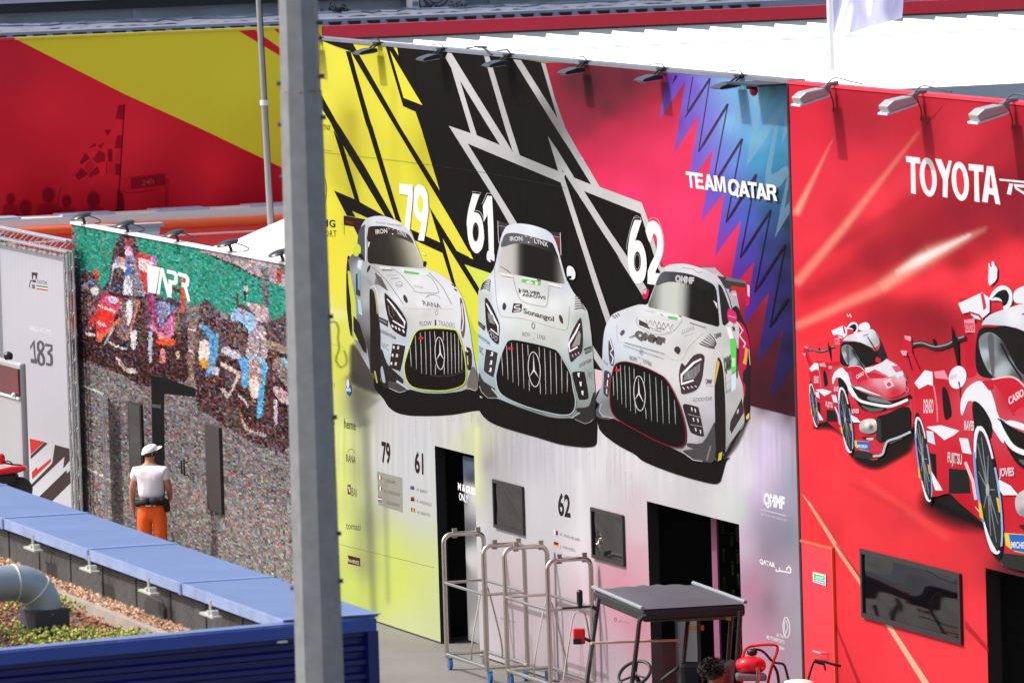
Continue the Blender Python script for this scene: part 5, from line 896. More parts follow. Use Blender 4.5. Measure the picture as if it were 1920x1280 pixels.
        pr.fill(f("t1 1190 1090 1290 1060 1340 1160 1240 1200"), (240, 206, 212)); pr.fill([m(*p) for p in ell(*P("t1 1270 1140")[0], 4.2, 4.2, 12)], (220, 60, 84)); pr.fill(f("t1 1330 990 1450 960 1470 1010 1380 1060"), (214, 230, 246)); pr.line(f("t1 1480 1000 1500 1080 1520 1100"), 2*big, (170, 120, 130))
        pr.line([m(*p) for p in ell(*P("t2 1510 215")[0], 3, 4.4, 14)], 1*big, (190, 150, 160), 1, True)
        # headlamp blade
        pr.fill(fs("t2 760 160 860 220 1000 280 1160 320 1290 360 1480 310 1550 280 1550 330 1300 400 1240 480 1160 500 1000 500 900 460 830 360 790 270"), BK)
        pr.fill(fs("t2 1000 300 1200 340 1290 380 1300 400 1150 385 1000 350"), (120, 130, 134)); pr.fill(fs("t2 900 420 1050 460 1200 460 1160 500 1000 500"), (90, 98, 100))
        pr.line(sm(f("t2 755 170 800 260 870 350 1000 395 1240 435 1370 410 1525 345"), 4, False), [2*big]+[5*big]*23+[5*big], (244, 246, 252)); pr.line(sm(f("t2 1240 470 1400 440 1530 380"), 4, False), 3*big, CR)
        pr.fill(fs("t2 1110 590 1230 540 1530 440 1560 700 1570 760 1200 900 1130 900 1110 800"), BK); pr.fill(f("t2 1110 600 1160 590 1180 900 1100 880"), (52, 54, 56))
        pr.fill(fs("t2 890 650 960 610 1050 600 1105 640 1105 760 1010 800 910 780 880 720"), idw([m(*p)+c for p, c in (((1618,795),(200,196,196)),((1628,795),(244,242,240)),((1640,792),(240,236,232)),((1636,800),(110,80,80)),((1645,800),(180,176,176)),((1625,808),(150,148,150)))], 4, 1.5), maxlen=4*big); pr.fill(fs("t2 900 840 1080 850 1040 890 960 890"), (90, 30, 34)); pr.fill(fs("t2 960 860 1060 855 1040 888 980 885"), (206, 200, 196))
        pr.fill(f("t2 800 890 1000 905 1000 1035 870 1010 810 970"), (232, 210, 70)); pr.fill(f("t2 830 898 1000 908 1000 1030 850 1000"), (50, 106, 200)); pr.text("MICHELIN", m(*P("t2 848 985")[0]), m(*P("t2 975 990")[0]), (0, -6*big), WH, .03)
        pr.fill(fs("t2 790 1020 1000 1050 1100 1100 1000 1140 850 1120 780 1080"), (48, 50, 50)); pr.line(sm(f("t2 1060 1100 1180 1080 1220 980 1260 900 1400 850 1565 775"), 4, False), [4*big]*25+[5*big], (186, 198, 204)); pr.line(f("t2 1290 930 1450 860"), 1*big, (120, 130, 136))
        # side of the car: inlet, decals, wheels
        pr.fill(fs("t1 385 970 420 980 450 1120 430 1160 400 1150"), BK); pr.fill(f("t1 200 930 270 850 320 860 325 950 290 940 230 970"), WH); pr.fill(f("t1 330 860 400 850 430 910 340 900"), (236, 150, 166)); pr.line(sm(f("t1 330 950 350 1080 355 1180"), 3, False), 1.6*big, (232, 120, 136))
        pr.text("DENSO", m(*P("t1 262 1120")[0]), m(*P("t1 328 1120")[0]), (0, -13*big), (244, 206, 214), .03); pr.text("RAVES", m(*P("t1 535 1230")[0]), m(*P("t1 600 1232")[0]), (0, -9*big), (244, 206, 214), .04); pr.text("DENSO", m(*P("t1 455 930")[0]), m(*P("t1 505 930")[0]), (0, -5*big), (244, 206, 214), .03)
        pr.fill(f("t2 280 215 380 205 500 240 460 270 400 300 340 250"), WH); pr.fill(f("t2 280 240 325 245 340 330 290 310"), (206, 230, 246)); pr.fill(f("t2 500 285 560 290 585 390 525 380"), (230, 234, 244)); pr.text("FUJITSU", m(*P("t2 425 440")[0]), m(*P("t2 520 455")[0]), (0, -10*big), (244, 206, 214), .03); pr.text("JOVIES", m(*P("t2 770 530")[0]), m(*P("t2 870 525")[0]), (0, -8*big), (244, 216, 222), .03)
        pr.fill(f("t2 430 480 560 490 575 640 430 640"), (36, 36, 38)); pr.line(f("t2 540 440 590 560 610 680"), 3*big, (240, 200, 206)); pr.fill(f("t2 300 380 345 390 350 560 330 560"), BK); pr.fill(f("t2 310 490 390 620 340 620 320 560"), WH); pr.fill(f("t2 770 550 850 590 900 650 800 650 760 600"), WH); pr.fill(f("t2 600 720 670 780 640 770"), WH)
        def wheel(cx, cy, rx, ry):
            c = m(*P(f"t2 {cx} {cy}")[0]); a = rx/7.111*big; b = ry/7.111*big; L = .14
            K = lambda t0, t1, q, n=12: [(c[0]+a*q*math.cos(R(t))+b*q*math.sin(R(t))*L, c[1]+b*q*math.sin(R(t))) for t in np.linspace(t0, t1, n)]
            pr.fill([(x+(y-c[1])*L, y) for x, y in ell(c[0], c[1], a, b, 30)], (34, 34, 38)); wd = a*.34
            pr.line(K(-150, -30, .88), [wd*.5, wd*1.2, wd*.6], (236, 240, 250)); pr.line(K(75, 150, .9), [wd*.5, wd*1.2, wd*.4], (236, 240, 250)); pr.line(K(150, 215, .93), wd*.6, (120, 160, 230)); pr.line(K(-20, 60, .93), wd*.5, (150, 184, 236)); pr.fill([(x+(y-c[1])*L+a*.08, y) for x, y in ell(c[0], c[1], a*.72, b*.84, 30)], (50, 52, 56))
            for i in range(9):
                t_ = 2*math.pi*i/9; pr.line([(c[0]+math.sin(t_)*0*L, c[1]), (c[0]+a*.62*math.cos(t_)+b*.76*math.sin(t_)*L, c[1]+b*.76*math.sin(t_))], [1.3*big, .7*big], (136, 146, 150), .9)
            pr.fill(ell(c[0], c[1], a*.16, b*.09, 12), (170, 180, 184)); pr.fill(f(f"t2 {cx-rx*.8} {cy+ry*.15} {cx-rx*.55} {cy+ry*.2} {cx-rx*.35} {cy+ry*.4} {cx-rx*.7} {cy+ry*.36}"), (220, 200, 60)); pr.fill(f(f"t2 {cx+rx*.7} {cy+ry*.1} {cx+rx*.95} {cy+ry*.12} {cx+rx*1.1} {cy+ry*.3} {cx+rx*.95} {cy+ry*.3}"), (220, 200, 60))
        pr.fill(fs("t2 600 50 660 90 720 200 700 300 620 250 590 120"), BK)
        wheel(262, 420, 42, 320); wheel(700, 615, 78, 480)
    # sizes read off: the big car repeats the small one 1.92 times larger
    import functools
    pr.fill("px 1800 560 1830 560 1836 720 1815 720", (196, 30, 52)); sx, sy = 1.92, 1.90
    car(lambda x, y: (x, y), 1.0)
    car(lambda x, y: (1735+(x-1527)*2.0, 565+(y-618)*2.09), 1.95)
    pr.fill(ell(1799, 707, 16.5, 21.5, 24, -.1), WH); pr.text("DENSO", (1785, 712), (1797, 708), (0, -8), (226, 150, 166)); pr.line("t4 970 760 990 860 990 1000", [3, 2, 1.4], (80, 50, 60))
    pr.fill(sm("t3 1410 110 1430 120 1445 160 1460 160 1460 90 1490 85 1510 140 1545 190 1540 260 1530 350 1430 440 1405 330 1415 220", 3), WH)
    pr.line("t1 700 205 715 240", 2, WH); pr.line("t1 735 205 750 245", 2.4, WH)
red_mural()
window(RED, "z9 1005 520 1568 665 1585 1070 1025 905", redg, .045)
m = MB()
for s0, s1, z0, z1 in ((0, TDo[0], 0, TZ), (TDo[0], TDo[1], TDo[3], TZ), (TDo[1], TS, 0, TZ)): wbox(m, RED, s0, s1, z0, z1, -.14, -.004)
m.build('wall_panel', M_dark, redg)
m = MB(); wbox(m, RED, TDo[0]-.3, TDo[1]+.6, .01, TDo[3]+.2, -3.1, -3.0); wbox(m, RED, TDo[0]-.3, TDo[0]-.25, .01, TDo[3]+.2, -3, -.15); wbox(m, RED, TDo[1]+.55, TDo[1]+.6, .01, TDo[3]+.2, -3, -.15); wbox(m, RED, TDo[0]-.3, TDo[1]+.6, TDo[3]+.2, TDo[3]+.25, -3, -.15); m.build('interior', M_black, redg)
dsg(RED, 'door_curtain', mat('deep_red_curtain', (110, 14, 26), .7), redg, TDo[0]+.55, TDo[0]+1.6, 1.3, TDo[3], -.5, -.45)
m = MB(); wbox(m, RED, .0, TS, TZ+.002, TZ+.03, -.12, .010); m.build('coping', mat('red_coping', (214, 46, 66), .5), redg)
m = MB(); wbox(m, RED, -.06, -.012, 0, TZ, -.1, .004); m.build('edge_gap', mat('black_joint', (20, 14, 16), .7), redg)
# flat dark roof of the red garage, side wall
zr2 = TZ-.05; m = MB(); wbox(m, RED, .02, TS, zr2-.35, zr2-.3, -22, -.21); m.build('roof', mat('roofing_felt', (34, 34, 38), .8, 0, .1, 2), redg)
s_pa = roof_s(1760, 172, zr2)[0]-0; m = MB(); m.box(RED.at(.04, zr2-.6, -.3), RED.u*.12, -RED.n*20, ZZ*.3); m.build('parapet', mat('black_joint2', (26, 27, 30), .6), redg)
# personnel door, its handle, the sign
a = RED.sz(1509, 1015); b = RED.sz(1563, 1031); ds0, ds1, dz1 = RED.sz(1511, 1150)[0], RED.sz(1567, 1150)[0], (a[1]+b[1])/2
dr = dsg(RED, 'door', mat('red_door', (224, 40, 56), .5), redg, ds0, ds1, .03, dz1, .004, .022)
m = MB(); wbox(m, RED, ds0-.03, ds1+.01, dz1+.002, dz1+.022, .004, .03); wbox(m, RED, ds1+.002, ds1+.014, .03, dz1, .004, .03); m.build('door_frame', mat('orange_frame', (226, 90, 50), .5), redg)
h = RED.sz(1556, 1223); hb = RED.at(h[0], h[1], .03); sub(MB().tube([hb, hb+RED.n*.06], .014, 8).tube([hb+RED.n*.06, hb+RED.n*.06-RED.u*.2], .012, 8).build('handle', mat('steel_handle', (220, 220, 220), .2, .9)), dr)
sg = P("z9 732 655 805 672 805 735 734 712"); q = [RED.sz(*p) for p in sg]
PS = Plane(RED.at(0, 0, .032), E_, N_); pr = Print(PS, .85); pr.fill(sg, (236, 234, 214)); pr.fill("z9 738 665 800 680 800 703 738 690", (70, 180, 90)); pr.fill("z9 738 692 800 706 800 730 738 708", (96, 150, 190)); pr.text("EXIT", "z9 750 688", "z9 795 697", (0, -4), (210, 240, 214), .03); pr.text("ACCES", "z9 746 706", "z9 796 722", (0, -3), (220, 236, 246), .02)
o_ = pr.build('sign_face', SHADED); sub(o_, dr)
# three grey floodlights on the red wall
for i, ((px, py), l) in enumerate((((1566, 172), 'grey box floodlight at the left end of the red wall beside the flagpole'), ((1731, 184), 'grey box floodlight in the middle of the red wall above the large white letters'), ((1902, 199), 'grey box floodlight at the right edge of the red wall'))):
    S, Z = RED.sz(px, py); base = RED.at(S, TZ, 0); u, n = RED.u, RED.n
    t = empty('floodlight', base, l, 'floodlight', 'grey box floodlights along the top of the red wall')
    td = (n*.95-ZZ*.16+u*-.0).normalized(); upv = ZZ; c = base+n*.12-ZZ*.03
    hh = MB(); w_ = u*.22; a0 = base+n*.10-ZZ*.05-u*.11
    hh.prism([a0, a0+td*.29-ZZ*.03, a0+td*.31+ZZ*.03, a0+td*.24+ZZ*.07, a0+td*.05+ZZ*.07], w_); hh.build('housing', mat('grey_casting', (176, 176, 172), .35, .5), t, bevel=.01)
    MB().box(a0-ZZ*.022-u*.01, u*.24, td*.31-ZZ*.03, ZZ*.018).build('lens', mat('lamp_glass', (190, 200, 210), .12), t)
    MB().tube([base-n*.03+ZZ*.05, base+n*.03+ZZ*.045, base+n*.14], .02, 8).tube([base+n*.09-u*.03, base+n*.09+u*.03], .035, 10).build('bracket', M_grey, t)
    MB().tube(sm3([base+n*.1+ZZ*.02, base+n*.02+u*.05+ZZ*.1, base-n*.05+u*.3+ZZ*.07, base-n*.08+u*.5+ZZ*.055]), .007, 5).build('cable', M_dark, t)
    MB().tube(sm3([base+n*.06-ZZ*.02, base+n*.03+u*.02-ZZ*.14, base+n*.015-u*.04-ZZ*.22]), .006, 5).build('cable', M_dark, t)
# ================================================================ long building across the back with the red and yellow hoarding
# hoarding plane: across the view, behind everything
def gz(x, y, d):                                             # a point at view depth d
    r = ray(x, y); return CAM+r*(d/1.0)
Hd = 122.0
HP = Plane(gz(270, 240, Hd), B_, E_)
HP.o.z = 0
HB = empty('rear_building', HP.o, 'long grey building behind the garages carrying the red and yellow hoarding', 'building')
h0 = HP.sz(-60, 240)[0]; h1 = HP.sz(604, 60)[0]; h2 = HP.sz(2060, 0)[0]
HT = HP.sz(270, 65.5)[1]; HBt = HP.sz(270, 399)[1]
def hoarding():
    pr = Print(HP, 1.45, step=.001)
    rd = idw([(20,120,186,36,48),(100,200,212,38,50),(200,300,212,34,46),(20,300,186,30,42),(60,380,150,14,24),(200,390,150,14,24),(300,380,146,14,22),(250,250,216,38,50),(400,320,210,34,44),(500,380,150,14,24),(520,330,170,22,34),(350,350,176,26,36),(450,390,146,12,22)], 4, 60)
    sl = np.linspace(h0, h1, 60); zl = np.linspace(HBt, HT, 26)
    pr.grid(sl, zl, rd)
    yl = idw([(100,80,204,184,46),(300,100,208,188,48),(450,150,208,190,50),(300,200,204,184,46),(500,250,200,176,44),(530,300,196,164,40)], 4, 50)
    zt = HT-.002
    tp = lambda x: tuple(HP.px_np(np.array([[HP.sz(x, 60)[0], HT-.0005]]))[0])
    pr.fill([tp(33)]+P("z1 700 530 1120 720 1600 950")+[tp(604)][:0]+[(604, 350), tp(604)], yl, maxlen=30)
    pr.fill([tp(447), tp(478)]+P("z1 1570 268 1800 390 1800 450 1580 318"), (190, 36, 48)); pr.fill([tp(514), tp(560), (560, 95)], (190, 36, 48))
    dkr = (120, 16, 30)
    cell = [("r7 515 90 575 90 570 250 480 235", .5), ("r7 365 355 440 350 400 415", .55), ("r7 500 410 560 410 550 550 470 545", .5), ("r7 295 520 370 480 330 555", .5), ("r7 260 490 285 515 190 555", .5), ("r7 400 555 450 555 450 690 400 685", .55), ("r7 245 655 310 570 370 600 375 680 285 705", .45),
            ("r7 165 590 215 650 120 720 110 690", .55), ("r7 60 830 125 745 195 815 95 880", .55), ("r7 290 730 320 800 205 858 200 820", .5), ("r7 385 690 395 690 395 820 385 815", .6), ("r7 480 705 540 705 540 830 480 825", .65), ("r7 215 660 270 720 200 810 150 745", .22), ("r7 500 560 550 560 545 700 460 690", .12), ("r7 420 690 480 700 475 820 400 810", .15)]
    for s_, a in cell: pr.fill(s_, dkr, a)
    pr.line("r7 575 90 520 980 500 1240", [2, 2.4, 4], (100, 12, 24), .8)
    pr.soft("r7 640 855 1000 815 1000 930 640 975", dkr, .55, 1.5); pr.text("24h", "r7 755 935", "r7 885 915", (0, -11), (196, 60, 66), .02, .6); pr.line("r7 560 880 620 850 1010 812", 1.2, dkr, .5); pr.line("r7 560 990 610 1015 900 980", 2.4, dkr, .5); pr.line(ell(237, 347, 4, 8, 16), 1, dkr, .5, True)
    for cx, cy, r_ in ((175, 374, 12), (91, 366, 12), (125, 377, 9), (48, 390, 12), (20, 372, 8)):
        pr.soft(ell(cx, cy, r_, r_*1.25, 18), (84, 10, 20), .45, 5); pr.soft([(cx-r_*2, 409), (cx-r_*1.7, cy+r_*1.6), (cx, cy+r_), (cx+r_*1.7, cy+r_*1.6), (cx+r_*2, 407)], (100, 10, 22), .35, 7)
    pr.soft("r7 500 960 560 1030 575 1140 560 1220 430 1225 495 1170", (84, 10, 22), .7, 3); pr.line("z1 345 1045 320 1150", 1.4, (90, 10, 20), .6); pr.line("z1 940 1000 935 1190", 8, dkr, .25)
    pr.build('hoarding', SHADED, HB)
hoarding()
M_hoard = mat('hoarding_back', (90, 90, 92), .7)
m = MB(); wbox(m, HP, h0, h1, HBt, HT, -.1, -.01); wbox(m, HP, h0, h2, 0, HBt-.3, -.2, -.12); m.build('wall_panel', M_hoard, HB)
dsg(HP, 'edge_trim', mat('yellow_trim', (226, 206, 70), .5), HB, HP.sz(28, 70)[0], h1, HT+.002, HT+.045, -.1, .02); dsg(HP, 'edge_trim', mat('red_trim', (206, 50, 60), .5), HB, h0, HP.sz(27, 70)[0], HT+.002, HT+.045, -.1, .02)
zA, zB = HP.sz(900, 37)[1], HP.sz(900, 61)[1]
dsg(HP, 'fascia', mat('red_fascia', (236, 50, 72), .5, 0, .03, 1), HB, h1+.01, h2, zB, zA, -.06, .02)
dsg(HP, 'wall', mat('zinc_wall', (214, 222, 222), .5, .2, .10, 2.5), HB, h1+.01, h2, 1.0, zB-.03, -.08, -.02)
dsg(HP, 'drip_edge', M_dark, HB, h1+.01, h2, zB-.03, zB-.002, -.05, .01)
# roof sheet behind the fascia with dark rib ends
M_roofz = mat('blue_grey_roof', (136, 142, 158), .4, .2, .10, 1.5)
m = MB(); m.box(HP.at(h0, HT-.05, -.11), HP.u*(h2-h0), -HP.n*.72, ZZ*.04); m.box(HP.at(h0, HT+.065, -.86), HP.u*(h2-h0), -HP.n*3.1, ZZ*.03); m.build('roof', M_roofz, HB)
dsg(HP, 'roof_step', M_roofz, HB, h0, h2, HT-.01, HT+.064, -.90, -.83)
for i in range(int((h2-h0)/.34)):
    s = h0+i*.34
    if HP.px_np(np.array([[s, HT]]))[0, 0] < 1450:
        mb = MB(); mb.prism([HP.at(s+.05, HT-.004, -.826), HP.at(s+.23, HT-.004, -.826), HP.at(s+.25, HT+.05, -.826), HP.at(s+.0, HT+.05, -.826)], HP.n*.01); mb.build('rib_opening', mat('opening_shade', (18, 18, 20), .8), HB)  # black plates stand in for the shade inside the open rib ends
        mb = MB(); mb.prism([HP.at(s+.24, HT-.008, -.15), HP.at(s+.33, HT-.008, -.15), HP.at(s+.31, HT+.02, -.15), HP.at(s+.26, HT+.02, -.15)], -HP.n*.66); mb.build('rib', M_roofz, HB) if i % 4 == 9 else None
m = MB(); rr = random.Random(3); pts = [HP.at(h0+(h2-h0)*i/90, HT+.13+rr.uniform(0, .04), -2.0+rr.uniform(-.2, .2)) for i in range(91)]; m.tube(pts, .016, 5); m.build('cable', mat('blue_cable', (70, 90, 120), .5), HB)
vs = []; nx = 200; rr = random.Random(5)
for j in range(5):
    for i in range(nx+1): vs.append(HP.at(h0+(h2-h0)*i/nx, HT+.10+j*.012+rr.uniform(-.016, .016), -1.6-j*.52))
MB().add(vs, [(j*(nx+1)+i, j*(nx+1)+i+1, (j+1)*(nx+1)+i+1, (j+1)*(nx+1)+i) for j in range(4) for i in range(nx)]).build('roof_membrane', mat('wrinkled_membrane', (140, 146, 158), .35, .2, .15, 3, .3, 5), HB, smooth='all')
# wall of the upper storey
UPP = Plane(HP.at(0, 0, -3.9), B_, E_)
u0, u1 = UPP.sz(-80, 30)[0], UPP.sz(2080, 0)[0]; zb = HT+.0; zw = UPP.sz(150, 20)[1]; zk = UPP.sz(150, 12)[1]
UB = empty('upper_building', UPP.at(u0, 0), 'grey panelled building with a black band along the very top of the view', 'building')
m = MB(); s = u0; i = 0; ux = UPP.sz(1400, 0)[0]
while s < ux:
    wbox(m, UPP, s, s+3.05, 0, zw, -.1, 0); wbox(m, UPP, s+3.05, s+3.2, 0, zw, -.1, .05); s += 3.2
m.build('wall', mat('weathered_panel', (186, 192, 198), .55, .05, .16, .9), UB)
wbox(MB(), UPP, u0, ux, zw+.002, zk+.10, -.1, .25).build('band', mat('black_band', (26, 26, 30), .6), UB)
m = MB(); wbox(m, UPP, u0, u1, zk+.102, zk+.15, -.1, .3); wbox(m, UPP, u0, u1, zk+.152, zk+3, -.3, .1); m.build('upper_wall', mat('mauve_grey_wall', (176, 172, 184), .6, 0, .06, 1), UB)
for x in (1400, 1440): s_ = UPP.sz(x, 5)[0]; wbox(MB(), UPP, s_, s_+.16, 0, zk+.1, .0, .14).build('post', M_side, UB)
wbox(MB(), UPP, UPP.sz(1445, 5)[0], u1, 0, zk+.1, -.2, -.1).build('dark_opening', M_black, UB)
# air conditioner and debris on the rear roof
ac = empty('air_conditioner', UPP.at(UPP.sz(800, 5)[0], HT+.1, .5), 'grey outdoor air conditioning unit at the top edge, above the red fascia', 'air conditioner')
a0, a1 = UPP.sz(768, 5)[0], UPP.sz(852, 5)[0]; zt = UPP.sz(800, 15)[1]
wbox(MB(), UPP, a0, a1, zt, zt+.9, .25, .6).build('case', mat('ac_grey', (136, 138, 146), .5), ac, bevel=.02)
c = UPP.at(UPP.sz(797, 0)[0], zt+.27, .61); MB().ring(c, UPP.n, .24, .012).ring(c, UPP.n, .17, .008).ring(c, UPP.n, .1, .008).tube([c-UPP.n*.02, c+UPP.n*.01], .05, 12).build('fan_guard', M_dark, ac)
wbox(MB(), UPP, UPP.sz(752, 5)[0], UPP.sz(765, 5)[0], zt-.0, zt+.3, .3, .6).build('isolator_box', M_side, ac)
for i in range(4): s_ = UPP.sz(754+i*2.6, 5)[0]; wbox(MB(), UPP, s_, s_+.008, zt+.06, zt+.14, .602, .61).build('slot', M_dark, ac)
for (x, y, l) in ((604, 20, 'dark dry weed clump on the rear roof just right of the big grey lamp post'), (775, 17, 'dark debris below the white box beside the air conditioner'), (833, 17, 'dark debris heap under the right end of the air conditioner')):
    p0 = UPP.at(UPP.sz(x, y)[0], UPP.sz(x, y+6)[1], .9); rr = random.Random(x); vs = []; fs = []
    for i in range(260):
        q = p0+UPP.u*rr.gauss(0, .09)+UPP.n*rr.gauss(0, .1)+ZZ*abs(rr.gauss(0, .07)); d = Vector((rr.gauss(0, 1), rr.gauss(0, 1), rr.gauss(0, 1))).normalized()*.035; e = d.orthogonal().normalized()*.015
        kk = len(vs); vs += [q-d, q+e, q+d, q-e]; fs.append((kk, kk+1, kk+2, kk+3))
    o = MB().add(vs, fs).build('debris_clump', mat('black_debris', (22, 22, 20), .8)); tag(o, l, 'debris', 'dark clumps on the rear roof')

# ---------------------------------------------------------------- between: white ledge, orange awning, gazebo, white box
LP = Plane(HP.at(0, 0, .75), B_, E_)
l0, l1 = LP.sz(-60, 420)[0], LP.sz(640, 400)[0]; zt, zm = LP.sz(270, 399)[1], LP.sz(270, 415)[1]
lg = empty('canopy', LP.at(l0, zm), 'white ledge over a red awning with an orange rolled edge, below the hoarding', 'canopy')
m = MB(); m.box(LP.at(l0, zm, 0), LP.u*(l1-l0), -LP.n*.72, ZZ*(zt-zm)); m.build('ledge', mat('cream_ledge', (226, 222, 214), .5, 0, .03, 1), lg)
m = MB(); s = l0
while s < l1: wbox(m, LP, s, s+.9, zt+.002, zt+.03, -.6, -.02); s += 1.6
m.build('gutter', mat('pale_gutter', (170, 174, 196), .4), lg)
m = MB(); m.tube([LP.at(l0, zm-.07, .06), LP.at(l1, zm-.07, .06)], .075, 14); m.build('roller', mat('orange_roller', (240, 96, 40), .4), lg, smooth=True)
m = MB(); vs = []; 
for i in range(7): vs += [LP.at(l0, zm-.13-i*.28, .05+i*.10), LP.at(l1, zm-.13-i*.28, .05+i*.10)]
m.add(vs, [(2*i, 2*i+1, 2*i+3, 2*i+2) for i in range(6)]); m.build('awning', mat('red_awning', (244, 70, 60), .6, 0, .04, 1), lg)
m = MB(); m.tube([LP.at(l0, zm-.24, .22), LP.at(l1, zm-.24, .22)], .018, 6); m.build('piping', mat('pink_piping', (246, 190, 180), .5), lg)
# white box unit
wp = Plane(WALL.at(0, 0, -2.4), E_, N_); p0 = wp.sz(182, 430); p1 = wp.sz(300, 445)
BP = Plane(gz(240, 440, 106), B_, E_)
bx = empty('white_cabin', BP.at(BP.sz(240, 440)[0], 0), 'pale grey flat roofed cabin behind the mosaic wall, under the white ledge', 'cabin')
s0, s1 = BP.sz(181, 440)[0], BP.sz(300, 440)[0]; zt = BP.sz(240, 421)[1]
wbox(MB(), BP, s0, s1, 0, zt-.05, -.16, 0).build('wall', mat('pale_cabin', (186, 188, 198), .5), bx); wbox(MB(), BP, s0-.05, s1+.06, zt-.048, zt, -.2, .03).build('roof', mat('pale_cabin_trim', (160, 162, 172), .5), bx)
m = MB(); wbox(m, BP, s1-.3, s1-.02, zt-.4, zt-.12, .002, .03); m.build('bracket', M_side, bx)
# gazebo
GP = gz(545, 430, 111); zp = GP.z; gb = empty('gazebo', Vector((GP.x, GP.y, 0)), 'white pointed gazebo roof glimpsed left of the big lamp post', 'gazebo')
peak = gz(552, 402, 111); c = Vector((peak.x, peak.y, 0)); m = MB(); half = 1.55; ze = gz(440, 488, 111).z; vs = [peak]; n = 8; ringv = []
cor = [c+(B_*a+E_*b)*half for a, b in ((-1, -1), (1, -1), (1, 1), (-1, 1))]
for i in range(4):
    for k in range(4):
        q = cor[i].lerp(cor[(i+1) % 4], k/4); ringv.append(Vector((q.x, q.y, ze)))
mid = [peak.lerp(r_, .5)-ZZ*.09 for r_ in ringv]; L = len(ringv)
m.add([peak]+mid+ringv+[r_-ZZ*.25 for r_ in ringv], [(0, 1+i, 1+(i+1) % L) for i in range(L)]+[(1+i, 1+L+i, 1+L+(i+1) % L, 1+(i+1) % L) for i in range(L)]+[(1+L+i, 1+2*L+i, 1+2*L+(i+1) % L, 1+L+(i+1) % L) for i in range(L)]); m.build('roof', mat('white_canvas', (240, 240, 240), .7), gb, smooth=True)
for q in cor: MB().tube([Vector((q.x, q.y, 0)), Vector((q.x, q.y, ze))], .03, 8).build('leg', M_side, gb)

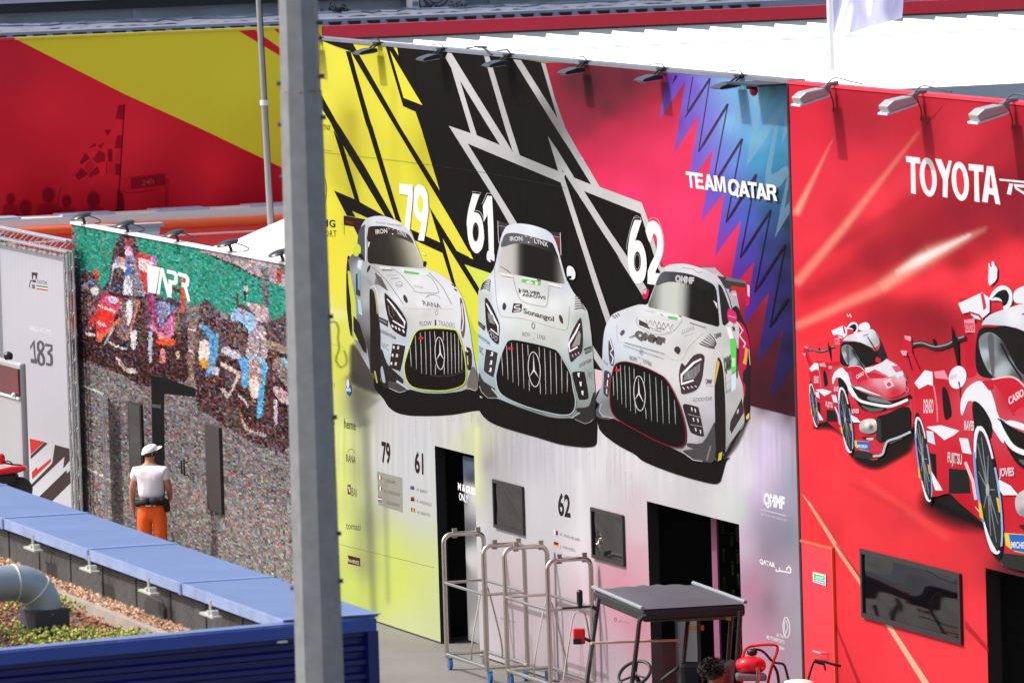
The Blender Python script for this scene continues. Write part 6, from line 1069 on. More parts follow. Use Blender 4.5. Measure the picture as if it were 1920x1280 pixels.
# ================================================================ mosaic wall
A0 = WALL.at(0, 0, .0); AP = Plane(A0, E_, N_)
as0, as1 = AP.sz(146.5, 650)[0]-.12, AP.sz(588, 600)[0]-.05; AZ = AP.sz(340, 459)[1]
mw = empty('mosaic_wall', AP.at(as0, 0), 'low wall printed with a mosaic of two race cars on green and grey', 'wall')
def inpoly(q, poly):
    x, y = q[:, 0], q[:, 1]; c = np.zeros(len(q), bool); j = len(poly)-1
    for i in range(len(poly)):
        xi, yi = poly[i]; xj, yj = poly[j]
        if yi != yj: c ^= ((yi > y) != (yj > y)) & (x < (xj-xi)*(y-yi)/(yj-yi)+xi)
        j = i
    return c
def mosaic():
    ns, nz = 300, 320
    sl = np.linspace(as0, as1, ns+1); zl = np.linspace(.02, AZ, nz+1)
    S, Z = np.meshgrid((sl[1:]+sl[:-1])/2, (zl[1:]+zl[:-1])/2); sz = np.stack([S.ravel(), Z.ravel()], 1); q = AP.px_np(sz)
    q = q+rng.normal(0, .9, q.shape)
    C = np.zeros((len(q), 3)); A = np.zeros(len(q))
    def reg(s, col, amp, smooth_=True):
        p = P(s) if isinstance(s, str) else s
        if smooth_: p = sm(p, 3)
        m = inpoly(q, p); C[m] = col; A[m] = amp
    # track
    C[:] = (120, 114, 114); A[:] = 46
    low = q[:, 1]-(880+.3*(q[:, 0]-300)) > 0; C[low] = (136, 130, 126)
    reg("px 140 400 560 480 560 640 480 575 430 590 355 570 350 560 150 560", (44, 146, 124), 36, False)
    reg("p3 1060 1060 1380 1240 1390 1290 1240 1250", (50, 34, 30), 30, False); reg("p3 1100 1000 1390 1150 1390 1180 1100 1060", (70, 150, 130), 34, False)
    reg("p3 150 0 600 180 1000 370 1380 510 1400 230 800 80 300 0", (176, 160, 166), 44, False); reg("p3 1195 235 1270 240 1265 440 1200 420", (170, 70, 34), 50, False); reg("p3 990 210 1095 220 1100 720 1000 700", (96, 108, 112), 44, False); reg("p3 240 20 600 160 1000 370 990 385 580 190 230 40", (60, 50, 56), 20, False)
    reg("z4 1040 520 1280 600 1280 700 1640 780 1640 700 1500 580 1520 560 1640 640 1640 900 1040 900", (136, 112, 104), 46, False)
    for s in ("z4 1040 560 1200 600 1200 606 1040 566", "z4 460 880 575 925 575 935 460 892", "z7 470 55 640 150 640 160 470 66", "z4 1500 655 1640 690 1640 697 1500 662", "z4 1040 665 1120 720 1120 728 1040 675"): reg(s, (220, 214, 210), 24, False)
    reg("px 150 520 175 512 190 540 205 520 212 470 226 440 246 438 262 470 276 530 300 558 330 562 350 590 348 700 300 720 230 700 150 660", (78, 60, 70), 56)
    reg("px 372 590 385 562 400 575 425 600 440 578 455 570 480 588 500 600 508 600 520 600 548 600 548 830 480 830 370 740", (88, 70, 74), 56)
    # dark underside of the left car
    reg("p2 70 0 200 60 400 60 500 300 1200 600 1900 600 1900 1000 1920 1400 1200 1500 900 1350 600 1220 300 1080 80 980", (62, 34, 36), 44)
    reg("p1 60 1280 90 820 120 720 250 760 350 800 380 1000 440 1100 400 1280 p2 300 400 200 700 80 700", (92, 70, 72), 56)
    reg("p1 270 920 400 910 400 1020 300 1030", (210, 204, 206), 30); reg("p1 330 600 410 610 415 740 390 790 340 720", (190, 60, 52), 40); reg("p1 130 840 220 820 220 900 140 960", (160, 160, 176), 50); reg("p1 230 810 320 830 280 880", (90, 120, 190), 40)
    # red left fender
    reg("p1 470 1040 600 1010 860 1060 780 1280 p2 760 180 680 330 520 640 440 730 380 700 360 350 400 100", (206, 52, 60), 34); reg("p1 470 1060 780 1130 800 1280 p2 700 160 420 60", (200, 80, 116), 40, False); reg("p1 560 1060 760 1090 700 1180 600 1140", (190, 200, 224), 50)
    reg("p2 415 90 700 205 690 250 410 130", (240, 190, 180), 20, False); reg("p2 385 380 550 440 540 490 385 430", (236, 180, 170), 24, False); reg("p2 380 150 660 260 560 450 380 370", (226, 46, 36), 24, False); reg("p2 380 560 500 600 440 730 385 700", (220, 110, 80), 40, False)
    reg("p2 240 180 370 160 330 420 200 600 180 500", (120, 70, 80), 60); reg("p2 300 320 370 300 340 420 260 430", (214, 60, 50), 30); reg("p2 190 580 340 600 330 640 200 620", (220, 214, 206), 24)
    # upper body, cockpit
    reg("p1 600 1000 640 640 680 500 720 380 870 400 1040 480 1100 560 1180 760 1210 980 1160 1080 900 1060 700 1040", (150, 150, 168), 62)
    reg("p1 620 960 650 680 700 580 850 570 880 720 860 1000 780 1030", (66, 62, 72), 60); reg("p1 960 1000 950 700 1000 590 1080 580 1180 800 1190 960 1100 1060", (126, 126, 142), 62)
    reg("p1 870 560 960 540 930 740 870 740", (70, 110, 190), 40); reg("p1 860 740 940 730 1000 1000 900 1060 830 1010", (206, 204, 216), 50); reg("p1 660 500 720 480 880 560 860 620 780 560 680 570 640 650", (220, 216, 222), 40)
    reg("p1 755 240 800 215 860 240 880 380 840 400 780 370", (50, 34, 40), 20); reg("p1 770 390 850 400 840 460 780 460", (226, 130, 60), 30); reg("p1 870 180 960 190 1000 380 880 380", (196, 130, 170), 60); reg("p1 880 60 960 60 960 180 880 190", (200, 60, 50), 50, False); reg("p1 875 270 980 280 990 330 880 340", (226, 226, 230), 30, False); reg("p1 870 385 1040 400 1050 500 880 500", (110, 116, 150), 60)
    reg("p1 1050 310 1400 380 1410 540 1240 560 1250 980 1200 960 1100 620", (206, 60, 66), 44, False); reg("p1 1090 390 1360 460 1350 530 1240 520 1240 640 1100 600", (238, 206, 206), 40, False); reg("p1 1300 370 1400 380 1405 520 1370 530", (180, 130, 200), 40, False)
    reg("p1 560 960 700 990 1200 1060 1240 960 1280 1060 1150 1110 900 1090 600 1030", (60, 36, 44), 34)
    # middle and right parts
    reg("p2 780 30 1100 0 1050 300 950 620 880 720 700 560 800 300", (120, 100, 104), 60); reg("p2 890 60 980 60 980 330 910 440", (226, 222, 226), 30); reg("p2 1100 20 1190 100 1200 700 1100 820 1000 860 1040 300", (70, 52, 46), 56); reg("p2 960 580 1060 560 1040 820 980 860", (222, 222, 222), 36); reg("p2 1090 10 1130 40 1040 320 900 720 880 700 1020 300", (206, 110, 96), 30, False)
    reg("p2 720 350 820 330 460 720 430 700", (226, 110, 60), 34, False); reg("p2 640 500 690 500 530 790 500 790", (180, 186, 206), 30, False)
    reg("p1 1240 980 1380 1000 1390 1280 p2 1430 430 1330 420 1250 150", (150, 60, 112), 50, False); reg("p2 1380 60 1560 50 1740 150 1560 330 1500 480 1440 430", (124, 126, 166), 60, False); reg("p2 1230 450 1340 440 1480 500 1760 150 1800 320 1700 600 1600 700 1480 700 1380 570", (196, 108, 150), 56); reg("p2 1400 560 1500 640 1620 690 1560 720 1480 700", (240, 160, 150), 30)
    reg("p2 1400 700 1600 680 1720 700 1700 780 1540 800 1420 770", (226, 84, 36), 44); reg("p2 1470 880 1530 870 1560 1090 1460 1080", (216, 130, 130), 50); reg("p2 1270 600 1330 600 1320 1050 1270 1040", (176, 180, 196), 50); reg("p2 1720 240 1800 250 1820 700 1760 720", (110, 86, 60), 56); reg("p1 1820 750 1890 750 1890 1280 p2 1880 260 1830 240", (214, 84, 40), 44, False); reg("p2 1740 900 1800 900 1790 1020 1740 1010", (190, 170, 110), 50)
    reg("p2 590 730 700 790 900 850 820 870 640 800", (206, 206, 210), 50); reg("p2 700 1000 760 1020 880 1180 1040 1200 1060 1280 860 1240", (196, 180, 170), 56); reg("p1 1650 900 1800 920 1820 1000 1700 960", (80, 46, 40), 30)
    # right car
    reg("p4 115 300 250 270 360 160 720 180 900 240 930 100 1000 180 1180 180 1200 1160 1000 1160 850 1200 500 1000 200 800 120 740", (70, 44, 44), 52)
    reg("p3 160 980 250 1000 350 1080 410 1120 p4 355 0 360 160 250 400 215 400 240 300 250 0 p3 290 1160", (92, 156, 206), 44, False); reg("p4 150 0 250 0 245 240 150 240", (230, 216, 206), 24); reg("p4 150 210 245 200 240 300 180 300", (226, 160, 60), 34); reg("p3 290 880 370 910 370 1060 320 1060", (80, 34, 30), 30, False)
    reg("p3 590 940 600 850 660 760 800 800 900 860 950 960 900 1040 850 1110 760 980 680 930", (150, 186, 222), 44); reg("p3 540 1200 580 1000 620 940 700 950 790 1050 830 1110 810 1280 p4 680 120 500 80 400 60", (92, 70, 74), 60); reg("p3 790 700 900 700 1080 750 1080 960 960 940 900 850", (166, 146, 150), 60); reg("p3 910 780 1020 770 1040 920 930 910", (200, 180, 186), 50)
    reg("p3 830 1120 900 1040 1020 980 1050 1100 1080 1280 p4 900 200 700 190 680 100", (172, 160, 166), 64); reg("p3 660 560 690 570 700 700 780 800 740 790 660 700", (80, 50, 46), 40, False); reg("p3 755 530 800 540 790 660 760 660", (60, 44, 46), 30, False); reg("p3 770 470 815 480 810 540 770 530", (200, 196, 200), 30); reg("p3 710 810 760 810 750 850 730 850", (216, 60, 50), 20); reg("p3 790 590 830 590 820 630 790 620", (110, 206, 214), 20)
    reg("p4 390 100 460 60 620 160 590 210 440 150", (206, 200, 218), 40); reg("p4 390 170 600 230 620 380 480 640 370 300", (72, 52, 52), 50); reg("p4 385 230 600 340 620 370 500 620 480 610 580 380 380 270", (214, 190, 176), 40, False); reg("p4 590 200 680 190 715 260 710 500 630 500 620 300", (96, 170, 222), 44); reg("p4 715 210 800 160 910 240 910 320 720 240", (150, 190, 220), 40)
    reg("p4 720 240 850 250 840 660 800 650 720 600", (180, 150, 146), 56); reg("p4 720 440 800 430 830 520 800 650 740 600", (232, 214, 200), 24); reg("p4 850 260 915 270 890 560 860 850 800 850 820 560 860 480", (80, 166, 210), 44); reg("p4 580 610 620 620 710 730 700 745", (206, 200, 206), 30, False); reg("p4 400 540 440 540 490 640 440 630", (180, 170, 170), 50)
    reg("p4 270 290 360 300 360 390 290 370", (180, 190, 206), 50); reg("p4 450 760 620 780 660 980 600 1060 420 920", (84, 66, 58), 40); reg("p4 600 780 700 990 900 1050 900 1090 780 1060 650 990", (160, 144, 130), 54); reg("p4 980 520 1090 540 1180 620 1170 720 1100 700 1040 660", (186, 160, 160), 56); reg("p4 1000 660 1035 660 1035 950 1000 950", (196, 186, 210), 40, False)
    reg("p4 975 280 1050 400 1180 560 1200 300 1100 190 1020 190", (126, 118, 120), 56); reg("p4 1080 180 1190 250 1190 360", (130, 190, 216), 40); reg("p3 1060 1180 1390 1300 1390 1400 1060 1280", (150, 134, 120), 50, False)
    # tesserae: sparkling colour noise, correlated a little
    n1 = rng.normal(0, 1, (nz, ns)); k2 = np.repeat(np.repeat(rng.normal(0, 1, (nz//2, ns//3)), 2, 0), 3, 1); n1 = (n1*.6+k2*.9); n1 = n1.ravel()[:, None]
    ch = rng.normal(0, 1, (nz, ns, 3)); ch = (ch*.5+np.repeat(np.repeat(rng.normal(0, 1, (nz//2, ns//2, 3)), 2, 0), 2, 1)*.95).reshape(-1, 3)
    V = C+A[:, None]*(.50*n1+.22*ch)
    big = np.repeat(np.repeat(rng.random((nz//2, ns//2)), 2, 0), 2, 1).ravel(); fl = big < .05; V[fl] = V[fl]*.5+np.array([[206, 70, 50]])*.5; fl = (big > .955); V[fl] = V[fl]*.5+np.array([[90, 150, 190]])*.5
    V = np.clip(V, 8, 250)
    pr = Print(AP, .60); cols = np.concatenate([lin(V)*pr.k, np.ones((len(V), 1))], 1)
    # every tessera its own quad
    S0, Z0 = np.meshgrid(sl[:-1], zl[:-1]); S1, Z1 = np.meshgrid(sl[1:], zl[1:]); a = [x.ravel() for x in (S0, Z0, S1, Z1)]
    quad = np.stack([np.stack([a[0], a[1]], 1), np.stack([a[2], a[1]], 1), np.stack([a[2], a[3]], 1), np.stack([a[0], a[3]], 1)], 1).reshape(-1, 2); N = len(V)
    b = np.arange(N)*4; T = np.concatenate([np.stack([b, b+1, b+2], 1), np.stack([b, b+2, b+3], 1)]); pr._put(quad, T, np.repeat(cols, 4, 0), 0)
    Wt = (250, 248, 246)
    sc_ = lambda s: P(s)
    pr.fill("p1 1240 510 1465 565 1390 1010 1255 985", Wt); pr.fill("p1 1475 565 1520 575 1670 1080 1590 1065 1500 700 1455 1025 1410 1015", Wt)
    pr.fill("p1 1595 595 1760 640 1800 700 1800 860 1770 910 1700 890 1690 950 1670 1085 1640 1078 1600 720 1640 720 1620 795 1730 830 1745 790 1735 740 1700 715 1600 690", Wt) if False else None
    pr.fill("z4 940 235 985 243 1000 262 1000 312 988 322 968 318 968 360 962 390 948 388 948 290 978 298 982 270 972 262 940 256", Wt); pr.fill("z4 1000 248 1050 262 1066 285 1062 325 1052 335 1072 415 1056 414 1035 335 1022 330 1022 305 1044 312 1046 288 1036 280 1002 270", Wt)
    # doors, glazing
    pr.fill("px 283 704 308 708 367 728 367 744 308 738 310 1040 290 1035", (26, 26, 28)); pr.fill("z4 850 990 905 995 905 1015 850 1008", (110, 112, 116), .6)
    pr.build('print', SHADED, mw)
mosaic()
m = MB(); wbox(m, AP, as0, as1, 0, AZ, -.08, -.004); m.build('wall_panel', M_side, mw)
m = MB(); wbox(m, AP, as0, as1, AZ+.002, AZ+.03, -.09, .02); m.build('coping', mat('white_coping', (230, 226, 226), .5), mw)
def glaz(s, name, m_, par, o0=.01, o1=.04):
    a = [AP.sz(*c) for c in P(s)]; s0 = (a[0][0]+a[3][0])/2; s1 = (a[1][0]+a[2][0])/2; z1 = (a[0][1]+a[1][1])/2; z0 = (a[2][1]+a[3][1])/2
    return dsg(AP, name, m_, par, s0, s1, z0, z1, o0, o1)
g1 = glaz("px 243 752 268 757 272 900 248 892", 'window', M_dark, mw, .005, .03); sub(glaz("px 244.5 756 266.5 761 270.5 896 249.5 888", 'pane', M_glass, mw, .031, .036), g1)
g1 = glaz("px 389.5 795 416 801.5 421 963 394 954", 'window', mat('charcoal_frame', (50, 44, 44), .5), mw, .005, .04)
m = MB(); c = AP.pt(347, 863, .05); m.tube([c, c+AP.n*.05, c+AP.n*.05-ZZ*.16, c-ZZ*.16], .012, 6); c = c+AP.u*.12-ZZ*.01; m.tube([c, c+AP.n*.05, c+AP.n*.05-ZZ*.16, c-ZZ*.16], .012, 6); m.build('handle', M_dark, mw)
# open clear plastic door leaf standing out from the wall
pl_ = mat('clear_plastic', (214, 216, 226), .12, 0, 0, 1, 0, 1, .6, .55)
a = AP.pt(200, 735, .02); b_ = AP.pt(207, 968, .02); c = AP.sz(229, 745, .5); 
leaf = empty('plastic_door_leaf', AP.at(AP.sz(204, 950)[0], 0, .05), 'clear plastic door leaf standing open in front of the mosaic wall, left of the person', 'door')
s0, z1, z0 = AP.sz(201, 735)[0], AP.sz(201, 735)[1], AP.sz(207, 970)[1]; base = AP.at(s0, z0, .05); dr_ = (AP.u*.78+AP.n*.26)
MB().box(base, dr_*.62, -AP.n*.012, ZZ*(z1-z0)).build('panel', pl_, leaf)
m = MB(); m.box(base+dr_*.24+AP.n*.003, dr_*.03, AP.n*.01, ZZ*(z1-z0)); m.box(base-ZZ*.014, dr_*.62, AP.n*.02, ZZ*.012); m.build('edge_strip', mat('white_strip', (226, 226, 230), .3), leaf)
# lamps along the mosaic wall: shallow saucers on double stems
for (x, y), l in zip(((157, 418), (238, 432), (332, 452), (432, 470), (529, 489)), ("black saucer lamp at the left corner of the mosaic wall", "black saucer lamp above the green of the mosaic, second from the left", "black saucer lamp in front of the red awning above the white letters", "black saucer lamp against the white gazebo roof", "black saucer lamp on the mosaic wall partly behind the big lamp post")):
    S, Z = AP.sz(x, y); b = AP.at(S, AZ+.03, -.04); t = empty('saucer_lamp', b, l, 'lamp', 'saucer lamps along the top of the mosaic wall')
    u, n = AP.u, AP.n; c = b+ZZ*.10+n*.07
    m = MB()
    for d in (-.06, .05): m.tube([b+u*d*.6+n*.03, b+u*d*.6+n*.03+ZZ*.03, b+u*d*.6+n*.05+ZZ*.085], .012, 6)
    m.build('bracket', mat('rusty_bracket', (96, 44, 40), .5), t)
    q = MB(); ax = (ZZ*.96+n*.25).normalized(); x_ = u; y_ = ax.cross(u); vs = []; prof = ((.0, .05), (.07, .046), (.13, .026), (.155, 0), (.13, -.018), (0, -.022))
    for r_, h_ in prof:
        for k in range(20): a = 2*math.pi*k/20; vs.append(c+((x_*math.cos(a)*1.0+y_*math.sin(a)*1.15)*r_+ax*h_)*.82)
    q.add(vs, [(i*20+k, i*20+(k+1) % 20, (i+1)*20+(k+1) % 20, (i+1)*20+k) for i in range(5) for k in range(20)]); q.build('housing', mat('black_casting', (28, 28, 32), .3), t, smooth=True)
    MB().tube(sm3([c+ax*.02, c+u*.1+ZZ*.0-n*.1, c+u*.22-ZZ*.06-n*.2, b+u*.4+ZZ*.02]), .008, 5).build('cable', M_dark, t)

# ================================================================ truss frame with the white banner
FP = Plane(WALL.at(0, 0, .12), E_, N_)
fs0, fs1, fs2 = FP.sz(4, 560)[0], FP.sz(141, 700)[0], FP.sz(149, 700)[0]; fz = FP.sz(80, 463)[1]; ft = FP.sz(70, 438)[1]
tb = empty('banner_frame', FP.at(fs0, 0), 'aluminium truss frame holding a white cloth banner with a grey number 183', 'banner')
M_al = mat('aluminium_tube', (206, 208, 212), .25, .85)
def truss(name, a, b, side, w1, w2, n):
    m = MB(); off = [Vector((0, 0, 0)), side*w1*.35, w2, side*w1*.35+w2]
    for o in off: m.tube([a+o, b+o], .018, 8)
    for i in range(n):
        p, q = a.lerp(b, i/n), a.lerp(b, (i+1)/n)
        m.tube([p+off[0], q+off[2]], .009, 6); m.tube([p+off[1], q+off[3]], .009, 6); m.tube([p+off[2], p.lerp(q, .5)+off[3]], .009, 6); m.tube([p+off[0], p.lerp(q, .5)+off[1]], .009, 6)
    return m.build(name, M_al, tb, smooth=True)
tw = ft-fz; truss('truss', FP.at(fs0-.3, fz+.02, .1), FP.at(fs2-.02, fz+.02, .1), -FP.n, .22, ZZ*(tw-.02), 8); truss('truss', FP.at(fs1+.02, 0, .1), FP.at(fs1+.02, fz, .1), -FP.n, .22, FP.u*(fs2-fs1-.05), 12)
truss('truss', FP.at(fs0-.32, 0, .1), FP.at(fs0-.32, fz, .1), -FP.n, .22, FP.u*.22, 12)
pr = Print(FP, .55)
fnw = idw([(20,480,206,208,218),(80,520,212,212,222),(120,600,212,210,220),(60,700,206,204,214),(100,800,200,198,206),(20,900,226,226,232)], 3, 40)
def cloth(q):
    c = fnw(q); s = 1+.03*np.sin(q[:, 0]*.9+.01*q[:, 1])*np.clip((620-q[:, 1])/160, 0, 1); return c*s[:, None]
pr.grid(np.linspace(fs0-.05, fs1-.03, 90), np.linspace(.02, fz-.05, 80), cloth)
pr.fill("q1 380 705 455 715 440 790 425 790 428 750 400 745 398 790 382 788", (78, 66, 66)); pr.fill("q1 365 800 432 800 430 830 395 828 395 815 372 815 355 890 345 888", (78, 66, 66)); pr.fill("q1 385 850 395 850 392 900 383 898", (78, 66, 66)); pr.fill("q1 402 852 415 854 418 905 398 903", (78, 66, 66))
pr.text("corse", "q1 445 838", "q1 565 858", (0, -8), (80, 76, 78)); pr.line("q1 435 868 572 888", 2.4, (60, 150, 90)); pr.line("q1 435 885 572 905", 2.2, (246, 246, 248)); pr.line("q1 436 900 574 922", 2.2, (220, 60, 66))
pr.text("ORECA 07 LMP2", "q2 580 195", "q2 1030 285", (0, -8.6), (240, 240, 246), .02)
pr.fill("q2 680 400 695 405 720 765 745 775 742 880 615 850 612 770 690 780 660 500 605 600 600 530", (104, 98, 104)); pr.line(sm("q2 820 640 770 590 765 480 800 435 850 460 870 540 840 610 820 640", 4, False), 5, (104, 98, 104)); pr.line(sm("q2 820 650 775 700 775 830 820 885 870 870 880 780 850 690 820 650", 4, False), 5.2, (104, 98, 104)); pr.line("q2 905 490 1035 515 1030 590 955 660", 5.2, (104, 98, 104)); pr.line(sm("q2 960 660 1020 700 1035 800 1020 890 925 870", 4, False), 5.2, (104, 98, 104))
K_ = (74, 62, 62)
pr.fill("q3 230 420 345 445 237 545", (214, 60, 56)); pr.fill("q3 345 448 370 458 238 580 237 552", K_); pr.fill("q3 425 468 608 520 525 690 515 665 610 545 px 146 853 q3 620 690 390 910 300 870 460 700 500 660 495 560 245 800 240 770 410 600", K_) if False else None
pr.fill("q3 425 468 608 518 490 650 500 560 245 802 244 775 405 612", K_); pr.fill("q3 608 570 618 695 395 912 298 876 515 665 520 690 570 640 575 595", K_); pr.fill("q3 248 680 288 640 290 662 393 575 396 598 250 735", (214, 60, 56)); pr.fill("q3 610 980 635 960 640 1000 600 1000", K_)
pr.build('banner', SHADED, tb)
M_tie = mat('cream_cord', (226, 216, 170), .7)
for i in range(14): s_ = fs0+(fs1-fs0)*(i+.3)/14; MB().tube([FP.at(s_, fz-.09, .0), FP.at(s_+.03, fz+.03, .06)], .006, 5).build('tie', M_tie, tb)
for i in range(24): MB().tube([FP.at(fs1-.04, .2+i*(fz-.3)/24, 0), FP.at(fs1+.05, .24+i*(fz-.3)/24, .05)], .012, 5).build('tie', M_tie, tb)
# neighbouring dark stand at the far left edge, with its strip of white
nb = Plane(WALL.at(0, 0, -.3), E_, N_); n0, n1 = nb.sz(-90, 600)[0], nb.sz(5, 600)[0]-.05
o = dsg(nb, 'partition', mat('slate_grey', (112, 114, 120), .6), None, n0, n1, 0, nb.sz(4, 440)[1], -.1, 0); tag(o, 'slate grey partition cut off by the left edge, left of the white banner', 'partition')
# kiosk with a dark red screen
KP = Plane(WALL.at(0, 0, 1.9), E_, N_); k0, k1 = KP.sz(-60, 800)[0], KP.sz(40, 800)[0]; kz = KP.sz(20, 677)[1]
kk = empty('screen_kiosk', KP.at(k1, 0), 'silver metal kiosk with a dark red glass screen at the left edge', 'kiosk')
kb = MB(); kb.box(KP.at(k0, 0, -.0), KP.u*(k1-k0), -KP.n*.09, ZZ*kz); kb.build('cabinet', mat('silver_cabinet', (176, 176, 180), .4, .35, .03, 1), kk, bevel=.03)
z0, z1 = KP.sz(30, 742)[1], KP.sz(30, 690)[1]; s1_ = KP.sz(37, 720)[0]
wbox(MB(), KP, k0+.1, s1_, z0, z1, .001, .02).build('screen', mat('dark_red_glass', (90, 10, 18), .08, 0, .3, 2), kk)
wbox(MB(), KP, k0+.05, s1_+.03, z0-.03, z0-.002, .001, .03).build('shelf', M_side, kk); o = MB().ball(KP.at(s1_-.12, z0+.02, .05), .03, 10, 8).build('knob', M_side, kk, smooth='all')
o = MB().ball(KP.at(KP.sz(8, 660)[0], kz+.04, -.05), .06, 14, 10).build('lamp', mat('black_casting', (28, 28, 32), .3), kk, smooth='all')
# ================================================================ blue building with the planted roof (foreground left)
ZC = 4.0
c0 = gpt(697, 1157, ZC); cl_ = gpt(-140, 1233.5, ZC); ca = gpt(-140, 866.3, ZC)
dF = (cl_-c0).normalized(); dA = (ca-c0).normalized(); FRL = (cl_-c0).length; SAL = (ca-c0).length
nF = Vector((dF.y, -dF.x, 0)); nF = nF if nF.dot(CAM-c0) > 0 else -nF      # out of the front face
nA = Vector((dA.y, -dA.x, 0)); nA = nA if nA.dot(dF) < 0 else -nA           # out of the far side
M_blue = mat('blue_cladding', (14, 26, 92), .38, .1, .08, 2.5); M_band = mat('blue_band', (44, 70, 150), .38, .1, .08, 2.5); M_blue2 = mat('blue_coping', (94, 114, 155), .42, .1, .10, 2.2); M_bluel = mat('light_blue_flashing', (124, 142, 190), .4, .15, .05, 1.5)
M_felt = mat('grey_membrane', (66, 64, 64), .8, 0, .2, 5, .3, 15)
bb = empty('blue_building', Vector((c0.x, c0.y, 0)), 'blue clad building with a planted roof and light blue parapet in the near left corner', 'building')
# front cladding: horizontal corrugation below a flat band
m = MB(); zb = ZC-.09; per = .098; prof = []; z = zb
while z > 0: prof += [(z, .0), (z-.03, .0), (z-.045, -.035), (z-.083, -.035)]; z -= per
vs = []
for z, o in prof: vs += [c0+dF*.0+nF*o+ZZ*(z-ZC), c0+dF*FRL+nF*o+ZZ*(z-ZC)]
m.add(vs, [(2*i, 2*i+1, 2*i+3, 2*i+2) for i in range(len(prof)-1)]); m.build('cladding', M_blue, bb)
m = MB(); m.box(c0-ZZ*.088-dF*.02, dF*(FRL+.02), nF*.03, ZZ*.083).build('top_band', M_band, bb)
m = MB(); m.box(c0-ZZ*.004-dF*.025, dF*(FRL), -nF*.14+nF*.0, ZZ*.012).build('coping', M_blue2, bb)
m = MB(); m.box(c0+nA*.0-ZZ*ZC, dA*SAL, nA*.02, ZZ*(ZC-.02)).box(c0-dF*.03-ZZ*ZC+nF*.035, dF*.08, -nF*.1, ZZ*(ZC-.09)); m.build('side_cladding', M_blue, bb)
# wide light coping over the far parapet
wi = .62; m = MB()
L_ = SAL/5
for i in range(5):
    a = c0+dA*(i*L_+.012)+ZZ*.004; m.box(a+nA*.05, dA*(L_-.02), -nA*(wi+.05), ZZ*.02)
    fm_ = MB().box(a+nA*.05-nA*(wi+.05)-ZZ*.06, dA*(L_-.02), -nA*.015, ZZ*.078); fm_.build('coping_lip', mat('worn_blue_lip', (136, 152, 190), .45, .1, .14, 6), bb)
m.build('parapet_coping', M_blue2, bb)
for i in range(6): MB().box(c0+dA*(i*L_-.03)+nA*.055+ZZ*.022, dA*.06, -nA*(wi+.065), ZZ*.008).box(c0+dA*(i*L_-.03)-nA*(wi+.018)-ZZ*.06, dA*.06, -nA*.008, ZZ*.08).build('coping_joint', M_bluel, bb)
ZR2 = 3.66; wi2 = wi-.06
m = MB(); m.box(c0-nA*wi2+ZZ*(ZR2-ZC-.1), dA*SAL, nA*.1, ZZ*(ZC-ZR2)).build('upstand', M_felt, bb)
for i in range(14):
    a = c0+dA*(.3+i*.95)-nA*(wi2+.001)+ZZ*(ZR2-ZC); MB().box(a, dA*.035, -nA*.008, ZZ*.27).build('membrane_seam', mat('dark_membrane', (60, 58, 58), .8), bb)
for x in (62, 168, 279, 395, 520):                            # fixing posts on the inner edge of the coping
    lo, hi = 0.0, SAL
    for _ in range(30):
        mid_ = (lo+hi)/2
        if proj(c0+dA*mid_-nA*(wi+.07)-ZZ*.1)[0] > x: lo = mid_
        else: hi = mid_
    p = c0+dA*lo-nA*(wi+.07)-ZZ*.10; m = MB(); m.tube([p, p+ZZ*.10], .011, 6); m.cbox(p-ZZ*.005, dA*.34, nA*.07, ZZ*.014); m.cbox(p-dA*.1+ZZ*.02, dA*.04, nA*.05, ZZ*.035); m.cbox(p+ZZ*.012, dA*.05, nA*.05, ZZ*.03); m.build('fixing_post', mat('galvanised_post', (200, 200, 190), .4, .3), bb)
# drain chute box on the upstand
p = gpt(316, 1158, ZR2); m = MB(); m.prism([p-dA*.30-ZZ*.0, p+dA*.24-ZZ*.0, p+dA*.24+ZZ*.12, p+dA*.1+ZZ*.17, p-dA*.20+ZZ*.16, p-dA*.30+ZZ*.1], -nA*.12); m.build('roof_drain', mat('black_rubber', (44, 44, 44), .6, 0, .15, 8), bb, bevel=.015)
# roof deck, gravel strip, kerb and sedum
deck = MB(); deck.box(c0+nF*-.1+ZZ*(ZR2-ZC-.25)+dF*.1, dF*(FRL+6), dA*(SAL+.1), ZZ*.2); deck.build('roof_deck', M_felt, bb)
def roofpt(a, b, z=0): return c0+dA*a-nA*b+ZZ*(ZR2-ZC+z)
kb = (gpt(115, 1117, ZR2)-c0).dot(-nA); kb2 = (gpt(262, 1184, ZR2)-c0).dot(-nA); kerb_b = (kb+kb2)/2
print('kerb', kb, kb2, FRL, SAL)
m = MB(); m.box(roofpt(-.0, kerb_b, -.03), dA*SAL, -nA*.06, ZZ*.09); m.build('kerb', mat('kerb_concrete', (150, 138, 126), .8, 0, .12, 6), bb)
rr = random.Random(9)
def blob(vs, fs, c, r, sq=.7):
    k = len(vs); u = Vector((rr.gauss(0, 1), rr.gauss(0, 1), rr.gauss(0, .3))).normalized(); v = u.cross(ZZ).normalized() if abs(u.z) < .95 else Vector((1, 0, 0)); w_ = ZZ*sq
    for q in (u, v, -u, -v): vs.append(c+q*r*rr.uniform(.7, 1.2))
    vs += [c+w_*r, c-w_*r]; fs += [(k, k+1, k+4), (k+1, k+2, k+4), (k+2, k+3, k+4), (k+3, k, k+4), (k+1, k, k+5), (k+2, k+1, k+5), (k+3, k+2, k+5), (k, k+3, k+5)]
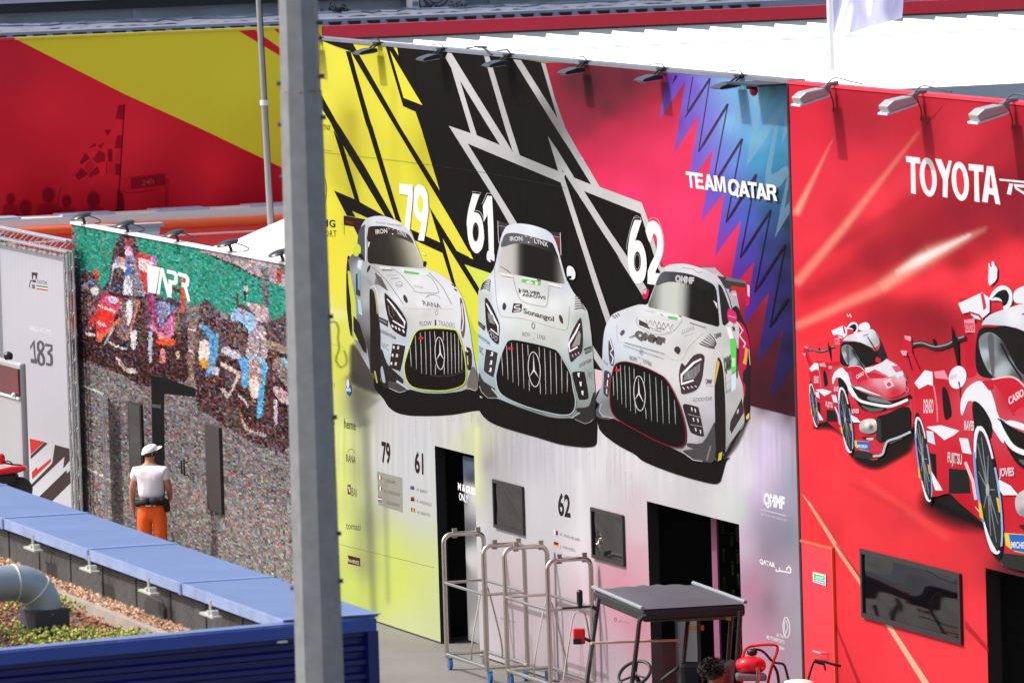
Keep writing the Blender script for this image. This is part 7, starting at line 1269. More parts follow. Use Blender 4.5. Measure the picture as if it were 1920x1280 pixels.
def multi_mat(name, cols, rough=.8, scale=9):
    m = bpy.data.materials.new(name); m.use_nodes = True; t = m.node_tree; p = t.nodes['Principled BSDF']; g = t.nodes.new('ShaderNodeNewGeometry')
    n = t.nodes.new('ShaderNodeTexNoise'); n.inputs['Scale'].default_value = scale; n.inputs['Detail'].default_value = 3
    a = t.nodes.new('ShaderNodeMath'); a.operation = 'MULTIPLY_ADD'; a.inputs[1].default_value = .6; b = t.nodes.new('ShaderNodeMath'); b.operation = 'MULTIPLY'; b.inputs[1].default_value = .4
    t.links.new(g.outputs['Position'], n.inputs['Vector']); t.links.new(g.outputs['Random Per Island'], b.inputs[0]); t.links.new(n.outputs['Fac'], a.inputs[0]); t.links.new(b.outputs[0], a.inputs[2])
    cr = t.nodes.new('ShaderNodeValToRGB'); e = cr.color_ramp.elements
    while len(e) < len(cols): e.new(.5)
    for i, c in enumerate(cols): e[i].position = .22+.55*i/(len(cols)-1); e[i].color = tuple(lin(c))+(1,)
    t.links.new(a.outputs[0], cr.inputs[0]); t.links.new(cr.outputs[0], p.inputs['Base Color']); p.inputs['Roughness'].default_value = rough; return m
vs, fs = [], []
for i in range(15000): blob(vs, fs, roofpt(rr.uniform(0, 12), rr.uniform(wi2, kerb_b), rr.uniform(-.03, .02)), rr.uniform(.014, .034))
o = MB().add(vs, fs).build('gravel', multi_mat('roof_gravel', [(54, 40, 32), (128, 94, 70), (170, 128, 96), (206, 176, 146), (96, 74, 60)], .85, 30)); tag(o, 'brown and tan gravel strip along the parapet of the planted roof', 'gravel', kind='stuff')
vs, fs = [], []
for i in range(40000):
    a, b = rr.uniform(-.4, 12), kerb_b+.06+rr.random()**1.1*4.6
    den = .5+.5*math.sin(a*1.9+math.sin(b*2.3)*1.4)*math.sin(b*2.1+a*.7)
    if rr.random() > 1.35*den-.42: continue
    c = roofpt(a, b, rr.uniform(-.03, .03)+.05*den)
    if (c-c0).dot(nF) > -.16: continue
    blob(vs, fs, c, rr.uniform(.009, .022), .9)
o = MB().add(vs, fs).build('sedum', multi_mat('sedum_green', [(66, 80, 26), (110, 126, 44), (160, 172, 66), (176, 176, 84), (140, 92, 62)], .8, 2.2)); tag(o, 'low yellow green sedum cover on the roof', 'ground cover', kind='stuff')
vs, fs = [], []
for i in range(24000):
    a, b = rr.uniform(-.4, 12), kerb_b+.06+rr.random()*4.8; c = roofpt(a, b, rr.uniform(-.04, .01))
    if (c-c0).dot(nF) > -.16: continue
    blob(vs, fs, c, rr.uniform(.010, .024), .6)
o = MB().add(vs, fs).build('planting_soil', multi_mat('red_soil', [(96, 54, 40), (150, 84, 60), (176, 112, 84), (120, 96, 60)], .9, 3)); tag(o, 'reddish crushed brick soil between the sedum plants', 'soil', kind='stuff')
# gooseneck duct
pb = gpt(85, 1188, ZR2); dg_ = pb
du = empty('gooseneck_duct', pb, 'galvanised gooseneck vent pipe bending down into a dark box on the planted roof', 'duct')
sc = F/((pb-CAM).dot(FW)); r_ = 34/sc; zc = (1172-1145)/sc
m = MB(); m.cbox(pb+ZZ*.065, dF*r_*2.1, nF*r_*2.1, ZZ*.25); m.build('base_box', mat('charcoal_felt', (58, 58, 60), .8, 0, .15, 6), du, bevel=.01)
top_z = (1172-1078)/sc; R_ = (118-50)/sc; pts = []
b0 = pb+ZZ*.14
pts.append(b0); bend = .235; zt = pb.z+.14+.25
for i in range(11):
    a = math.pi/2*i/10; pts.append(Vector((b0.x, b0.y, 0))+dF*(bend*(1-math.cos(a)))+ZZ*(zt-bend+bend*math.sin(a)))
pts.append(pts[-1]+dF*1.6)
m = MB(); m.tube(pts, r_, 28); m.build('pipe', mat('galvanised_duct', (150, 160, 164), .42, .35, .08, 3), du, smooth=True)
m = MB()
for i in (1, 6, 11): 
    t = (pts[i+1]-pts[i-1]).normalized() if i < 12 else dF; m.ring(pts[i], t, r_, .008, 28, 6)
m.ring(pts[-1]-dF*.9, dF, r_, .008, 28, 6); m.build('seam', mat('galvanised_post', (190, 190, 180), .4, .5), du, smooth=True)

# ================================================================ big octagonal lamp post
PDp = 42.0
def atd(x, y, d): return CAM+ray(x, y)*d
top_ = atd(561, -10, PDp); bot_ = atd(598, 1290, PDp); ctr = (top_+bot_)/2; ctr.z = 0
x_at = lambda y: 561.5+(598-561.5)*y/1280
lp = empty('lamp_post', ctr, 'thick galvanised octagonal lamp post rising through the whole view', 'lamp post')
rT, rB = 34.5/F*PDp, 41/F*PDp; zT, zB = top_.z, bot_.z; ra = lambda z: (rB+(rT-rB)*(z-zB)/(zT-zB))/math.cos(math.pi/8)
zj = atd(565, 170, PDp).z
M_galv = mat('galvanised_steel', (130, 132, 134), .45, .15, .12, 12)
MB().tube([ctr, ctr+ZZ*zj], [ra(0)*1.03, ra(zj)*1.03], 8, rot=.16).build('lower_shaft', M_galv, lp)
MB().tube([ctr+ZZ*(zj-.0), ctr+ZZ*(zT+3.5)], [ra(zj)*.985, ra(zT+3.5)*.97], 8, rot=.16).build('upper_shaft', M_galv, lp)
MB().ring(ctr+ZZ*zj, ZZ, ra(zj)*.965, .006, 8, 6).build('joint', mat('rust_line', (120, 84, 60), .7), lp)
for y in (48, 148, 225, 325, 600, 790, 1010, 1100):
    z = atd(565, y, PDp).z
    for s_ in (-1, 1):
        if (y in (48, 600, 790) and s_ < 0) or (y == 325 and s_ > 0): continue
        q = ctr+ZZ*(z+.02*s_)+RT*(ra(z)*.93*s_); MB().tube([q, q+RT*.028*s_], .014, 6).build('step_bolt', mat('dark_bolt', (74, 72, 84), .5, .4), lp)
z = atd(600, 602, PDp).z; q = ctr+ZZ*z+RT*(ra(z)*.98)-Vector((0, .05, 0)); w1 = lambda dx, dy: q+RT*dx-ZZ*dy
MB().tube(sm3([w1(0, 0), w1(.035, .0), w1(.05, .04), w1(.045, .09), w1(.05, .15), w1(.03, .21), w1(.055, .255), w1(.09, .23), w1(.085, .18), w1(.075, .16)]), .005, 6).build('hook', mat('brass_wire', (170, 150, 60), .4, .4), lp, smooth=True)
# ---------------------------------------------------------------- thin leaning pole behind the mosaic wall
pt = atd(483, -25, 112); pbm = atd(512, 505, 112); dirp = (pt-pbm); base = pbm+dirp*(-pbm.z/dirp.z)
tp_ = empty('thin_mast', base, 'slim grey mast leaning left beside the big lamp post', 'mast')
mid = base+dirp*((atd(492, 193, 112).z)/dirp.z)
MB().tube([base, mid], [.052, .046], 12).build('lower_tube', mat('mast_grey', (150, 146, 142), .45, .3), tp_, smooth=True); MB().tube([mid, base+dirp*((pt.z+3)/dirp.z)], [.04, .036], 12).build('upper_tube', mat('mast_grey', (150, 146, 142), .45, .3), tp_, smooth=True)
MB().tube([mid-ZZ*.04, mid+ZZ*.04], .06, 12).build('clamp', M_side, tp_); MB().tube([base+RT*.05, base+dirp*((pt.z+3)/dirp.z)+RT*.045], .007, 5).build('cable', M_dark, tp_)
# ---------------------------------------------------------------- flag on the garage roof
fd = (WALL.pt(1490, 160)-CAM).dot(FW)+5.5; fb = atd(1560, 166, fd); ft_ = atd(1556, 60, fd); fb.z = ZR-.1
fl = empty('flag', fb, 'pale lilac flag hanging from a white pole above the red wall', 'flag')
dpole = Vector((0, 0, 1)); MB().tube([fb, fb+dpole*(ft_.z-fb.z+1.2)], [.036, .03], 12).build('pole', mat('pole_white', (214, 214, 216), .35, .2), fl, smooth=True)
vs = []; nx, nz = 26, 16; topz = atd(1550, -60, fd).z; s_px = (topz-atd(1550, 72, fd).z)
for j in range(nz+1):
    for i in range(nx+1):
        u = i/nx; v = j/nz; px = 1549+u*(1640-1549 if False else 142); ylow = 74-u*40+12*u*u*.0; y = -60+(ylow+60)*v
        p_ = atd(px+3*math.sin(v*3), y, fd+.18*math.sin(u*7+v*2)+.1*math.sin(u*17)); vs.append(p_)
MB().add(vs, [(j*(nx+1)+i, j*(nx+1)+i+1, (j+1)*(nx+1)+i+1, (j+1)*(nx+1)+i) for j in range(nz) for i in range(nx)]).build('cloth', mat('lilac_cloth', (214, 212, 232), .8), fl, smooth='all')
q = atd(1552, 100, fd); MB().cbox(q, RT*.03, Vector((0, .03, 0)), ZZ*.05).tube([atd(1551, 75, fd), atd(1548, 95, fd), atd(1536, 158, fd)], .004, 4).build('halyard', mat('halyard_cord', (190, 160, 156), .7), fl)

# ================================================================ tube trolleys in front of the doorway
M_ss = mat('stainless_tube', (196, 190, 180), .18, .95); M_bw = mat('blue_rubber', (40, 110, 176), .5)
def trolley(pa, pb, wvec, label):
    """pa, pb: ground points under the left posts of the far and the near hoop; wvec: hoop width"""
    t = empty('tube_trolley', pa, label, 'trolley', 'stainless tube trolleys in front of the garage')
    L = pb-pa; zb, zm, zt, r = .17, .95, 1.47, .026; e = L.normalized(); wn = wvec.normalized(); W_ = wvec.length
    for k, o in enumerate((pa, pb)):
        c = .09; pts = [o+ZZ*zb]+[o+wn*(c-c*math.cos(a))+ZZ*(zt-c+c*math.sin(a)) for a in np.linspace(0, math.pi/2, 6)]+[o+wn*(W_-c+c*math.sin(a))+ZZ*(zt-c+c*math.cos(a)) for a in np.linspace(0, math.pi/2, 6)]+[o+wvec+ZZ*zb]
        MB().tube(pts, r, 10).build('hoop', M_ss, t, smooth=True)
        MB().tube([o+ZZ*zm, o+wvec+ZZ*zm], .016, 8).build('cross_bar', M_ss, t, smooth=True); MB().tube([o+ZZ*zb, o+wvec+ZZ*zb], .02, 8).build('cross_bar', M_ss, t, smooth=True)
        for d in (.28, .86): MB().cbox(o+wvec*d+ZZ*(zt+.01), wn*.05, e*.03, ZZ*.10).build('clip', mat('clip_grey', (150, 140, 132), .4, .4), t)
    for o in (pa, pa+wvec):
        MB().tube([o+ZZ*zm, o+L+ZZ*zm], .017, 8).build('rail', M_ss, t, smooth=True); MB().tube([o+ZZ*zb, o+L+ZZ*zb], .022, 8).build('base_rail', M_ss, t, smooth=True)
    MB().tube(sm3([pa+wvec*.12+L*.5+ZZ*zb, pa+wvec*.15+L*.5+ZZ*(zb+.2), pa+wvec*.40+L*.5+ZZ*(zm-.05), pa+wvec*.5+L*.5+ZZ*(zm+.01), pa+wvec*.6+L*.5+ZZ*(zm-.05), pa+wvec*.86+L*.5+ZZ*(zb+.2), pa+wvec*.88+L*.5+ZZ*zb]), .010, 6).build('brace', M_ss, t, smooth=True)
    for o, d in ((pa, -1), (pb, -1), (pa+wvec, 1), (pb+wvec, 1)):
        cc = o-wn*.03*(-d)*-1+ZZ*.065; c = MB(); c.tube([o+ZZ*zb, o+ZZ*.13], .02, 8).cbox(cc+ZZ*.02+wn*.022, wn*.006, e*.06, ZZ*.10).cbox(cc+ZZ*.02-wn*.022, wn*.006, e*.06, ZZ*.10).cbox(cc+ZZ*.075, wn*.05, e*.06, ZZ*.006)
        co = c.build('caster', M_ss, t); wdir = (wn*.8+e*.6).normalized()
        sub(MB().tube([cc-wn*.017, cc+wn*.017], .062, 18).build('tyre', M_bw, None, smooth=True), co); sub(MB().tube([cc-wn*.019, cc+wn*.019], .03, 12).build('hub', M_ss, None), co)
    return t
def onz(x, y, z): p = gpt(x, y, z); p.z = 0; return p
a1, a2 = onz(838, 1226, .17), onz(927, 1250, .17)
trolley(a1, a1+E_*((a2-a1).dot(E_)), B_*.46, 'stainless tube trolley standing in front of the black doorway')
b1, b2 = onz(952, 1256, .17), onz(1045, 1282, .17)
trolley(b1, b1+E_*((b2-b1).dot(E_)), B_*.48, 'stainless tube trolley nearest the buggy, overlapping the other trolley')

# ================================================================ buggy with a black roof
GD = 70.5
def gp(x, y, d=GD): return atd(x, y, d)
M_bk = mat('black_plastic', (22, 22, 25), .45, 0, .1, 4); M_roof = mat('charcoal_roof', (70, 70, 78), .5, 0, .08, 2); M_bkf = mat('black_frame', (24, 22, 24), .35)
gb = Vector((gp(1235, 1280).x, gp(1235, 1280).y, 0)); bg_ = empty('buggy', gb, 'small open buggy with a charcoal roof and black frame in front of the garage doorway', 'golf cart')
# roof: a shallow tray, corners read off the photograph, all at about the same height
zr = gp(1240, 1140).z; fl_ = gpt(1106, 1102, zr+.02); fr_ = gpt(1385, 1096, zr+.02); nl_ = gpt(1200, 1150, zr-.0); nr_ = gpt(1396, 1128, zr)
o_ = gpt(1112, 1104, zr); far_r = gpt(1300, 1096, zr); near_r = gpt(1398, 1131, zr); near_l = gpt(1205, 1142, zr)
q4 = [o_, far_r, near_r, near_l]; ce = sum(q4, Vector((0, 0, 0)))/4; vs = []; n = 14
for j in range(n+1):
    for i in range(n+1):
        u, v = i/n, j/n; p_ = (o_*(1-u)+far_r*u)*(1-v)+(near_l*(1-u)+near_r*u)*v
        edge = min(u, 1-u, v, 1-v); h = .045*(1-(2*u-1)**4)*(1-(2*v-1)**4)+(.02*math.sin(u*math.pi*6)**2 if edge > .08 else 0); vs.append(p_+ZZ*h)
MB().add(vs, [(j*(n+1)+i, j*(n+1)+i+1, (j+1)*(n+1)+i+1, (j+1)*(n+1)+i) for j in range(n) for i in range(n)]).build('roof', M_roof, bg_, smooth=True)
m = MB(); m.prism([p_-ZZ*.125 for p_ in q4], ZZ*.123)
m.build('roof_rim', M_bk, bg_, bevel=.03)
m = MB(); e1_ = (far_r-o_).normalized(); m.tube([far_r+ZZ*.02, near_r+ZZ*.015], .02, 8).tube([o_+ZZ*.02, near_l+ZZ*.01], .02, 8); m.build('roof_edge', mat('edge_grey', (130, 136, 142), .4), bg_, smooth=True)
def bar(name, pts, r=.022, m_=M_bkf): 
    MB().tube(pts, r, 8).build(name, m_, bg_, smooth=True)
fl0 = gp(1122, 1122, GD+.6); fl1 = gp(1099, 1285, GD+.3); f2 = fl1+(fl1-fl0).normalized()*.55
bar('windscreen_post', [fl0, fl1, f2], .025); bar('windscreen_post', [gp(1290, 1158, GD+1.1), gp(1276, 1290, GD+.9), gp(1268, 1360, GD+.9)], .025)
bar('roof_post', sm3([gp(1212, 1154, GD-.3), gp(1200, 1162, GD-.3), gp(1195, 1200, GD-.3), gp(1184, 1290, GD-.3), gp(1178, 1370, GD-.3)]), .022); bar('roof_post', [gp(1388, 1145, GD), gp(1380, 1290, GD), gp(1378, 1380, GD)], .024); bar('roof_post', [gp(1372, 1145, GD+.9), gp(1362, 1290, GD+.9), gp(1360, 1380, GD+.9)], .022)
bar('screen_rail', [gp(1108, 1205, GD+.35), gp(1276, 1199, GD+.9)], .012, mat('cream_rail', (214, 196, 160), .4)); bar('lamp_bar', [gp(1265, 1163, GD+.5), gp(1365, 1158, GD+.5)], .012, mat('olive_bar', (110, 100, 50), .5))
MB().cbox(gp(1366, 1159, GD+.4), RT*.045, FW*.03, ZZ*.03).build('reflector', mat('yellow_reflector', (214, 206, 60), .4), bg_)
# windscreen pane, clear lower half
w4 = [gp(1107, 1207, GD+.36), gp(1274, 1201, GD+.88), gp(1266, 1330, GD+.9), gp(1090, 1330, GD+.3)]; MB().add(w4, [(0, 1, 2, 3)]).build('windscreen', mat('clear_screen', (200, 204, 210), .08, 0, 0, 1, 0, 1, .6, .16), bg_)
# wheel, dash, seats, body, tyres down to the ground
c = gp(1190, 1262, GD); ax = (Vector((0, 0, .75))-RT*.35-FW*.6).normalized(); m = MB(); m.ring(c, ax, .16, .016, 32, 8); x_ = ax.orthogonal().normalized(); y_ = ax.cross(x_)
for a in (0.4, 2.5, 4.6): m.tube([c-ax*.02, c+(x_*math.cos(a)+y_*math.sin(a))*.155], .012, 6)
m.tube([c, c-ax*.45], .025, 8); m.build('steering_wheel', M_bkf, bg_, smooth=True)
base_dir = (gpt(1385, 1300, 1)-gpt(1105, 1300, 1)); base_dir.z = 0; base_dir.normalize(); dep = ZZ.cross(base_dir)
gc = Vector((gb.x, gb.y, 0)); m = MB()
m.prism([gc-base_dir*.72+dep*-.45+ZZ*.35, gc+base_dir*.72+dep*-.45+ZZ*.35, gc+base_dir*.72+dep*-.45+ZZ*.62, gc+base_dir*.1+dep*-.45+ZZ*.62, gc-base_dir*.2+dep*-.45+ZZ*.45, gc-base_dir*.5+dep*-.45+ZZ*.5, gc-base_dir*.62+dep*-.45+ZZ*.95, gc-base_dir*.76+dep*-.45+ZZ*.9], dep*.95); m.build('body', mat('graphite_body', (60, 62, 66), .4), bg_, bevel=.03)
m = MB(); m.cbox(gc+base_dir*.35+ZZ*.72, base_dir*.5, dep*.9, ZZ*.14); m.build('seat', M_bk, bg_, bevel=.04); m = MB(); m.cbox(gc+base_dir*.62+ZZ*.98, base_dir*.1, dep*.9, ZZ*.42); m.build('backrest', M_bk, bg_, bevel=.04)
m = MB(); m.cbox(gp(1150, 1275, GD+.2)+ZZ*-.09, base_dir*.62, dep*.75, ZZ*.05); m.build('dashboard', mat('cream_dash', (150, 146, 140), .5), bg_, bevel=.02)
for a in (-.5, .55):
    for b in (-.5, .5):
        q = gc+base_dir*a+dep*b+ZZ*.23; w_ = MB().tube([q-dep*.08, q+dep*.08], .23, 22).build('wheel', mat('black_rubber', (44, 44, 44), .6, 0, .15, 8), bg_, smooth=True); sub(MB().tube([q-dep*.085, q+dep*.085], .12, 16).build('rim', M_side, None, smooth=True), w_)
for x, y, a_, h_, d_ in ((1296, 1266, .16, .17, .5), (1345, 1270, .14, .15, .3)): MB().cbox(gp(x, y, GD+d_), RT*a_*1.4, FW*.12, ZZ*h_*1.6).build('backrest', M_bk, bg_, bevel=.05)
MB().tube(sm3([gp(1240, 1275, GD+.6), gp(1262, 1258, GD+.6), gp(1285, 1246, GD+.6), gp(1310, 1262, GD+.6)]), .02, 8).build('grab_rail', M_bkf, bg_, smooth=True)
# red backed mirror and the little items hung on the frame
mc = gp(1086, 1192, GD+.25); m = MB(); m.cbox(mc, RT*.115, FW*.05, ZZ*.155); m.build('mirror', mat('red_mirror_shell', (214, 24, 30), .25), bg_, bevel=.018); m = MB(); m.cbox(mc-RT*.018-ZZ*.05-FW*.006, RT*.08, FW*.05, ZZ*.055).tube([mc+RT*.05-ZZ*.02, mc+RT*.11-ZZ*.05], .016, 8); m.build('mirror_bracket', M_bkf, bg_)
mt = gp(1087, 1122, GD+.5); m = MB(); m.tube([mt+ZZ*.06, mt-ZZ*.04], .03, 14); m.ball(mt+ZZ*.06, .031, 14, 8); m.tube([mt-ZZ*.04, mt-ZZ*.09], .024, 12); m.build('clamp_head', M_bkf, bg_, smooth=True); MB().tube([mt-ZZ*.04-RT*.012, mt-ZZ*.1-RT*.012], .014, 8).build('clamp_chrome', M_ss, bg_, smooth=True)
MB().tube([gp(1054, 1140, GD+.5), gp(1108, 1136, GD+.5)], .012, 6).tube([gp(1110, 1136, GD+.5), gp(1120, 1142, GD+.5)], .02, 8).build('clamp_arm', M_bkf, bg_)
MB().tube(sm3([gp(1056, 1275, GD+.5), gp(1066, 1210, GD+.5), gp(1074, 1158, GD+.5), gp(1082, 1146, GD+.5), gp(1092, 1146, GD+.5), gp(1099, 1158, GD+.5), gp(1106, 1200, GD+.5)]), .009, 6).build('brace', M_ss, bg_, smooth=True)
m = MB()
for x, y, c_ in ((1295, 1176, 0), (1303, 1177, 0), (1317, 1176, 1)): MB().cbox(gp(x, y, GD+.6), RT*.03, FW*.02, ZZ*.05).build('sticker_tag', mat('yellow_tag', (226, 190, 70), .5) if not c_ else mat('orange_tag', (226, 110, 70), .5), bg_)

# ================================================================ red quad bike at the bottom edge, and the handlebar of the one beside it
M_rp = mat('red_paint', (214, 22, 36), .22); QD = 70.0
def gq(x, y, d=QD): return atd(x, y, d)
qb = Vector((gq(1415, 1280).x, gq(1415, 1280).y, 0)); qd = empty('quad_bike', qb, 'red quad bike with a red tube hoop, cut off by the bottom edge', 'quad bike')
m = MB(); cq = gq(1408, 1246); vs = []
def ellipsoid(c, a, b, h, n=18, m_=12, p=2.4):
    out = MB(); v = []; f = []
    for j in range(m_+1):
        th = -math.pi/2+math.pi*j/m_; cz = math.copysign(abs(math.sin(th))**(2/p), math.sin(th)); cr = abs(math.cos(th))**(2/p)
        for i in range(n):
            ph = 2*math.pi*i/n; v.append(c+a*cr*math.copysign(abs(math.cos(ph))**(2/p), math.cos(ph))+b*cr*math.copysign(abs(math.sin(ph))**(2/p), math.sin(ph))+h*cz)
    for j in range(m_):
        for i in range(n): f.append((j*n+i, j*n+(i+1) % n, (j+1)*n+(i+1) % n, (j+1)*n+i))
    return out.add(v, f)
ellipsoid(cq, RT*.145, FW*.16, ZZ*.085).build('tank', M_rp, qd, smooth='all'); ellipsoid(gq(1410, 1222), RT*.05, FW*.06, ZZ*.035).build('filler_cap', M_bk, qd, smooth='all')
m = MB(); m.cbox(gq(1408, 1268), RT*.29, FW*.3, ZZ*.07); m.build('engine_block', mat('engine_grey', (120, 116, 116), .4, .5), qd, bevel=.02)
hoop = sm3([gq(1390, 1330), gq(1391, 1262), gq(1393, 1232), gq(1400, 1214), gq(1420, 1209), gq(1450, 1208), gq(1458, 1216), gq(1448, 1246), gq(1438, 1290), gq(1432, 1340)])
MB().tube(hoop, .014, 8).build('hoop_frame', M_rp, qd, smooth=True); MB().tube(sm3([gq(1412, 1216), gq(1430, 1220), gq(1450, 1240), gq(1468, 1244), gq(1474, 1256), gq(1482, 1290)]), .012, 8).tube(sm3([gq(1450, 1246), gq(1458, 1262), gq(1462, 1300)]), .014, 8).build('handlebar', M_bkf, qd, smooth=True)
ellipsoid(gq(1440, 1304), RT*.28, FW*.4, ZZ*.12).build('fender', M_rp, qd, smooth='all'); m = MB()
for a in (-.45, .45):
    for b in (-.32, .32): q = qb+RT*a+Vector((0, b, 0))+ZZ*.27; w_ = MB().tube([q-Vector((0, .1, 0)), q+Vector((0, .1, 0))], .27, 22).build('wheel', mat('black_rubber', (44, 44, 44), .6, 0, .15, 8), qd, smooth=True)
MB().cbox(qb+ZZ*.55, RT*.9, Vector((0, .4, 0)), ZZ*.5).build('chassis', M_bk, qd, bevel=.05)
MB().tube(sm3([gq(1420, 1250, QD-.2), gq(1422, 1262, QD-.2), gq(1420, 1280, QD-.2)]), .02, 8).build('exhaust', M_ss, qd, smooth=True)
q2 = Vector((gq(1510, 1290).x, gq(1510, 1290).y, 0)); q2e = empty('scooter', q2, 'scooter with a cream seat and black handlebar in front of the red door', 'scooter')
MB().tube(sm3([gq(1506, 1330), gq(1515, 1275), gq(1524, 1245), gq(1530, 1238), gq(1545, 1240), gq(1560, 1244)]), .011, 8).build('handlebar', M_bkf, q2e, smooth=True); MB().tube([gq(1527, 1238), gq(1546, 1243)], .02, 10).build('grip', M_bk, q2e, smooth=True); MB().tube([gq(1556, 1243), gq(1577, 1248)], .013, 8).tube([gq(1545, 1244), gq(1548, 1256)], .01, 6).build('brake_lever', M_bkf, q2e, smooth=True)
ellipsoid(gq(1497, 1284), RT*.16, FW*.12, ZZ*.06).build('seat', mat('cream_seat', (236, 222, 206), .5), q2e, smooth='all')
MB().cbox(q2+ZZ*.6, RT*.5, Vector((0, .3, 0)), ZZ*.45).build('body', M_rp, q2e, bevel=.08)
for a in (-.4, .4): q = q2+RT*a+ZZ*.2; MB().tube([q-Vector((0, .05, 0)), q+Vector((0, .05, 0))], .2, 20).build('wheel', mat('black_rubber', (44, 44, 44), .6, 0, .15, 8), q2e, smooth=True)
# red quad at the far left, under the kiosk
KD = (KP.pt(20, 880)-CAM).dot(FW)-1.3
def gk(x, y, d=KD): return atd(x, y, d)
ql = Vector((gk(10, 930).x, gk(10, 930).y, 0)); q3_ = empty('quad_bike', ql, 'red quad bike with a black rack in front of the silver kiosk', 'quad bike')
m = MB(); m.prism([gk(-60, 886, KD-.2), gk(-6, 880, KD-.2), gk(20, 874, KD-.2), gk(44, 873, KD-.2), gk(50, 880, KD-.2), gk(34, 886, KD-.2), gk(10, 889, KD-.2), gk(-60, 900, KD-.2)], FW*.5); m.build('fender', M_rp, q3_, bevel=.02)
MB().tube(sm3([gk(-20, 868), gk(8, 868), gk(22, 870), gk(40, 872), gk(41, 876)]), .011, 6).tube(sm3([gk(8, 869), gk(12, 864), gk(20, 866), gk(24, 872)]), .008, 6).build('rack', M_bkf, q3_, smooth=True); ellipsoid(gk(2, 860), RT*.05, FW*.06, ZZ*.07).build('headlight', mat('red_lens', (190, 16, 34), .15), q3_, smooth='all')
MB().cbox(gk(0, 898)+FW*.1, RT*.42, FW*.5, ZZ*.16).build('chassis', M_bk, q3_, bevel=.04)
for (x, y) in ((12, 897), (36, 918), (-50, 905)):
    q = gk(x, y, KD+.1); z_ = q.z if y < 900 else q.z; MB().tube([q-FW*.1, q+FW*.12], .09 if y < 900 else .16, 20).build('wheel' if y > 900 else 'hub_drum', mat('black_rubber', (44, 44, 44), .6, 0, .15, 8), q3_, smooth=True)
q = gk(12, 897, KD-.02); MB().ring(q, FW, .05, .01, 16, 6).ball(q, .02).build('hub', mat('engine_grey', (120, 116, 116), .4, .5), q3_, smooth=True)
for dx in (-.5, .22): w_ = ql+RT*dx+ZZ*.24; MB().tube([w_-FW*.1, w_+FW*.1], .24, 22).build('wheel', mat('black_rubber', (44, 44, 44), .6, 0, .15, 8), q3_, smooth=True)

# ================================================================ people
def skin(name, joints, edges, m, parent=None, sub_=2, root=0):
    me = bpy.data.meshes.new(name); me.from_pydata([j[0] for j in joints], edges, []); me.materials.append(m)
    o = bpy.data.objects.new(name, me); COL.objects.link(o)
    o_mod = o.modifiers.new('skin', 'SKIN'); o_mod.use_smooth_shade = True
    layer = me.skin_vertices[0].data
    for i, j in enumerate(joints): r = j[1]; layer[i].radius = (r, r) if not isinstance(r, tuple) else r; layer[i].use_root = (i == root)
    s = o.modifiers.new('sub', 'SUBSURF'); s.levels = sub_; s.render_levels = sub_
    if parent is not None: o.parent = parent; o.matrix_parent_inverse = Matrix.Identity(4)
    return o
M_skin = mat('tanned_skin', (186, 120, 92), .55, 0, .06, 12); M_tee = mat('white_tee', (236, 226, 232), .85, 0, .03, 6, .25, 9); M_or = mat('orange_cloth', (240, 92, 12), .75, 0, .08, 6, .4, 9); M_hair = mat('dark_hair', (40, 28, 22), .6, 0, .3, 30, .6, 60)
PDst = (AP.pt(300, 900)-CAM).dot(FW)-2.2
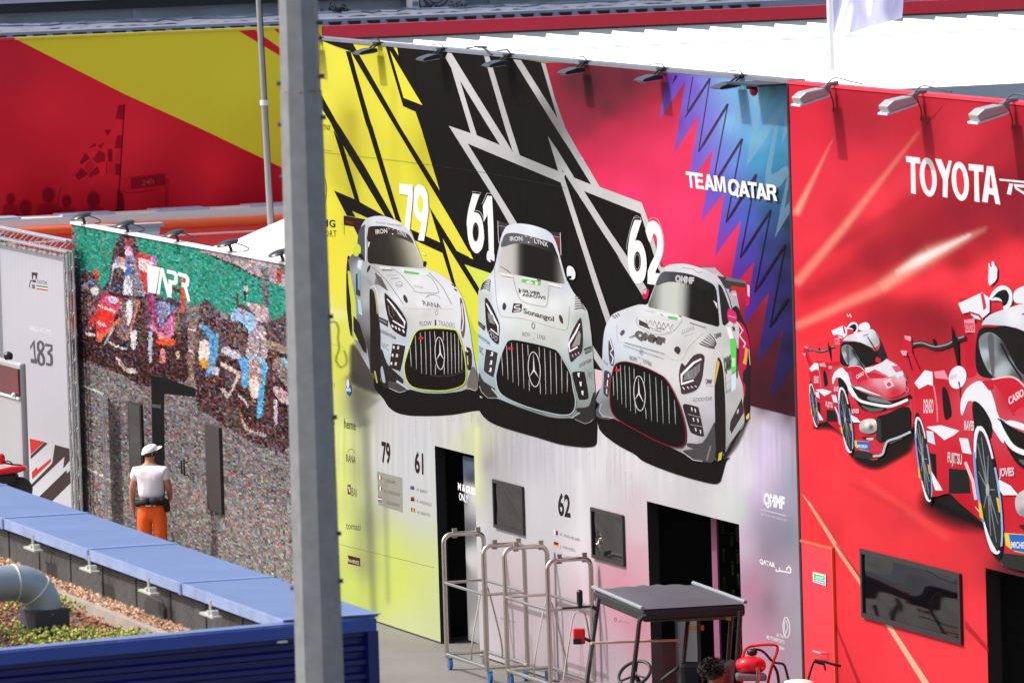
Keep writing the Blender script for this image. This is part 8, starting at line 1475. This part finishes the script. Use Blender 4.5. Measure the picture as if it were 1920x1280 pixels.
def figure():
    top = atd(277, 833, PDst); H = 1.83; foot = Vector((top.x, top.y, 0)); s = top.z/ H
    foot = Vector((atd(286, 1010, PDst).x, top.y, 0)); H = top.z; k = H/1.80
    fwd = Vector((0.15, 1, 0)).normalized(); rt = Vector((fwd.y, -fwd.x, 0))
    J = lambda x, y, z: foot+rt*x*k+fwd*y*k+ZZ*z*k
    j = [(J(0, 0, .96), (.155*k, .12*k)), (J(0, -.01, 1.12), (.150*k, .115*k)), (J(0, -.015, 1.30), (.175*k, .12*k)), (J(0, -.02, 1.44), (.15*k, .10*k)), (J(-.01, -.005, 1.53), .058*k), (J(-.01, .02, 1.60), .07*k), (J(-.015, .02, 1.70), (.085*k, .10*k)), (J(-.015, .02, 1.76), .05*k),
        (J(-.19, -.02, 1.42), .07*k), (J(-.27, -.02, 1.18), .052*k), (J(-.285, .04, .95), .038*k), (J(-.28, .06, .86), (.045*k, .022*k)),
        (J(.19, -.02, 1.42), .07*k), (J(.26, -.02, 1.18), .052*k), (J(.25, .12, 1.02), .038*k), (J(.2, .16, .98), (.045*k, .022*k)),
        (J(-.10, 0, .86), .105*k), (J(-.11, .0, .50), .07*k), (J(-.115, .0, .10), .045*k), (J(-.12, .14, .04), .04*k), (J(.10, 0, .86), .105*k), (J(.11, 0, .50), .07*k), (J(.115, 0, .10), .045*k), (J(.13, .14, .04), .04*k)]
    e = [(0, 1), (1, 2), (2, 3), (3, 4), (4, 5), (5, 6), (6, 7), (3, 8), (8, 9), (9, 10), (10, 11), (3, 12), (12, 13), (13, 14), (14, 15), (0, 16), (16, 17), (17, 18), (18, 19), (0, 20), (20, 21), (21, 22), (22, 23)]
    for hb, sgn, wr in ((11, -1, J(-.28, .06, .86)), (15, 1, J(.2, .16, .98))):       # five fingers each
        for f in range(5):
            a = (f-1.5)*.020; L = (.075, .085, .08, .065, .05)[f] if f < 4 else .06
            if f < 4: p1 = wr+fwd*(a+.01)*k-ZZ*.05*k; p2 = p1-ZZ*L*.55*k+rt*sgn*-.006*k; p3 = p2-ZZ*L*.45*k+rt*-sgn*.018*k
            else: p1 = wr+fwd*.045*k-ZZ*.01*k; p2 = p1+fwd*.02*k-ZZ*.03*k; p3 = p2-ZZ*.03*k
            n0 = len(j); j += [(p1, .0115*k), (p2, .0095*k), (p3, .008*k)]; e += [(hb, n0), (n0, n0+1), (n0+1, n0+2)]
    j = [tuple(x) for x in j]
    p = skin('person', j, e, M_skin); tag(p, 'person from behind in white cap, white t-shirt and orange trousers', 'person')
    g = 1.13
    skin('t_shirt', [(J(0, -.01, 1.0), (.205*k, .165*k)), (J(0, -.015, 1.16), (.205*k, .16*k)), (J(0, -.02, 1.30), (.215*k, .16*k)), (J(0, -.025, 1.43), (.17*k, .115*k)), (J(0, -.01, 1.49), .085*k), (J(-.20, -.02, 1.42), .092*k), (J(-.255, -.02, 1.27), .088*k), (J(.20, -.02, 1.42), .092*k), (J(.255, -.02, 1.27), .088*k)],
        [(0, 1), (1, 2), (2, 3), (3, 4), (3, 5), (5, 6), (3, 7), (7, 8)], M_tee, p)
    skin('trousers', [(J(0, 0, 1.06), (.19*k, .16*k)), (J(0, -.015, .90), (.215*k, .18*k)), (J(-.105, -.005, .78), .125*k), (J(-.115, 0, .48), .105*k), (J(-.12, 0, .10), .095*k), (J(.105, -.005, .78), .125*k), (J(.115, 0, .48), .105*k), (J(.12, 0, .10), .095*k)], [(0, 1), (1, 2), (2, 3), (3, 4), (1, 5), (5, 6), (6, 7)], M_or, p)
    rp = random.Random(2); pts = []
    for i in range(17):
        a = 2*math.pi*i/16; pts.append(J(.205*math.sin(a), .175*-math.cos(a), 1.00+.045*math.cos(a*.5+1.5)+rp.uniform(-.006, .006)))
    o = MB().tube(pts, [.045*k*(1+.25*math.sin(i*1.7)) for i in range(17)], 10).tube(sm3([J(.16, -.15, 1.03), J(.22, -.12, 1.0), J(.235, -.06, .92), J(.22, -.02, .86)]), .045*k, 10).build('tied_sleeves', mat('black_cloth', (26, 24, 28), .8, 0, .2, 8, .3, 12), None, smooth='all'); sub(o, p)
    o = MB().cbox(J(-.015, -.185, .945), rt*.085*k, fwd*.01, ZZ*.022*k).cbox(J(.075, -.178, .95), rt*.03*k, fwd*.01, ZZ*.03*k).build('back_print', M_side, None, bevel=.003); sub(o, p)
    hc = J(-.005, .02, 1.70); m = MB(); vs = []; n, mm = 26, 9; hd = (rt*.8+fwd*.5+ZZ*.22).normalized(); hs = ZZ.cross(hd)
    for jn in range(mm+1):
        th = math.pi/2*jn/mm
        for i in range(n): a = 2*math.pi*i/n; vs.append(hc+hd*math.cos(a)*math.cos(th)*.122*k+hs*math.sin(a)*math.cos(th)*.105*k+ZZ*(math.sin(th)**.8*.098-.0)*k)
    m.add(vs, [(jn*n+i, jn*n+(i+1) % n, (jn+1)*n+(i+1) % n, (jn+1)*n+i) for jn in range(mm) for i in range(n)]); vb = []
    for r_ in range(4):
        for i in range(11):
            a = -1.15+2.3*i/10; rr_ = 1+.22*r_*math.cos(a)**.6; vb.append(hc+(hd*math.cos(a)*.112+hs*math.sin(a)*.094)*k*rr_+ZZ*(.012-.008*r_**1.3*0-.018*(math.sin(a)**2)*r_/3+.012*r_/3)*k)
    m.add(vb, [(r_*11+i, r_*11+i+1, (r_+1)*11+i+1, (r_+1)*11+i) for r_ in range(3) for i in range(10)])
    o = m.build('cap', mat('white_cap', (240, 236, 246), .7), None, smooth='all'); sub(o, p)
    o = MB().tube(sm3([hc-hd*.1*k-ZZ*.005*k+hs*.05*k, hc-hd*.118*k-ZZ*.012*k, hc-hd*.1*k-ZZ*.005*k-hs*.05*k]), .012*k, 6).build('cap_strap', M_side, None, smooth=True); sub(o, p)
    hh = MB(); hh.ball(hc-hd*.012*k-ZZ*.02*k, .094*k, 16, 10, (1, 1, .8)); o = hh.build('hair', M_hair, None, smooth='all'); sub(o, p)
    fm = MB(); fc = hc+hd*.085*k; fm.ball(fc-ZZ*.03*k+hd*.012*k, .016*k, 10, 8, (1, 1, 1.5)); fm.ball(hc-hs*.085*k-ZZ*.03*k, .02*k, 10, 8, (.6, 1, 1.4)); o = fm.build('ear_and_nose', M_skin, None, smooth='all'); sub(o, p)
    return p
figure()
# second person: head and shoulders at the bottom edge, bushy dark hair, red top
def second():
    d = 68.5; top = atd(1338, 1234, d); k = .97; foot = Vector((atd(1338, 1280, d).x, top.y, 0)); zt = top.z-.05
    fwd = (RT*.9+Vector((0, .35, 0))).normalized(); fwd.z = 0; rt = Vector((fwd.y, -fwd.x, 0))
    J = lambda x, y, z: foot+rt*x+fwd*y+ZZ*(zt-1.74+z)
    j = [(J(0, 0, .96), (.15, .12)), (J(0, 0, 1.14), (.14, .11)), (J(0, -.01, 1.32), (.165, .11)), (J(0, -.02, 1.43), (.14, .09)), (J(0, 0, 1.51), .055), (J(0, .03, 1.58), .068), (J(0, .03, 1.67), (.078, .092)), (J(0, .02, 1.72), .05), (J(-.18, -.02, 1.41), .065), (J(-.24, .02, 1.18), .048), (J(-.2, .2, 1.05), .036), (J(-.17, .28, 1.04), .035), (J(.18, -.02, 1.41), .065), (J(.24, .02, 1.18), .048), (J(.2, .2, 1.05), .036), (J(.17, .28, 1.04), .035),
        (J(-.1, .0, .88), .1), (J(-.11, .05, .5), .07), (J(-.11, 0, .12), .045), (J(-.11, .13, .05), .04), (J(.1, 0, .88), .1), (J(.11, .05, .5), .07), (J(.11, 0, .12), .045), (J(.11, .13, .05), .04), (J(0, .125, 1.63), .015)]
    e = [(0, 1), (1, 2), (2, 3), (3, 4), (4, 5), (5, 6), (6, 7), (3, 8), (8, 9), (9, 10), (10, 11), (3, 12), (12, 13), (13, 14), (14, 15), (0, 16), (16, 17), (17, 18), (18, 19), (0, 20), (20, 21), (21, 22), (22, 23), (6, 24)]
    p = skin('person', j, e, mat('brown_skin', (140, 74, 50), .5)); tag(p, 'person with bushy dark hair and a red top beside the red quad bike', 'person')
    skin('red_top', [(J(0, 0, .98), (.175, .14)), (J(0, 0, 1.14), (.165, .13)), (J(0, -.01, 1.32), (.19, .13)), (J(0, -.02, 1.43), (.16, .105)), (J(0, -.005, 1.485), .078), (J(-.19, -.02, 1.41), .085), (J(-.24, 0, 1.25), .078), (J(.19, -.02, 1.41), .085), (J(.24, 0, 1.25), .078)], [(0, 1), (1, 2), (2, 3), (3, 4), (3, 5), (5, 6), (3, 7), (7, 8)], mat('red_cloth', (210, 34, 44), .7), p)
    skin('trousers', [(J(0, 0, .96), (.17, .14)), (J(-.1, 0, .8), .12), (J(-.11, .05, .5), .09), (J(-.11, 0, .12), .08), (J(.1, 0, .8), .12), (J(.11, .05, .5), .09), (J(.11, 0, .12), .08)], [(0, 1), (1, 2), (2, 3), (0, 4), (4, 5), (5, 6)], mat('black_cloth', (26, 24, 28), .8), p)
    rh = random.Random(6); hc = J(0, -.005, 1.69); vs, fs = [], []
    for i in range(2600):
        dr = Vector((rh.gauss(0, 1), rh.gauss(0, 1), abs(rh.gauss(0, 1))-.35)).normalized(); loc = hc+Vector((dr.x, dr.y, dr.z*.85))*rh.uniform(.085, .135)
        if (loc-hc).dot(fwd) > .075 and loc.z < hc.z+.05: continue
        t = (dr+Vector((rh.gauss(0, .5), rh.gauss(0, .5), rh.gauss(0, .5)))).normalized()*.022; n_ = t.orthogonal().normalized()*.005; kk = len(vs); vs += [loc-t, loc+n_, loc+t, loc-n_]; fs.append((kk, kk+1, kk+2, kk+3))
    m = MB().add(vs, fs); m.ball(hc, .105, 16, 10, (1, 1, .95)); o = m.build('hair', M_hair, None); sub(o, p)
    for s_ in (-.03, .03): o = MB().ball(J(s_, .112, 1.655), .011, 8, 6).build('eye', M_bkf, None, smooth='all'); sub(o, p)
second()
